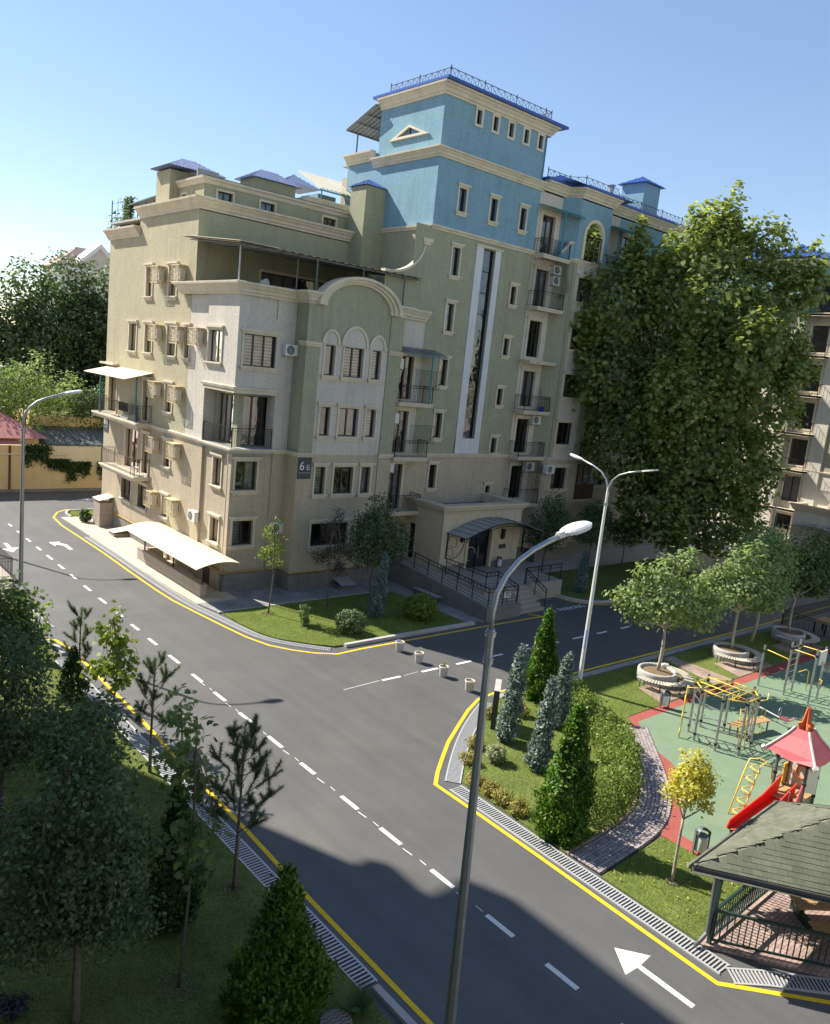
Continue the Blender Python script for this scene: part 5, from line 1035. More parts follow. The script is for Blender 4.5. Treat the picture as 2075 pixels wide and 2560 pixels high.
ac_spots = [((18.8, 38.4, 2.95), -90, 'white air conditioner with a dark fan low on the street wall by the gutter step'), ((21.55, 34.9, 12.0), 0, 'white air conditioner under the string course beside the green pilaster'), ((21.5, 35.0, 2.95), 0, 'white air conditioner behind the slim sunlit sapling'),
            ((40.1, 34.5, 9.3), 0, 'white air conditioner hanging under the third balcony slab of the right wing'), ((39.7, 34.2, 6.3), 0, 'dark shaded air conditioner inside the caged lower balcony'), ((41.0, 33.55, 6.2), 0, 'white air conditioner on the wall just right of the caged balcony'), ((40.25, 34.5, 18.75), 0, 'upper of two white air conditioners inside the curved grille'), ((40.3, 34.5, 18.1), 0, 'lower of two white air conditioners inside the curved grille'),
            ((28.0, 34.45, 11.95), 0, 'air conditioner beside the balcony door under the grey awning'), ((28.05, 34.45, 8.95), 0, 'air conditioner beside the middle balcony door'), ((28.05, 34.45, 6.2), 0, 'air conditioner beside the lowest balcony door'), ((67.95, 32.0, 2.0), -90, 'white air conditioner low on the right-hand building')]
for i, (l, a, lb) in enumerate(ac_spots):
    if i == 0: acp.location = l; acp.rotation_euler = (0, 0, R(a)); acp['label'] = lb
    else: dup(acp, l, R(a), lb)
# --- house number signs
def number_sign(loc, rz, label):
    t = thing('house_number_sign', label, 'sign', (0, 0, 0), 'house number plates')
    MB().box(-.4, .4, -.03, 0, 0, 1.1).build('plate', M_sign, t)
    mt = lambda x, z: Matrix.Translation((x, -.034, z)) @ Matrix.Rotation(R(90), 4, 'X')
    place_text('digit', '6', .62, mt(-.32, .45), M_ltr, t, .002); place_text('letter', 'Б', .36, mt(.1, .45), M_ltr, t, .002)
    MB().box(-.34, .34, -.034, -.03, .3, .315).build('rule', M_ltr, t)
    q = MB()
    for k in range(14): q.box(-.33 + k * .047, -.33 + k * .047 + .03, -.033, -.03, .18, .215)
    meta(q.build('small_print', mat('grey_lettering', (.13, .14, .15), rough=.6), t), kind='stuff')
    t.location = loc; t.rotation_euler = (0, 0, rz); return t
number_sign((22.24, 33.76, 5.97), 0, 'dark grey house number plate reading 6Б on the pilaster of the front')
number_sign((18.84, 51.97, 6.0), R(-90), 'dark house number plate under the awning balcony at the far end of the street wall')
# --- shelter over the basement stair
t = thing('stair_shelter', 'cream arched sheet shelter on a granite wall over the basement stair by the street', 'shelter', (17.4, 38.3, 0))
MB().box(17.3, 17.58, 34.4, 42.25, 0, .66).build('low_wall', M_granite, t); MB().box(17.58, 18.7, 42.0, 42.25, 0, .66).build('low_wall', M_granite, t); MB().box(17.26, 17.62, 34.36, 42.3, .66, .7).build('coping', M_granite, t)
me = bpy.data.meshes.new('stone_slab'); q = MB().box(-.02, 0, 0, .97, 0, .31); me.from_pydata(q.v, [], q.f); me.materials.append(M_granite)
for k in range(8):
    for r_ in range(2): s = link('stone_slab', me, t); s.location = (17.3 - 17.4, 34.42 - 38.3 + k * .98, .01 + r_ * .325)
for y_ in (34.6, 37.9, 41.6): MB().tube([(17.43, y_, .7), (17.43, y_, 1.62)], .045, 4).build('post', M_iron, t)
b = MB(); n = 10; prof = [(16.55 + 2.25 * k / n, 1.58 + .42 * math.sin(math.pi * (.12 + .62 * k / n))) for k in range(n + 1)]
for k in range(n):
    (xa, za), (xb, zb) = prof[k], prof[k + 1]; b.hexa([(xa, 33.5, za), (xb, 33.5, zb), (xb, 42.7, zb), (xa, 42.7, za), (xa, 33.5, za + .025), (xb, 33.5, zb + .025), (xb, 42.7, zb + .025), (xa, 42.7, za + .025)])
b.build('roof_sheet', M_creamsheet, t, fix=False)
f = MB()
for y_ in (33.7, 34.6, 37.9, 41.6): f.tube([(p[0], y_, p[1] - .03) for p in prof], .022, 4)
f.build('roof_frame', M_iron, t)
# --- vent boxes at the street wall
t = thing('vent_shaft', 'granite vent shaft with a slanted cream lid at the far street wall end', 'vent shaft', (18.4, 50.7, 0)); MB().box(18.0, 18.8, 50.2, 51.3, 0, 1.62).build('shaft', M_granite, t)
for k in range(4): MB().box(17.98, 18.82, 50.18, 51.32, .02 + k * .405, .4 + k * .405).build('stone_slab', M_granite, t)
MB().hexa([(17.9, 50.1, 1.78), (18.85, 50.1, 2.0), (18.85, 51.4, 2.0), (17.9, 51.4, 1.78), (17.9, 50.1, 1.8), (18.85, 50.1, 2.02), (18.85, 51.4, 2.02), (17.9, 51.4, 1.8)]).build('lid', M_creamsheet, t)
for (x, y, s, lb) in ((18.45, 47.9, 1.0, 'low granite hatch with a tilted cream lid beside the vent shaft'), (25.1, 33.35, .95, 'dark low stone hatch with a tilted lid under the ground-floor window')):
    t = thing('basement_hatch', lb, 'hatch', (x, y, 0)); MB().box(x - .55 * s, x + .45 * s, y - .45, y + .45, 0, .22).build('base', M_granite if y > 40 else M_plinth, t)
    MB().hexa([(x - .6, y - .5, .3), (x + .4, y - .5, .42), (x + .4, y + .5, .42), (x - .6, y + .5, .3), (x - .6, y - .5, .32), (x + .4, y - .5, .44), (x + .4, y + .5, .44), (x - .6, y + .5, .32)] if y > 40 else [(x - .5, y - .5, .3), (x + .5, y - .5, .3), (x + .5, y + .45, .5), (x - .5, y + .45, .5), (x - .5, y - .5, .33), (x + .5, y - .5, .33), (x + .5, y + .45, .53), (x - .5, y + .45, .53)]).build('lid', M_creamsheet if y > 40 else M_pave, t)
# --- bench by the ramp, sign on the ramp, bin at the door
t = thing('bench', 'plain dark slatted bench standing against the ramp wall', 'bench', (28.05, 30, 0))
for k in range(4): MB().box(27.88 + k * .1, 27.97 + k * .1, 28.95, 30.9, .43, .46).build('slat', M_pave, t)
for y_ in (29.15, 30.0, 30.7): MB().box(27.92, 27.95, y_, y_ + .03, .05, .43).box(28.2, 28.23, y_, y_ + .03, .05, .43).build('leg', M_iron, t)
t = thing('notice_sign', 'small white notice on a post at the near end of the ramp', 'sign', (30.3, 26.3, .7)); MB().box(30.08, 30.58, 26.3, 26.32, .95, 1.3).build('plate', M_acw, t); MB().tube([(30.33, 26.34, .7), (30.33, 26.34, 1.2)], .02, 5).build('post', M_iron, t)
for k, (a, wd) in enumerate(((1.23, .36), (1.17, .3), (1.09, .2), (1.05, .3))): MB().box(30.33 - wd / 2, 30.33 + wd / 2, 26.294, 26.3, a, a + .025).build('print_line', M_iron if k != 2 else M_red, t)
def litter_bin(x, y, z, label, an=0, sc=1.0):
    t = thing('litter_bin', label, 'litter bin', (0, 0, 0), 'litter bins')
    n = 20
    MB().lathe([(0, .12), (.17, .12), (.175, .15), (.175, .56), (.165, .58), (.155, .56), (.155, .2)], (0, 0, 0), n).build('drum', M_acw, t, smooth=True)
    MB().box(-.22, -.19, -.05, .05, 0, .72).build('upright', M_greyp, t); MB().box(.19, .22, -.05, .05, 0, .72).build('upright', M_greyp, t)
    d = MB(); prof = [(.215 * math.cos(a), .62 + .19 * math.sin(a)) for a in [i * math.pi / 2 / 8 for i in range(9)]]
    for i in range(8):
        for k in range(n // 2 + 3):
            a0, a1 = math.pi * (k - 1) / (n // 2), math.pi * k / (n // 2)
            (r0, z0), (r1, z1) = prof[i], prof[i + 1]; d.poly([(r0 * math.cos(a0), r0 * math.sin(a0), z0), (r0 * math.cos(a1), r0 * math.sin(a1), z0), (r1 * math.cos(a1), r1 * math.sin(a1), z1), (r1 * math.cos(a0), r1 * math.sin(a0), z1)])
    d.build('hood', M_greyp, t, fix=False, smooth=True)
    t.location = (x, y, z); t.rotation_euler = (0, 0, an); t.scale = (sc, sc, sc); return t
litter_bin(19.46, 9.0, .04, 'grey litter bin with a dark domed hood beside the yellow-leaved tree', R(-35), .95)
litter_bin(27.5, 15.15, .05, 'grey litter bin in front of the nearest round planter bench', R(-30), .9)
litter_bin(34.6, 31.0, .98, 'small dark litter bin on the landing beside the entrance door', R(0), .85)
# --- information board on the island
t = thing('information_board', 'upright dark metal information board with a pale top edge on the hedge island', 'board', (19.9, 17.1, 0), rz=R(0))
d = Vector((.86, -.5)); b = MB(); P0 = Vector((19.62, 17.2)); 
def ob(b, p, d, L_, wd, z0, z1): n_ = Vector((-d.y, d.x)) * wd; q = [p, p + d * L_, p + d * L_ + n_, p + n_]; return b.hexa([(v.x, v.y, z0) for v in q] + [(v.x, v.y, z1) for v in q])
d = Vector((.76, .65)).normalized(); P0 = Vector((19.86, 17.0)); ob(MB(), P0, d, 1.1, .2, .5, 1.46).build('panel', M_sign, t); ob(MB(), P0 + d * .03, d, .12, .18, 0, .5).build('leg', M_sign, t); ob(MB(), P0 + d * .9, d, .12, .18, 0, .5).build('leg', M_sign, t); ob(MB(), P0 - d * .01 + Vector((.005, -.005)), d, 1.12, .21, 1.46, 1.49).build('cap', M_conc, t)
# --- entrance stair with railing at the left edge
t = thing('entrance_stair', 'granite entrance stair with a black iron railing at the left edge of the picture', 'stair', (8.5, 40, 0))
MB().box(5, 10.05, 38.7, 46, 0, .55).build('landing', M_granite, t)
for k in range(3): MB().box(5, 9.9, 37.75 + k * .32, 38.7, 0, .14 + k * .14).build('step', M_granite, t)
railing('railing', t, [(9.98, 45.5, .55), (9.98, 38.8, .55), (8.2, 38.8, .55)], h=.95)

# --- round planters with slatted ring benches
def planter(x, y, label, blabel):
    t = thing('tree_planter', label, 'planter', (x, y, 0), 'round concrete tree planters')
    MB().lathe([(.78, 0), (.83, .05), (.83, .5), (.81, .56), (.71, .56), (.69, .5), (.69, .44)], (x, y, 0), 36).build('ring', M_conc, t, smooth=True); MB().lathe([(.7, .45), (.4, .5), (0, .52)], (x, y, 0), 24).build('soil', M_soil, t)
    u = thing('ring_bench', blabel, 'bench', (x, y, 0), 'curved slatted benches round the planters')
    me = bpy.data.meshes.new('slat'); q = MB().hexa([(-.03, -.2, .42), (.03, -.2, .42), (.045, .2, .42), (-.045, .2, .42), (-.03, -.2, .45), (.03, -.2, .45), (.045, .2, .45), (-.045, .2, .45)]); me.from_pydata(q.v, [], q.f); me.materials.append(M_paleW)
    cx_, cy_, r = -.05, -.18, 1.16; n = 44
    for k in range(n):
        a = R(170) + R(240) * k / (n - 1); s = link('slat', me, u); s.location = (cx_ + r * math.cos(a), cy_ + r * math.sin(a), 0); s.rotation_euler = (0, 0, a - R(90))
    f = MB()
    for rr in (1.0, 1.3): f.tube([(x + cx_ + rr * math.cos(a), y + cy_ + rr * math.sin(a), .4) for a in [R(170) + R(240) * k / 20 for k in range(21)]], .016, 4)
    f.build('frame', M_iron, u)
    for k in range(7):
        a = R(175) + R(230) * k / 6
        for rr in (1.02, 1.3): MB().tube([(x + cx_ + rr * math.cos(a), y + cy_ + rr * math.sin(a), .05), (x + cx_ + rr * math.cos(a), y + cy_ + rr * math.sin(a), .42)], .017, 4).build('leg', M_iron, u)
planter(29.75, 16.95, 'round concrete planter nearest the camera, by the litter bin', 'curved pale slatted bench round the nearest planter')
planter(36.05, 16.95, 'second round concrete planter, behind the climbing frame', 'curved pale slatted bench round the second planter')
planter(42.2, 16.95, 'third round concrete planter in the shade by the black fence', 'curved slatted bench round the shaded third planter')
t = thing('bag', 'small white bag lying on the bench of the nearest planter', 'bag', (30.55, 17.1, .45)); b = bmesh.new(); bmesh.ops.create_icosphere(b, subdivisions=2, radius=.15)
for v in b.verts: v.co = Vector((v.co.x * 1.3, v.co.y, v.co.z * .7 + .1)) * (1 + .12 * math.sin(v.co.x * 40 + v.co.y * 33))
me = bpy.data.meshes.new('bag_body'); b.to_mesh(me); b.free(); me.materials.append(M_acw); link('bag_body', me, t)
# --- black fence by the third planter
t = thing('fence', 'black upright-bar fence at the end of the playground by the third planter', 'fence', (44.6, 17, 0)); railing('rails', t, [(44.6, 18.4, .05), (44.4, 12, .05)], h=.9, sp=.13, br=.014); railing('rails', t, [(44.6, 18.4, .05), (52, 18.2, .05)], h=.9, sp=.13, br=.014)
t = thing('table', 'brown wooden table behind the black fence at the right edge', 'table', (45.8, 16.6, 0)); MB().box(45.2, 46.6, 16.2, 17.0, .68, .73).build('top', M_wood, t)
for px_, py_ in ((45.3, 16.3), (46.5, 16.3), (45.3, 16.9), (46.5, 16.9)): MB().box(px_ - .04, px_ + .04, py_ - .04, py_ + .04, .02, .68).build('leg', M_iron, t)

# ================================================================ playground
t = thing('climbing_frame', 'octagonal climbing frame of grey posts with yellow bars and ladders', 'climbing frame', (26.75, 12.4, .04))
posts = [(25.88, 12.91), (25.79, 12.06), (26.3, 11.45), (27.14, 11.45), (27.68, 11.9), (27.72, 12.76), (27.2, 13.42), (26.37, 13.42)]
for x, y in posts:
    p = MB().tube([(x, y, .03), (x, y, 2.08)], .042, 8).build('post', M_steel, t)
    MB().tube([(x, y, 2.08), (x, y, 2.12)], .05, 8).build('cap', M_greyp, p)
    for z in (.25, 1.85): MB().tube([(x, y, z), (x, y, z + .08)], .056, 8).build('collar', M_iron, p)
for i, zs in ((0, (.3, .7, 1.1, 1.5)), (1, (.35, .8)), (2, (.3, .65, 1.0)), (3, (.25, .5, .75, 1.0, 1.25, 1.5, 1.75)), (5, (.4, .8)), (7, (.3, .6, .9, 1.2, 1.5, 1.8))):
    a, c = posts[i], posts[(i + 1) % 8]
    for z in zs: MB().tube([(*a, z), (*c, z)], .016, 5).build('rung', M_steel, t)
def ytube(name, pts, r=.02): return MB().tube(pts, r, 6).build(name, M_yellow, t, smooth=True)
for i in range(8):
    a, c = posts[i], posts[(i + 1) % 8]; ytube('top_bar', [(*a, 1.98), (*c, 1.98)])
for k in range(5): f = (k + .5) / 5; ytube('top_bar', [(25.85 + .06 * k * 0, 11.75 + 1.3 * f, 2.0), (27.68, 11.75 + 1.3 * f, 2.0)], .016)
for f in (.3, .7): ytube('top_bar', [(25.85 + 1.85 * f, 11.5, 2.02), (25.85 + 1.85 * f, 13.4, 2.02)], .018)
def serp(x, y, dx, dy, z0, z1, n=5):
    P = []
    for k in range(n):
        za, zb = z0 + (z1 - z0) * k / n, z0 + (z1 - z0) * (k + 1) / n; s = 1 if k % 2 else 0
        P += [(x + dx * s, y + dy * s, za + .04), (x + dx * s, y + dy * s, zb - .04)]
    return P
ytube('serpentine_ladder', serp(25.6, 13.35, .3, .12, .05, 1.95, 6)); ytube('serpentine_ladder', serp(27.85, 11.75, .25, -.2, .05, 1.95, 6)); ytube('ladder_rail', [(25.55, 13.3, .05), (25.58, 13.32, 1.95), (25.88, 12.95, 2.0)]); ytube('ladder_rail', [(27.95, 11.9, .05), (27.95, 11.9, 1.95), (27.68, 11.9, 2.0)])
for x in (26.55, 27.05): ytube('ladder_rail', [(x, 11.6, .06), (x, 11.75, 1.6)], .015)
for k in range(6): z = .1 + k * .28; ytube('ladder_rung', [(26.55, 11.6 + .15 * z / 1.6, z), (27.05, 11.6 + .15 * z / 1.6, z)], .014)
for x in (26.6, 27.0): ytube('hanging_ring', [(x + .11 * math.cos(a), 12.1, 1.82 + .11 * math.sin(a)) for a in [k * .5236 for k in range(13)]], .012)
# bench, seesaw
t = thing('bench', 'orange-brown slatted bench behind the climbing frame', 'bench', (28.5, 12.2, .04), rz=R(-11))
for k in range(5): o = link('slat', MB().box(-1.0, 1.0, -.2 + k * .085, -.125 + k * .085, .4, .43).build('tmp', M_wood).data, t); bpy.data.objects.remove(bpy.data.objects['tmp'])
for x in (-.85, 0, .85):
    for y in (-.16, .16): o = MB().box(x - .02, x + .02, y - .02, y + .02, 0, .4).build('tmp', M_greyp); o2 = link('leg', o.data, t); bpy.data.objects.remove(o)
t = thing('seesaw', 'small seesaw with red seats and a hoop handle on the green rubber', 'seesaw', (30.4, 12.3, .04))
MB().tube([(30.5, 13.6, .5), (30.3, 11.6, .32)], .035, 6).build('beam', M_steel, t); MB().tube([(30.4, 12.6, .04), (30.4, 12.6, .42)], .06, 6).build('pivot', M_greyp, t)
for y, z in ((11.7, .36), (13.4, .52)): s = MB().box(30.12, 30.48, y - .16, y + .16, z, z + .05).build('seat', mat('maroon_seat', (.22, .06, .07), rough=.6), t); MB().tube([(30.3 + .13 * math.cos(a), y + .22, z + .22 + .17 * math.sin(a)) for a in [k * .5236 for k in range(13)]], .014, 5).build('handle', M_steel, s); MB().tube([(30.3, y - .15, z), (30.35, y - .35, z + .18)], .05, 5).build('backrest', mat('pink_seat', (.4, .2, .22), rough=.6), s)
# pull-up bars with ball board
t = thing('exercise_bars', 'grey exercise bars with yellow pull-up rails, wall ladder and a ball board', 'exercise bars', (34.2, 13.3, .04))
for x, y, h in ((33.78, 14.42, 1.9), (33.8, 13.31, 2.4), (34.56, 13.31, 2.4), (33.79, 12.27, 2.4), (34.65, 12.28, 2.4)):
    p = MB().tube([(x, y, .03), (x, y, h)], .045, 8).build('post', M_steel, t); MB().tube([(x, y, h - .32), (x, y, h - .22)], .058, 8).build('collar', M_iron, p)
for k in range(8): z = .2 + k * .28; MB().tube([(33.8, 13.31, z), (34.56, 13.31, z)], .016, 5).build('rung', M_steel, t)
for a, c, z0, z1 in (((33.78, 14.42), (33.8, 13.31), 1.72, 1.62), ((33.8, 13.31), (33.79, 12.27), 2.1, 2.1), ((34.56, 13.31), (34.65, 12.28), 2.15, 2.15)): ytube('pull_up_bar', [(a[0], a[1], z0 - .15), (a[0] + .02, a[1] - .1, z0), (c[0] + .02, c[1] + .1, z1), (c[0], c[1], z1 - .15)])
ytube('grab_pole', [(34.6, 13.2, .95), (35.2, 13.1, 1.0), (35.32, 13.03, .9), (35.32, 13.01, .04)]); ytube('grab_bar', [(33.85, 12.2, 1.0), (33.95, 12.0, 1.0), (34.4, 12.1, 1.0), (34.5, 12.25, 1.0)])
bb_ = MB().box(33.82, 34.5, 12.16, 12.2, 1.75, 2.35).build('ball_board', M_acw, t); MB().tube([(34.15 + .2 * math.cos(a), 11.95 + .2 * math.sin(a), 1.85) for a in [k * .5236 for k in range(13)]], .012, 5).build('hoop', M_orange, bb_)
q = MB()
for k in range(12): a = k * .5236; q.tube([(34.15 + .2 * math.cos(a), 11.95 + .2 * math.sin(a), 1.85), (34.15 + .12 * math.cos(a + .3), 11.95 + .12 * math.sin(a + .3), 1.5)], .006, 3)
q.build('net', M_offw, bb_, fix=False)
# play tower with slide
t = thing('play_tower', 'play tower with a pink curved roof, orange spire, red slide and yellow arched ladder', 'play tower', (23.75, 8.55, .04))
TP = [(23.32, 8.98), (24.2, 8.98), (24.2, 8.12), (23.32, 8.12)]
for x, y in TP:
    p = MB().tube([(x, y, .03), (x, y, 2.25)], .045, 8).build('post', M_greyp, t)
    for z in (.75, 1.35, 1.9): MB().tube([(x, y, z), (x, y, z + .07)], .06, 8).build('collar', M_iron, p)
for k in range(6): MB().box(23.0 + k * .2, 23.19 + k * .2, 8.14, 8.96, .78, .82).build('deck_plank', M_wood, t)
rb = MB(); n = 8; hs_ = [(.72, 2.12), (.62, 2.24), (.48, 2.42), (.33, 2.62), (.2, 2.85)]
for (r0, z0), (r1, z1) in zip(hs_, hs_[1:]):
    for i in range(4):
        a0, a1 = R(45 + 90 * i), R(135 + 90 * i); s2 = math.sqrt(2); q0, q1 = (23.76 + r0 * s2 * math.cos(a0), 8.55 + r0 * s2 * math.sin(a0)), (23.76 + r0 * s2 * math.cos(a1), 8.55 + r0 * s2 * math.sin(a1)); p0, p1 = (23.76 + r1 * s2 * math.cos(a0), 8.55 + r1 * s2 * math.sin(a0)), (23.76 + r1 * s2 * math.cos(a1), 8.55 + r1 * s2 * math.sin(a1))
        mid = ((q0[0] + q1[0]) / 2, (q0[1] + q1[1]) / 2, z0 - (.1 if z0 < 2.2 else 0)); rb.poly([(*q0, z0), mid, (*q1, z0), (*p1, z1), (*p0, z1)] if z0 < 2.2 else [(*q0, z0), (*q1, z0), (*p1, z1), (*p0, z1)])
rb.build('roof', M_pink, t, fix=False)
for i in range(4):
    a = R(45 + 90 * i); MB().tube([(23.76 + r * 1.42 * math.cos(a), 8.55 + r * 1.42 * math.sin(a), z + .02) for r, z in hs_], .035, 5).build('roof_rib', M_offw, t); MB().tube([(23.76 + .7 * 1.42 * math.cos(a), 8.55 + .7 * 1.42 * math.sin(a), 2.05), (23.76 + .78 * 1.42 * math.cos(a), 8.55 + .78 * 1.42 * math.sin(a), 2.16)], .07, 6).build('rib_end', M_offw, t)
for rz_ in (0, 90):
    pl_ = PL((23.76, 8.55, 0), (math.cos(R(rz_ + 45)), math.sin(R(rz_ + 45)), 0), (-math.sin(R(rz_ + 45)), math.cos(R(rz_ + 45)), 0))
    MB().pprism(pl_, [(-.34, 2.6), (.34, 2.6), (.2, 2.86), (.24, 3.0), (.13, 3.05), (.05, 3.5), (-.05, 3.5), (-.13, 3.05), (-.24, 3.0), (-.2, 2.86)], -.03, .03).build('spire', M_orange, t)
sl_ = MB(); S0, S1 = Vector((23.2, 8.55, .82)), Vector((21.25, 8.9, .16)); d = (S1 - S0); w_ = Vector((.09, .5, 0)).normalized() * .25
sl_.poly([S0 - w_, S0 + w_, S1 + w_, S1 - w_]); sl_.build('slide_bed', M_red, t, fix=False)
for s, m in ((1, M_red), (-1, M_red)):
    o_ = w_ * s; q = [S0 + o_ + Vector((.1, 0, .55)), S0 + o_ + d * .35 + Vector((0, 0, .3)), S1 + o_ + Vector((0, 0, .22)), S1 + o_ + Vector((-.1, .02, .0)), S1 + o_ + Vector((.05, 0, -.1)), S0 + o_ + Vector((0, 0, -.2))]; th_ = Vector((0, .018, 0)); b = MB(); b.poly([p - th_ for p in q]).poly([p + th_ for p in q][::-1])
    for i in range(len(q)): j = (i + 1) % len(q); b.poly([q[i] - th_, q[j] - th_, q[j] + th_, q[i] + th_])
    b.build('slide_side', m, t, fix=False)
for k in range(4): f = .12 + k * .14; p = S0 + w_ * -1.09 + d * f; MB().tube([p + Vector((0, 0, .12 - .03 * k)), p + Vector((.02, 0, .42 - .1 * k))], .014, 4).build('slide_stripe', M_offw, t)
MB().box(23.9, 24.12, 8.96, 9.0, .82, 1.5).build('panel', M_yellow, t)
pn = MB(); PX_ = PL((24.22, 0, 0), (0, 1, 0), (-1, 0, 0)); pn.pprism(FY(8.1), [(23.34, 1.15), (24.18, .85), (24.18, 2.0), (23.8, 2.02), (23.62, 1.7), (23.34, 1.9)], -.01, .02); pn.build('side_panel', M_offw, t); MB().pprism(PX_, [(8.15, .2), (8.95, .2), (8.95, 1.85), (8.15, 1.85)], -.02, .02).build('side_panel', M_offw, t)
MB().tube([(24.18, 8.55 + .17 * math.cos(a), 1.35 + .2 * math.sin(a)) for a in [k * .5236 for k in range(13)]], .025, 5).build('porthole', M_orange, t)
MB().pprism(FY(8.13), [(22.75, .55), (23.3, .85), (23.3, 1.35), (23.2, 1.4)], -.01, .02).build('side_panel', M_pink, t)
for oy in (0, .42):
    ytube('ladder_rail', [(22.05 + oy * .3, 9.2 + oy, .05), (22.75 + oy * .3, 9.25 + oy, 1.25), (22.95 + oy * .3, 9.25 + oy, 1.55), (23.15 + oy * .2, 9.2 + oy * .6, 1.62), (23.35, 9.1, 1.5), (23.35, 9.05, 1.1)], .022)
for k in range(5):
    z = .15 + k * .3; x = 22.1 + .58 * z; ytube('ladder_rung', [(x, 9.22, z), (x + .12, 9.64, z)], .016); ytube('foot_loop', [(x, 9.22, z), (x - .22, 9.3, z + .02), (x - .2, 9.42, z + .2), (x + .05, 9.3, z + .22)], .018)
for k in range(3): MB().tube([(23.3, 9.0, .9 + k * .25), (24.2, 9.0, .95 + k * .2)], .018, 5).build('cross_bar', M_steel, t)

# ================================================================ gazebo
t = thing('gazebo', 'wooden gazebo with a green shingle roof and dark green railings at the right edge', 'gazebo', (18.5, 5.6, 0))
GP_ = [(16.35, 6.98), (19.85, 7.1), (21.6, 5.6), (20.9, 3.4), (18.4, 4.3)]
fl = slab('paved_floor', [(16.12, 7.12), (19.95, 7.2), (21.9, 5.6), (21.2, 3.0), (18.35, 3.95)], -.02, .06, M_walkr)
for x, y in GP_: MB().tube([(x, y, .05), (x, y, 2.1)], .06, 4).build('post', M_dkgreen, t)
def grail(a, c):
    a, c = Vector((*a, .06)), Vector((*c, .06)); U = Vector((0, 0, 1)); n = int((c - a).length / .125)
    o = MB().tube([a + U * .82, c + U * .82], .04, 4).build('handrail', M_dkgreen, t); MB().tube([a + U * .1, c + U * .1], .03, 4).build('bottom_rail', M_dkgreen, o)
    for k in range(n): q = a + (c - a) * ((k + .5) / n); MB().tube([q + U * .1, q + U * .8], .016, 4).build('baluster', M_dkgreen, o)
grail(GP_[0], GP_[1]); grail(GP_[0], GP_[4]); grail(GP_[4], GP_[3])
EV = [(15.52, 7.2), (20.05, 7.42), (22.3, 5.5), (21.4, 2.6), (18.2, 3.55)]; AP = Vector((18.85, 5.48, 3.28)); ZE = 2.16
rf = MB()
for i in range(5): a, c = EV[i], EV[(i + 1) % 5]; rf.poly([(*a, ZE), (*c, ZE), AP])
rf.poly([(*p, ZE - .05) for p in EV][::-1]); ro = rf.build('roof', M_shing, t)
MB().sweep(EV[::-1], [(-.06, ZE - .13), (.05, ZE - .13), (.05, ZE + .03), (-.06, ZE + .0)], closed=True).build('eave_board', M_iron, t)
# hexagonal shingles laid course by course
sw_, sh_ = .205, .13
q = MB().prism([(-.101, .055), (-.101, .2), (.101, .2), (.101, .055), (.05, -.045), (-.05, -.045)], 0, .012); sm = []
for cc in ((.13, .136, .1), (.142, .147, .109), (.118, .123, .091)):
    m_ = bpy.data.meshes.new('shingle'); m_.from_pydata(q.v, [], q.f); m_.materials.append(mat('green_shingle_tone', cc, rough=.95, var=.2, vscale=2, fine=(90, .3), bump=.3, bscale=120, spec=.1)); sm.append(m_)
cnt = 0; rest = MB()
for i in (0, 4, 1):
    a, c = Vector((*EV[i], ZE)), Vector((*EV[(i + 1) % 5], ZE)); ax = (c - a).normalized(); up = AP - a; s0 = up.dot(ax); up = up - ax * s0; Hh_ = up.length; up.normalize(); nn = ax.cross(up); nn = nn if nn.z > 0 else -nn; L_ = (c - a).length
    rows_ = int(Hh_ / sh_)
    for r_ in range(rows_):
        v_ = r_ * sh_; lo = s0 * v_ / Hh_; hi = L_ - (L_ - s0) * v_ / Hh_; k0 = int(lo / sw_); x_ = k0 * sw_ + (sw_ / 2 if r_ % 2 else 0)
        while x_ < hi:
            if x_ > lo - .02 and x_ < hi + .02:
                p = a + ax * x_ + up * v_ + nn * (.016 + random.uniform(0, .003)); tt = (up * .99 - nn * .06).normalized(); nz = ax.cross(tt); nz = nz if nz.z > 0 else -nz; M_ = Matrix((ax, nz.cross(ax), nz)).transposed().to_4x4(); M_.translation = p - ORG[t]
                if cnt < 300: o = link('shingle', random.choice(sm), ro); o.matrix_local = M_; cnt += 1
                else:
                    kk = len(rest.v); M_.translation = p; rest.v += [tuple(M_ @ Vector(v)) for v in q.v]; rest.f += [tuple(kk + z for z in f) for f in q.f]; rest.m += [0] * len(q.f)
            x_ += sw_
if rest.v: meta(rest.build('shingles', sm[0].materials[0], ro, fix=False), kind='stuff')
MB().tube([(15.62, 7.1, 2.1), (15.85, 7.05, 1.95), (16.2, 7.02, 1.75), (16.26, 7.02, .35), (16.1, 7.08, .15), (15.95, 7.1, .1)], .05, 8).build('downpipe', M_greyp, t)
MB().tube([(15.42, 7.2, 2.13), (18.12, 3.4, 2.13)], .055, 6).build('gutter', M_iron, t); MB().tube([(15.42, 7.26, 2.13), (20.1, 7.5, 2.13)], .05, 6).build('gutter', M_iron, t)
u = thing('picnic_bench', 'angled brown slatted bench inside the gazebo', 'bench', (19.6, 5.9, .06))
for k in range(6): f = Vector((.8, -.6)); n_ = Vector((.6, .8)); p = Vector((19.0, 6.3)) + n_ * (k * .1 - .25); ob(MB(), p, f, 1.9, .085, .44, .48).build('slat', M_wood, u)
for k in range(4): f = Vector((.8, -.6)); n_ = Vector((.6, .8)); p = Vector((18.7, 5.75)) + n_ * (k * .1 - .25); ob(MB(), p, f, 1.9, .085, .3, .33).build('slat', M_wood, u)
for f0 in (.2, 1.6): p = Vector((19.0, 6.3)) + Vector((.8, -.6)) * f0; ob(MB(), p + Vector((.6, .8)) * -.5, Vector((.6, .8)), .85, .06, .06, .3).build('leg', M_dkgreen, u); ob(MB(), p + Vector((.6, .8)) * -.1, Vector((.6, .8)), .1, .08, .06, .44).build('leg', M_dkgreen, u)

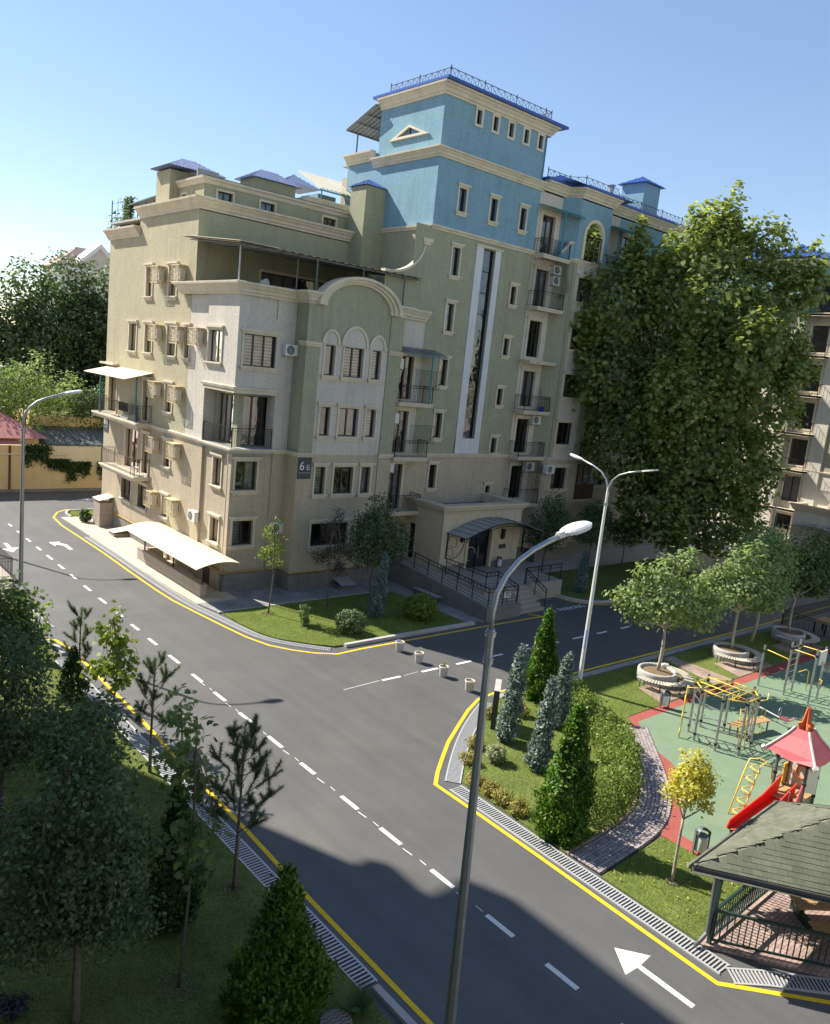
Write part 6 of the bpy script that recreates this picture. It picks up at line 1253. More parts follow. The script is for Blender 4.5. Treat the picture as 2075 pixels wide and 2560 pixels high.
# --- small things left on balconies
t = thing('bucket', 'blue plastic bucket on a right wing balcony', 'bucket', (40.1, 33.95, 10.15)); MB().lathe([(0, 0), (.14, 0), (.18, .3), (.16, .3), (.13, .04)], (40.1, 33.95, 10.15), 14).build('pail', mat('blue_plastic', (.02, .06, .3), rough=.4), t); MB().tube([(40.1 + .17 * math.cos(a), 33.95, 10.43 + .16 * math.sin(a)) for a in [k * math.pi / 8 for k in range(9)]], .008, 4).build('handle', M_steel, t)
t = thing('step_ladder', 'aluminium step ladder leaning on a right wing balcony', 'ladder', (40.2, 34.25, 10.15))
for x in (40.08, 40.4): MB().tube([(x, 34.1, 10.15), (40.24 + (x - 40.24) * .6, 34.4, 11.75)], .02, 4).build('rail', M_steel, t)
for k in range(6): f = (k + .7) / 7; MB().tube([(40.09 + .05 * f, 34.1 + .3 * f, 10.15 + 1.6 * f), (40.39 - .05 * f, 34.1 + .3 * f, 10.15 + 1.6 * f)], .015, 4).build('step', M_steel, t)
t = thing('chair', 'small dark chair with a white seat on the lower street balcony', 'chair', (18.3, 45.6, 4.2)); MB().box(18.1, 18.5, 45.4, 45.8, 4.62, 4.66).build('seat', M_acw, t)
for x, y, h in ((18.12, 45.42, .44), (18.48, 45.42, .9), (18.12, 45.78, .44), (18.48, 45.78, .9)): MB().tube([(x, y, 4.2), (x, y, 4.2 + h)], .016, 5).build('leg', M_iron, t)
MB().box(18.46, 18.5, 45.42, 45.78, 4.9, 5.1).build('backrest', M_iron, t)
t = thing('drying_rack', 'dark cloth and white laundry on a rack on the awning balcony', 'drying rack', (18.4, 47.5, 7.3))
for y in (46.9, 48.3): MB().tube([(18.15, y, 7.3), (18.65, y, 8.2)], .012, 4).build('leg', M_steel, t); MB().tube([(18.65, y, 7.3), (18.15, y, 8.2)], .012, 4).build('leg', M_steel, t)
MB().hexa([(18.2, 46.9, 7.75), (18.24, 46.9, 7.75), (18.24, 48.3, 7.75), (18.2, 48.3, 7.75), (18.2, 46.9, 8.25), (18.24, 46.9, 8.22), (18.24, 48.3, 8.24), (18.2, 48.3, 8.27)]).build('dark_cloth', mat('dark_cloth', (.03, .018, .02), rough=.9), t); MB().hexa([(18.1, 46.6, 7.32), (18.6, 46.6, 7.32), (18.6, 47.8, 7.32), (18.1, 47.8, 7.32), (18.2, 46.7, 7.55), (18.5, 46.7, 7.6), (18.5, 47.6, 7.52), (18.2, 47.6, 7.58)]).build('white_laundry', M_acw, t)
# ================================================================ vegetation
def unit(v): return v / np.maximum(1e-9, np.linalg.norm(v, axis=-1, keepdims=True))
def quad_mesh(name, V, m, parent, kind=None):
    n, k, _ = V.shape; o0 = np.array(ORG[parent]) if parent is not None else np.zeros(3)
    me = bpy.data.meshes.new(name); me.vertices.add(n * k); me.vertices.foreach_set('co', (V.reshape(-1, 3) - o0).astype(np.float32).ravel())
    me.loops.add(n * k); me.loops.foreach_set('vertex_index', np.arange(n * k, dtype=np.int32)); me.polygons.add(n); me.polygons.foreach_set('loop_start', np.arange(0, n * k, k, dtype=np.int32)); me.polygons.foreach_set('loop_total', np.full(n, k, dtype=np.int32))
    me.update(); me.validate(); me.materials.append(m); o = link(name, me, parent)
    if kind: o['kind'] = kind
    return o
def leaves(C_, size, cen=None, up=.5, out=.6, aspect=.6, jit=.3, axis=None, star=False):
    n = len(C_); nr = rng.normal(size=(n, 3)); nr = unit(nr) + np.array([0, 0, up])
    if cen is not None: nr += out * unit(C_ - cen)
    nr = unit(nr); a = rng.normal(size=(n, 3)) if axis is None else axis + rng.normal(size=(n, 3)) * .25
    a = unit(a - nr * np.sum(a * nr, 1, keepdims=True)); b = np.cross(nr, a); s = (size * (1 + rng.uniform(-jit, jit, n)))[:, None]
    if star:          # lobed leaf: ten-sided
        ang = np.array([0, .45, .75, 1.25, 1.7, 2.6, math.pi, -2.6, -1.7, -1.25, -.75, -.45]); rad = np.array([.62, .36, .55, .3, .5, .3, .22, .3, .5, .3, .55, .36])
        return np.stack([C_ + a * s * math.cos(t) * r + b * s * math.sin(t) * r for t, r in zip(ang, rad)], 1)
    return np.stack([C_ - a * s * .5, C_ + b * s * aspect * .5 + nr * s * .06, C_ + a * s * .5, C_ - b * s * aspect * .5 + nr * s * .06], 1)
def lobe_points(lobes, n, clump=.22, per=14, shell=.5):
    vol = np.array([l[3] * l[4] * l[5] for l in lobes]) ** (.75); vol = vol / vol.sum(); P = []; Cn = []
    for l, f in zip(lobes, vol):
        k = max(3, int(n * f / per)); d = unit(rng.normal(size=(k, 3))); r = shell + (1.02 - shell) * rng.random(k) ** .6; c = np.array(l[:3]) + d * r[:, None] * np.array(l[3:6])
        q = np.repeat(c, per, 0) + rng.normal(size=(k * per, 3)) * clump * np.array([1, 1, .8]); P.append(q); Cn.append(np.repeat([l[:3]], k * per, 0))
    return np.concatenate(P), np.concatenate(Cn).astype(float)
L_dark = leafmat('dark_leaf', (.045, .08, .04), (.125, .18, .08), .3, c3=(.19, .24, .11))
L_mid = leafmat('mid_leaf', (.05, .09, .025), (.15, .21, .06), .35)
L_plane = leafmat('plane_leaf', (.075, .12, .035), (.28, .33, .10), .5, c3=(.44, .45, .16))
L_plume = leafmat('lit_tone_plume_leaf', (.14, .19, .05), (.40, .44, .14), .52, c3=(.56, .56, .22))  # brighter copy of the plane leaf; the plumes' sunlit look is in the colour
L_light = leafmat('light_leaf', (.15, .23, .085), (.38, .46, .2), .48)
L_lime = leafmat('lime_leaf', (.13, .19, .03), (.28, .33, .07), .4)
L_yel = leafmat('yellow_leaf', (.40, .37, .04), (.66, .60, .12), .45)
L_thu = leafmat('thuja_spray', (.03, .085, .008), (.13, .245, .02), .3)
L_thud = leafmat('dark_thuja_spray', (.02, .05, .01), (.055, .11, .02), .2)
L_jun = leafmat('blue_juniper_spray', (.10, .15, .13), (.27, .34, .30), .15)
L_pine = leafmat('pine_needle', (.05, .08, .04), (.15, .2, .1), .3)
L_pur = leafmat('bronze_leaf', (.035, .03, .025), (.09, .075, .06), .2)
L_gold = leafmat('golden_shrub_leaf', (.20, .19, .05), (.42, .36, .10), .3)
L_var = leafmat('variegated_leaf', (.20, .24, .10), (.50, .50, .32), .3)
L_hedge = leafmat('hedge_leaf', (.09, .15, .025), (.26, .33, .08), .4, c3=(.38, .38, .14))
L_mugo = leafmat('mugo_needle', (.08, .13, .04), (.2, .26, .11), .2)
L_ivy = leafmat('ivy_leaf', (.02, .05, .012), (.06, .11, .03), .25)

def limb(b, p0, p1, r0, r1, bend=.12, n=6, sides=7):
    p0, p1 = np.array(p0, float), np.array(p1, float); d = p1 - p0; o = rng.normal(size=3) * np.linalg.norm(d) * bend; o[2] *= .3
    pts = [p0 + d * t + o * math.sin(math.pi * t) for t in np.linspace(0, 1, n)]; b.tube([tuple(p) for p in pts], [r0 + (r1 - r0) * t for t in np.linspace(0, 1, n)], sides); return pts
def broadleaf(label, x, y, z0, hb, lobes, n, size, lm, tr=.06, bark=None, group=None, lean=(0, 0), clump=.22, per=14, star=False, up=.5, name='tree', shell=.5, cat='tree', bend=.1, out=.9):
    """lobes are relative to (x, y, z0)"""
    t = thing(name, label, cat, (x, y, z0), group); b = MB(); top = (x + lean[0], y + lean[1], z0 + hb); limb(b, (x, y, z0 - .05), top, tr, tr * .72, .03)
    lb = [(x + l[0], y + l[1], z0 + l[2], l[3], l[4], l[5]) for l in lobes]
    for l in lb: limb(b, top, (l[0], l[1], l[2] + l[5] * .3), tr * .55, tr * .12, bend)
    for l in lb:
        for _ in range(3): d = unit(rng.normal(size=3)); limb(b, (l[0], l[1], l[2]), (l[0] + d[0] * l[3] * .8, l[1] + d[1] * l[4] * .8, l[2] + abs(d[2]) * l[5] * .8), tr * .2, tr * .05, .1, 4, 5)
    b.build('trunk', bark or M_bark, t, smooth=True)
    P, Cn = lobe_points(lb, n, clump, per, shell); P = P[P[:, 2] > z0 + .15]; Cn = Cn[:len(P)]
    quad_mesh('crown', leaves(P, size, Cn, up=up, star=star, out=out), lm, t); return t
# --- the big plane tree
LB = [(-6.6, 0, 17.0, 2.9, 3.6), (-6.2, -.5, 12.6, 2.6, 3.0), (-4.6, -1, 8.6, 2.8, 2.8), (-1.2, 0, 17.6, 4.0, 4.2), (-1, -.5, 12.6, 4.2, 4.0), (-.6, -1, 7.8, 3.8, 3.6), (2.8, 0, 16.6, 3.0, 3.4), (3.4, -.5, 12.0, 2.7, 2.8), (2.8, -1, 7.6, 2.6, 2.8), (1.6, -1.6, 4.2, 2.8, 2.4), (-1.8, -1.8, 4.6, 2.8, 2.4), (-1.4, 0, 21.0, 2.2, 2.6), (-.1, .3, 22.8, .8, 2.2), (2.6, .5, 21.8, 1.6, 2.2), (4.9, 0, 19.8, 1.6, 1.5), (-4.6, 0, 19.8, 1.9, 2.0), (-8.6, 0, 15.4, 1.2, 1.6), (5.2, -.5, 14.2, 1.2, 1.3), (.8, -3, 15.2, 2.4, 3.0), (-3, -3, 12, 2.6, 3.0)]
lobes = [(a_ * .747 + d_ * .664, -a_ * .664 + d_ * .747, z_, r_, r_, rz_) for a_, d_, z_, r_, rz_ in LB]
lobes = [(l[0], l[1], l[2], l[3] * .93, l[4] * .93, l[5] * .93) for l in lobes]
pt = broadleaf('huge leafy plane tree towering in front of the right wing and hiding much of it', 49.3, 28.2, .05, 6.5, lobes, 36000, .33, L_plane, tr=.42, bark=M_barkp, clump=.4, per=12, shell=.66, bend=.03, out=1.2, star=True)
pl_l = []                                                  # upright plumes of foliage all over the crown
for _ in range(150):
    l = lobes[rng.integers(len(lobes))]; d = unit(rng.normal(size=3)); d[2] = d[2] * .8 + .25; d = unit(d); base = np.array([49.3 + l[0], 28.2 + l[1], .05 + l[2]]) + d * np.array(l[3:6]) * .98
    r_ = rng.uniform(.4, .75); pl_l.append((*base, r_, r_, rng.uniform(1.0, 1.9)))
P, Cn = lobe_points(pl_l, 24000, .18, 9, .4); Cn[:, 2] -= 1.2; quad_mesh('plumes', leaves(P, .31, Cn, up=.5, out=1.2, star=True), L_plume, pt)
# --- trees in the round planters and beside them
for (x, y, s, lb, lm) in ((29.8, 16.98, 1.0, 'leafy young tree growing from the nearest round planter', L_light), (36.1, 16.96, .95, 'leafy young tree growing from the second round planter', L_light), (42.2, 16.95, 1.0, 'shaded young tree growing from the third round planter', L_mid)):  # third tree takes a darker leaf colour to stand in for its shade
    lobes = [(0, 0, 3.2, 1.3, 1.2, .9), (-1.1, .7, 2.8, .9, .9, .7), (1.2, -.8, 2.7, 1.0, 1.0, .75), (-.3, .3, 4.3, .55, .55, .9), (.55, -.2, 4.6, .5, .5, 1.0), (-1.1, .7, 3.9, .4, .4, .75), (1.9, -1.2, 3.2, .6, .6, .5), (-2.0, 1.3, 3.0, .4, .4, .4), (1.3, -.7, 3.8, .45, .45, .7), (.9, .4, 2.2, .8, .8, .4), (-1.5, 1.1, 3.6, .35, .35, .5)]
    lobes = [(a * s, b_ * s, c * s, d * s, e * s, f * s) for a, b_, c, d, e, f in lobes]
    broadleaf(lb, x, y, .5, 1.9 * s, [(l[0] * .92, l[1] * .92, l[2], l[3] * .85, l[4] * .85, l[5] * .95) for l in lobes], 4800, .2, lm, tr=.085, bark=M_barkp, group='trees in planters', clump=.2, per=14, up=.8, shell=.5, out=1.3)
broadleaf('slender pale-trunked tree on the grass behind the second planter', 39.5, 17.65, .05, 3.0, [(0, 0, 4.2, 1.5, 1.4, 1.3), (.8, .3, 5.0, 1.0, 1.0, 1.0), (-.9, 0, 4.6, 1.0, 1.0, 1.0)], 6000, .17, L_light, tr=.1, bark=M_barkp, up=.8)
broadleaf('dark leafy tree at the right edge behind the fence', 48.5, 16.5, .05, 2.5, [(0, 0, 4.0, 2.0, 1.8, 1.7), (-1.2, .5, 4.6, 1.2, 1.2, 1.2), (1.3, 0, 4.6, 1.2, 1.2, 1.3)], 7000, .18, L_mid, tr=.1, up=.7)
# --- front lawn trees
def sapling(label, x, y, z0, h, hb, r, n, size, lm, tr=.025, group=None, star=False, per=8, clump=.1, lean=(0, 0)):
    lobes = []; k = 6
    for i in range(k):
        f = (i + .5) / k; zz = hb + (h - hb) * f; rr = r * math.sin(math.pi * (.2 + .75 * f)); a = i * 2.4; lobes.append((rr * .5 * math.cos(a) + lean[0] * f, rr * .5 * math.sin(a) + lean[1] * f, zz, rr * .7, rr * .7, (h - hb) / k * .8))
    return broadleaf(label, x, y, z0, h * .93, lobes, n, size, lm, tr, group=group, clump=clump, per=per, star=star, shell=.1, lean=lean)
sapling('slim sunlit sapling with sparse lime leaves on the corner lawn', 19.07, 31.02, .07, 4.5, 2.3, .62, 700, .13, L_lime, .035)
sapling('small bronze-leaved tree in front of the ground-floor window', 22.37, 30.89, .07, 4.8, 1.75, 1.0, 3800, .085, L_pur, .04)
broadleaf('dark round-crowned linden beside the entrance ramp', 25.1, 31.0, .07, 1.9, [(0, 0, 3.3, 1.35, 1.2, 1.4), (-.9, -.2, 2.6, .9, .8, .7), (1.1, 0, 3.2, 1.0, .9, 1.0), (0, 0, 4.7, .7, .7, .9), (-.5, 0, 3.9, .8, .8, .9), (.9, 0, 2.4, .8, .8, .6)], 8500, .13, L_dark, tr=.07, per=10, clump=.16)
broadleaf('dark linden on the far lawn right of the entrance', 38.63, 30.87, .08, 1.8, [(0, 0, 3.2, 1.3, 1.2, 1.4), (.8, .2, 3.6, .9, .9, 1.0), (-.8, 0, 2.7, .9, .9, .8), (.2, 0, 4.6, .7, .7, .8)], 5500, .14, L_dark, tr=.07, per=10, clump=.18)
broadleaf('second dark linden on the far lawn behind the double lamp', 43.29, 30.9, .08, 1.8, [(0, 0, 3.0, 1.5, 1.3, 1.3), (.9, .2, 3.3, .9, .9, .9), (-1, 0, 2.8, .9, .9, .8), (0, 0, 4.1, .8, .8, .7)], 5500, .14, L_dark, tr=.07, per=10, clump=.18)
broadleaf('small dark tree at the far end of the far lawn', 46.5, 30.5, .08, 1.5, [(0, 0, 2.5, 1.2, 1.1, .9), (.7, 0, 2.9, .8, .8, .7)], 3500, .14, L_dark, tr=.06, per=10, clump=.18)
broadleaf('yellow-leaved young tree beside the brick path', 17.63, 8.7, .05, 1.75, [(0, 0, 2.75, .52, .5, .42), (.12, 0, 3.15, .42, .42, .42), (-.38, .15, 2.5, .3, .3, .25), (.38, -.2, 2.65, .36, .34, .4), (.1, 0, 2.3, .35, .35, .25), (.45, -.3, 2.1, .18, .18, .16)], 2600, .105, L_yel, tr=.042, bark=M_barkp, per=9, clump=.07, up=1.0, shell=.35)
# --- trees on the shaded left lawn
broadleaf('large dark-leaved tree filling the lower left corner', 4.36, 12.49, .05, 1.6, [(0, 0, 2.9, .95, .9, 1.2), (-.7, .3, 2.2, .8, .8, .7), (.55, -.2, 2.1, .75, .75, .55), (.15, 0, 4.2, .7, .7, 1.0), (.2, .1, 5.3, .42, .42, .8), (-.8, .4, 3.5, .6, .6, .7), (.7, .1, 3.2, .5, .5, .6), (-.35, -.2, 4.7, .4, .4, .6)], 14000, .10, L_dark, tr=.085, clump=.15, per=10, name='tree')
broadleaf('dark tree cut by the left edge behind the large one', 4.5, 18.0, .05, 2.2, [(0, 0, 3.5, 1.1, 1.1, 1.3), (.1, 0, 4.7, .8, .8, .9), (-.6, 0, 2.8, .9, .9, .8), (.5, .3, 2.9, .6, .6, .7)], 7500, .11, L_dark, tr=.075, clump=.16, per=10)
broadleaf('leafy maple behind the left edge tree with sunlit top', 6.6, 25.6, .05, 1.9, [(0, 0, 2.7, .8, .8, .8), (.1, .1, 3.6, .6, .6, .7), (-.4, .3, 2.5, .6, .6, .6), (.5, -.4, 2.2, .5, .5, .5)], 1900, .17, L_mid, tr=.06, star=True, clump=.2, per=8)
broadleaf('leafy shrubby tree between the dark trees and the drain', 6.6, 19.4, .05, 1.0, [(0, 0, 1.6, .9, .8, .7), (.5, .2, 2.1, .5, .5, .6), (-.5, 0, 2.2, .6, .6, .6)], 2000, .15, L_mid, tr=.05, star=True, clump=.17, per=8)
sapling('tall thin maple sapling with big lobed leaves and mulch at its foot', 6.16, 12.23, .05, 5.2, 2.1, .75, 340, .17, L_mid, .032, star=True, per=5, clump=.13, lean=(.12, .1))
sapling('lime-green maple sapling beside the yellow line with sunlit leaves', 8.87, 23.27, .05, 3.8, 1.2, .75, 620, .19, L_lime, .03, star=True, per=6, clump=.14)
sapling('thin maple sapling near the upper end of the drain', 7.9, 27.0, .05, 3.1, .9, .5, 170, .16, L_light, .022, star=True, per=4, clump=.12)
sapling('sparse maple sapling between the two pines', 8.0, 16.6, .05, 3.9, 1.6, .6, 330, .17, L_light, .025, star=True, per=5, clump=.13)

def cone_tree(label, x, y, z0, h, r, n, lm, size=.12, name='thuja', cat='shrub', taper=.8, wob=.12, group=None, lean=(0, 0), tiers=None):
    t = thing(name, label, cat, (x, y, z0), group); MB().tube([(x, y, z0 - .05), (x + lean[0] * .4, y + lean[1] * .4, z0 + h * .4)], [.05, .03], 6).build('trunk', M_bark, t)
    k = n // 10; f = rng.random(k) ** 1.25; an = rng.random(k) * 6.283; lump = 1 + wob * np.sin(an * 3 + f * 9) + wob * np.sin(an * 7 - f * 23) * .7
    prof = np.minimum(1, (f + .03) * 7) * (1 - f) ** taper if tiers is None else np.interp(f, tiers[0], tiers[1]); rad = r * prof * lump * (1 - .35 * rng.random(k) ** 2)
    c = np.stack([x + rad * np.cos(an) + lean[0] * f, y + rad * np.sin(an) + lean[1] * f, z0 + .04 + f * h], 1)
    P = np.repeat(c, 10, 0) + rng.normal(size=(k * 10, 3)) * np.array([.05, .05, .075]) * (h / 3) ** .5; A_ = np.repeat(np.stack([np.cos(an) * .55, np.sin(an) * .55, np.ones(k)], 1), 10, 0)
    quad_mesh('foliage', leaves(P, size, np.array([x, y, z0 + h * .4]), up=0, out=.9, aspect=.45, axis=A_), lm, t); return t
cone_tree('broad bright green conical thuja beside the drain grate of the hedge island', 16.75, 11.6, .05, 3.6, .68, 13000, L_thu, .13, wob=.2, lean=(.1, 0), tiers=([0, .06, .2, .42, .56, .64, .74, .88, 1], [.55, .92, 1, .82, .6, .44, .4, .26, .02]))
cone_tree('bright green conical thuja at the back of the hedge island by the side road', 23.39, 18.1, .05, 3.45, .72, 9000, L_thu, .15, wob=.18)
cone_tree('dense green thuja at the bottom edge in the shade beside the drain', 7.25, 10.5, .05, 3.0, .82, 15000, L_thu, .12, wob=.2, tiers=([0, .06, .25, .45, .6, .7, .85, 1], [.6, .95, 1, .8, .62, .4, .26, .02]))
cone_tree('tall dark thuja behind the thin maple sapling', 6.76, 13.9, .05, 3.1, .62, 8000, L_thud, .11)
cone_tree('low dark conifer bush beside the upper drain grate', 8.55, 25.8, .05, 1.7, .55, 4000, L_thud, .11)
cone_tree('small dark conifer under the left edge street lamp', 8.2, 30.3, .05, 1.9, .5, 3000, L_thud, .12)
J = dict(name='juniper', lm=L_jun, taper=.55, wob=.16)
def jun(label, x, y, h, r, n, lean): cone_tree(label, x, y, .05, h, r, n, L_jun, .12, 'juniper', 'shrub', .5, .16, 'blue columnar junipers', lean)
jun('blue-grey columnar juniper beside the information board', 19.55, 16.2, 3.2, .36, 5500, (.35, .1)); jun('blue-grey juniper in the middle of the hedge island', 18.95, 14.35, 2.8, .34, 5000, (.5, .2)); jun('blue-grey juniper in front of the far thuja on the hedge island', 22.0, 16.1, 2.6, .33, 4500, (.4, .1)); jun('blue-grey juniper leaning in the front lawn before the linden', 23.56, 28.63, 3.0, .4, 5000, (.4, .1)); jun('blue-grey juniper in the shade of the far lawn', 38.03, 27.5, 2.5, .38, 3000, (.3, .1))
def bush(label, x, y, z0, r, h, n, lm, size, name='shrub', group=None, clump=.07, cat='shrub'):
    t = thing(name, label, cat, (x, y, z0), group); MB().tube([(x, y, z0 - .03), (x, y, z0 + h * .4)], [.03, .015], 5).build('stem', M_bark, t)
    P, Cn = lobe_points([(x, y, z0 + h * .5, r, r, h * .5), (x - r * .3, y + r * .2, z0 + h * .55, r * .7, r * .7, h * .45), (x + r * .35, y - r * .1, z0 + h * .5, r * .65, r * .65, h * .45)], n, clump, 12, .75); P = P[P[:, 2] > z0]; quad_mesh('foliage', leaves(P, size, np.array([x, y, z0 + h * .4]), up=.4, out=.9), lm, t); return t
bush('rounded bright yellow-green conifer shrub beside the ramp path', 25.5, 27.5, .07, .78, 1.15, 5500, L_lime, .11, clump=.09)
bush('mugo pine shrub near the white kerb with pale tips', 21.1, 27.3, .07, .58, .95, 3800, L_mugo, .11, clump=.08)
bush('small upright shrub on the sunlit corner lawn', 19.7, 28.95, .07, .22, 1.0, 700, L_light, .1, clump=.06)
bush('variegated round ball shrub on the grass of the hedge island', 18.2, 15.4, .05, .3, .56, 2600, L_var, .06, clump=.035)
for i, (x, y, w_) in enumerate(((20.45, 17.85, 'beside the information board foot'), (18.35, 16.45, 'on the curved drain edge'), (17.35, 15.75, 'nearest the tip of the curved drain edge'), (16.62, 14.75, 'at the tip of the hedge island'), (16.62, 14.1, 'second along the straight drain edge'), (16.6, 13.55, 'third along the straight drain edge'), (16.58, 12.95, 'next to the broad thuja'), (21.6, 17.35, 'behind the tall blue juniper'))):
    bush('low golden shrub ' + w_, x, y, .05, .26, .36, 700, L_gold, .075, group='golden edging shrubs', clump=.05)
bush('dark lavender clump in the lower left corner', 3.53, 13.3, .05, .2, .25, 500, leafmat('lavender', (.03, .03, .05), (.07, .06, .1), .2), .08)
bush('small dark bush at the corner of the far vent shaft', 17.7, 51.9, .07, .35, .8, 900, L_thud, .12)
# grass tuft beside a patterned stone disc
t = thing('ornamental_grass', 'tuft of thin ornamental grass at the bottom edge by the kerb', 'grass tuft', (8.65, 9.9, .05)); k = 700; a = rng.random(k) * 6.283; l = rng.uniform(.25, .5, k); base = np.stack([8.65 + .08 * np.cos(a), 9.9 + .08 * np.sin(a), np.full(k, .05)], 1); tip = base + np.stack([np.cos(a) * l * .8, np.sin(a) * l * .8, l * .8], 1); sd = np.stack([-np.sin(a), np.cos(a), 0 * a], 1) * .006
quad_mesh('blades', np.stack([base - sd, base + sd, tip], 1), L_mid, t)
t = thing('stone_disc', 'round patterned stepping stone with wavy grooves at the bottom edge', 'stepping stone', (8.15, 9.85, .05)); MB().lathe([(.3, .0), (.3, .05), (.0, .055)], (8.15, 9.85, .05), 24).build('disc', M_plinth, t)
for k in range(6): y_ = 9.65 + k * .08; hw = math.sqrt(max(.01, .085 - (y_ - 9.85) ** 2)); MB().tube([(8.15 - hw + 2 * hw * i / 12, y_ + .02 * math.sin(i * 1.6), .108) for i in range(13)], .012, 4).build('groove_ridge', M_granite, t)

# --- pines
def pine(label, x, y, z0, h, spread, nb=24):
    t = thing('pine', label, 'tree', (x, y, z0)); b = MB(); limb(b, (x, y, z0 - .05), (x, y, z0 + h * .97), .055, .012, .01); seg = []
    for i in range(nb):
        f = .3 + .66 * (i / nb); a = i * 2.4 + rng.random() * .5; L_ = spread * (1.05 - f) ** .7 * rng.uniform(.75, 1.1) + .12; p0 = np.array([x, y, z0 + h * f]); p1 = p0 + np.array([math.cos(a) * L_, math.sin(a) * L_, L_ * .75 + .1]); pts = limb(b, p0, p1, .011, .005, .06, 5, 5); seg.append((p0 + (p1 - p0) * .35, p1))
        for _ in range(3): m_ = p0 + (p1 - p0) * rng.uniform(.45, .8); e = m_ + np.array([rng.normal() * .12, rng.normal() * .12, rng.uniform(.15, .35)]); seg.append((m_, e)); limb(b, m_, e, .008, .005, .02, 3, 4)
    seg.append((np.array([x, y, z0 + h * .8]), np.array([x, y, z0 + h * 1.03]))); b.build('trunk', M_bark, t, smooth=True)
    for k in range(3): a = k * 2.1; limb(b, (x, y, z0 + .5), (x + .3 * math.cos(a), y + .3 * math.sin(a), z0 + .7), .008, .004)
    V = []
    for p, q in seg:
        L_ = np.linalg.norm(q - p); k = int(70 + 420 * L_); u = rng.random(k)[:, None]; c = p + (q - p) * u; d = unit(unit(q - p) * .75 + unit(rng.normal(size=(k, 3))) * .9); l = rng.uniform(.08, .15, k)[:, None]; s = unit(np.cross(d, rng.normal(size=(k, 3)))) * .0045
        V.append(np.stack([c - s, c + s, c + d * l], 1))
    quad_mesh('needles', np.concatenate(V), L_pine, t); return t
pine('young pine standing nearest on the shaded lawn, over the drain', 8.4, 14.24, .05, 3.9, 1.15)
pine('second young pine with a round tuft on top, farther up the drain', 8.82, 20.0, .05, 3.3, .95, 14)
pine('pale young pine half hidden behind the lime maple', 8.9, 26.2, .05, 2.9, .6, 10)

# --- clipped hedge along the block path
t = thing('hedge', 'wide leafy hedge curving along the brick path of the island', 'hedge', (21, 13, .05))
hp = chaikin([(17.6, 11.6), (19.5, 11.75), (21.0, 12.6), (22.5, 13.95), (23.1, 15.2), (23.35, 16.5), (24.3, 17.5)], 2); V = []
for a, c in zip(hp, hp[1:]):
    a, c = np.array(a), np.array(c); L_ = np.linalg.norm(c - a); k = int(L_ * 260); u = rng.random(k)[:, None]; n_ = np.array([-(c - a)[1], (c - a)[0]]) / L_; th_ = rng.random(k) * math.pi; rr = .75 + .28 * rng.random(k); xy = a + (c - a) * u + n_ * (np.cos(th_) * .6 * rr)[:, None]; z = .05 + np.abs(np.sin(th_)) ** .6 * (1.02 + .16 * np.sin(xy[:, 0] * 4.1) * np.sin(xy[:, 1] * 3.7)) * rr + rng.normal(size=k) * .1
    V.append(np.concatenate([xy, z[:, None]], 1))
P = np.repeat(np.concatenate(V), 6, 0); P = P + rng.normal(size=P.shape) * .08; P = P[P[:, 2] > .06]; quad_mesh('foliage', leaves(P, .095, None, up=.5), L_hedge, t)
b = MB()
for p in hp[::2]: limb(b, (p[0], p[1], 0), (p[0] + rng.normal() * .1, p[1] + rng.normal() * .1, .6), .02, .008)
b.build('stem', M_bark, t)
# --- ivy on the far wall
t = thing('ivy', 'dark ivy hanging in curtains over the yellow boundary wall', 'plant', (20, 62.9, 0)); V = []
for x0, x1, zt, ln in ((17.0, 18.7, 3.6, 1.6), (18.6, 20.0, 2.5, .9), (19.8, 23.5, 2.3, 1.5)):
    for _ in range(26): xx = rng.uniform(x0, x1); L_ = ln * rng.uniform(.4, 1.15); k = 60; V.append(np.stack([xx + rng.normal(size=k) * .12, 62.88 + rng.normal(size=k) * .06, zt - rng.random(k) * L_], 1))
quad_mesh('foliage', leaves(np.concatenate(V), .17, None, up=.1), L_ivy, t)
# --- trees behind the far wall
L_far = leafmat('far_leaf', (.06, .10, .045), (.15, .21, .09), .4)
far = [(17.0, 84, 17.5, 5.2, L_far, 'dark tree at the far left edge behind the sheds'), (22.0, 82, 19.0, 4.8, L_far, 'tall dark tree behind the shed with the red roof'), (26.3, 84, 20.4, 4.4, L_far, 'tallest dark tree reaching the gabled house'), (29.8, 82, 19.8, 4.2, L_far, 'dark tree just left of the apartment wall'), (12, 88, 13, 4.5, L_mid, 'dusty green tree beyond the left edge'), (34, 88, 17, 4, L_dark, 'dark tree hidden behind the apartment corner')]
for x, y, h, r, lm, lb in far:
    r *= .8; lobes = [(0, 0, h * .45, r, r, h * .28), (r * .4, -.5, h * .62, r * .75, r * .75, h * .2), (-r * .5, -.3, h * .6, r * .7, r * .7, h * .2), (0, 0, h * .82, r * .6, r * .6, h * .15), (r * .2, -r * .5, h * .35, r * .8, r * .7, h * .2), (-r * .4, -r * .4, h * .3, r * .7, r * .7, h * .2)]
    broadleaf(lb, x, y, 0, h * .3, lobes, 15000, .4, lm, tr=.25, group='trees behind the far wall', clump=.45, per=14)
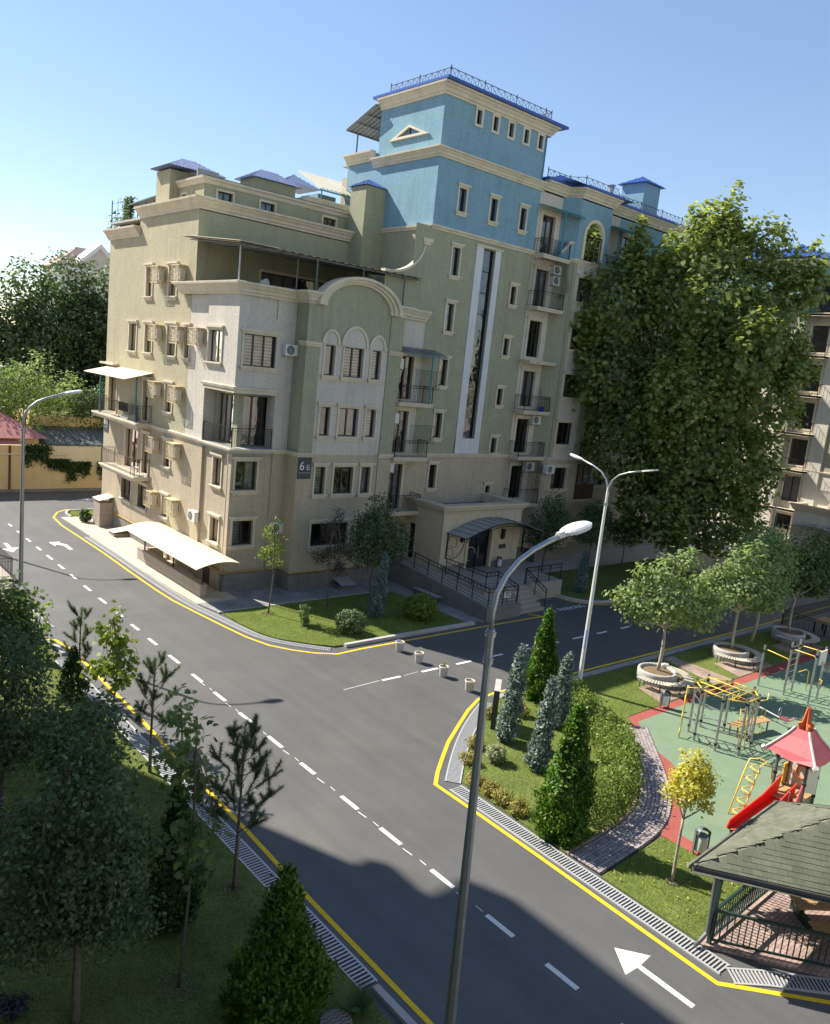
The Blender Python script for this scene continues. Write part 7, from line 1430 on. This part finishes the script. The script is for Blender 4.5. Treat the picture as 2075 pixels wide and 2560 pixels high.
for x, y, h, r, lb in ((18.4, 68.5, 10.6, 2.3, 'light green sunlit tree behind the red roof shed'), (15.6, 69.5, 9.6, 2.6, 'pale feathery tree at the left edge above the shed roof'), (21.2, 69.5, 9.0, 2.1, 'light green tree between the sheds'), (23.8, 69, 8.4, 1.8, 'mid green tree against the apartment corner'), (13, 72, 8, 2, 'pale tree out at the left edge')):
    broadleaf(lb, x, y, 0, h * .35, [(0, 0, h * .6, r, r, h * .25), (r * .4, -.3, h * .78, r * .6, r * .6, h * .2), (-r * .5, 0, h * .7, r * .6, r * .6, h * .18), (0, -.3, h * .42, r * .9, r * .8, h * .18)], 4200, .24, L_light if r != 1.8 else L_mid, tr=.12, group='lighter trees behind the far wall', clump=.28, per=10, up=.9)
# a far tree line closing the horizon
V = []
for k in range(240):
    a = R(-25 + 150 * k / 240); d = 190 + rng.random() * 40; V.append(np.stack([d * math.sin(a) + rng.normal(size=60) * 3, d * math.cos(a) + rng.normal(size=60) * 3, rng.random(60) * 11], 1))
o = quad_mesh('tree_line', leaves(np.concatenate(V), 1.6, None), L_dark, None, 'stuff'); o['label'] = 'far line of trees closing the horizon'

# --- grass blades on the lawns
def inpoly(P, poly):
    x, y = P[:, 0], P[:, 1]; r = np.zeros(len(P), bool)
    for (x0, y0), (x1, y1) in zip(poly, poly[1:] + poly[:1]):
        c = ((y0 > y) != (y1 > y)) & (x < (x1 - x0) * (y - y0) / ((y1 - y0) + 1e-12) + x0); r ^= c
    return r
def grass(poly, z, dens, h, lm, label, clip=None):
    p = np.array(poly); lo, hi = p.min(0), p.max(0)
    if clip: lo = np.maximum(lo, clip[0]); hi = np.minimum(hi, clip[1])
    n = int(np.prod(hi - lo) * dens); P = lo + rng.random((n, 2)) * (hi - lo); P = P[inpoly(P, poly)]; n = len(P)
    pn = np.sin(P[:, 0] * 2.1 + np.sin(P[:, 1] * 1.7) * 2) * np.sin(P[:, 1] * 2.7 + np.cos(P[:, 0] * 1.3) * 2); P = P[rng.random(n) < .78 + .22 * pn]; n = len(P)
    a = rng.random(n) * 6.283; l = h * rng.uniform(.5, 1.2, n); B = np.concatenate([P, np.full((n, 1), z)], 1); tip = B + np.stack([np.cos(a) * l * .45, np.sin(a) * l * .45, l], 1); sd = np.stack([-np.sin(a), np.cos(a), 0 * a], 1) * (h * .14)
    o = quad_mesh('grass', np.stack([B - sd, B + sd, tip], 1), lm, None, 'stuff'); o['label'] = label; return o
G1 = leafmat('shade_tone_grass_blade', (.09, .115, .035), (.22, .25, .075), .4, c3=(.32, .30, .13)); G2 = leafmat('lit_tone_grass_blade', (.14, .2, .02), (.34, .42, .06), .4, c3=(.44, .42, .14))  # same grass twice: shade darkens the first colour, sunlight brightens the second
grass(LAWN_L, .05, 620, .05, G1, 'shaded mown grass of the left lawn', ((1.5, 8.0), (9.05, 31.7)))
grass(LAWN_R, .05, 900, .05, G2, 'sunlit mown grass of the hedge island', ((16, 10.9), (31, 19))); grass(LAWN_R, .05, 350, .05, G2, 'mown grass round the planters', ((31, 15), (44.4, 18.6)))
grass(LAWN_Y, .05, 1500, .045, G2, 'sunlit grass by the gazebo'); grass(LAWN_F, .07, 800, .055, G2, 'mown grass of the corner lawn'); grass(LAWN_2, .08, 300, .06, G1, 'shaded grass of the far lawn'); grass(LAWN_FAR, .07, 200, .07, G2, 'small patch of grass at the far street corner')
# mulch rings and fallen leaves
for x, y, r in ((6.16, 12.23, .42), (8.4, 14.24, .28), (19.07, 31.02, .3), (22.37, 30.89, .3), (17.63, 8.7, .18)):
    k = int(700 * r); a = rng.random(k) * 6.283; d = r * np.sqrt(rng.random(k)); P = np.stack([x + d * np.cos(a), y + d * np.sin(a), np.full(k, .085) + rng.random(k) * .02], 1); o = quad_mesh('mulch', leaves(P, .045, None, up=1.5), leafmat('dry_mulch', (.12, .09, .06), (.28, .22, .16), .1), None, 'stuff'); o['label'] = 'ring of dry mulch round a trunk'
k = 90; P = np.stack([rng.uniform(16.4, 19.2, k), rng.uniform(7.3, 9.9, k), np.full(k, .1)], 1); o = quad_mesh('fallen_leaves', leaves(P, .07, None, up=2), L_yel, None, 'stuff'); o['label'] = 'scattered fallen yellow leaves on the grass'

tv = thing('vine', 'green vine climbing the trellis on the far roof corner', 'plant', (19.5, 52, 18.5)); V = np.stack([19.5 + rng.normal(size=900) * .12, np.clip(51.3 + rng.normal(size=900) * .35, 50.8, 54), rng.uniform(18.5, 20.5, 900)], 1); V2 = np.stack([19.45 + rng.normal(size=260) * .15, rng.uniform(51, 54.2, 260), 18.6 + rng.random(260) ** 2 * 1.2], 1); quad_mesh('foliage', leaves(np.concatenate([V, V2]), .16, None), L_mid, tv)
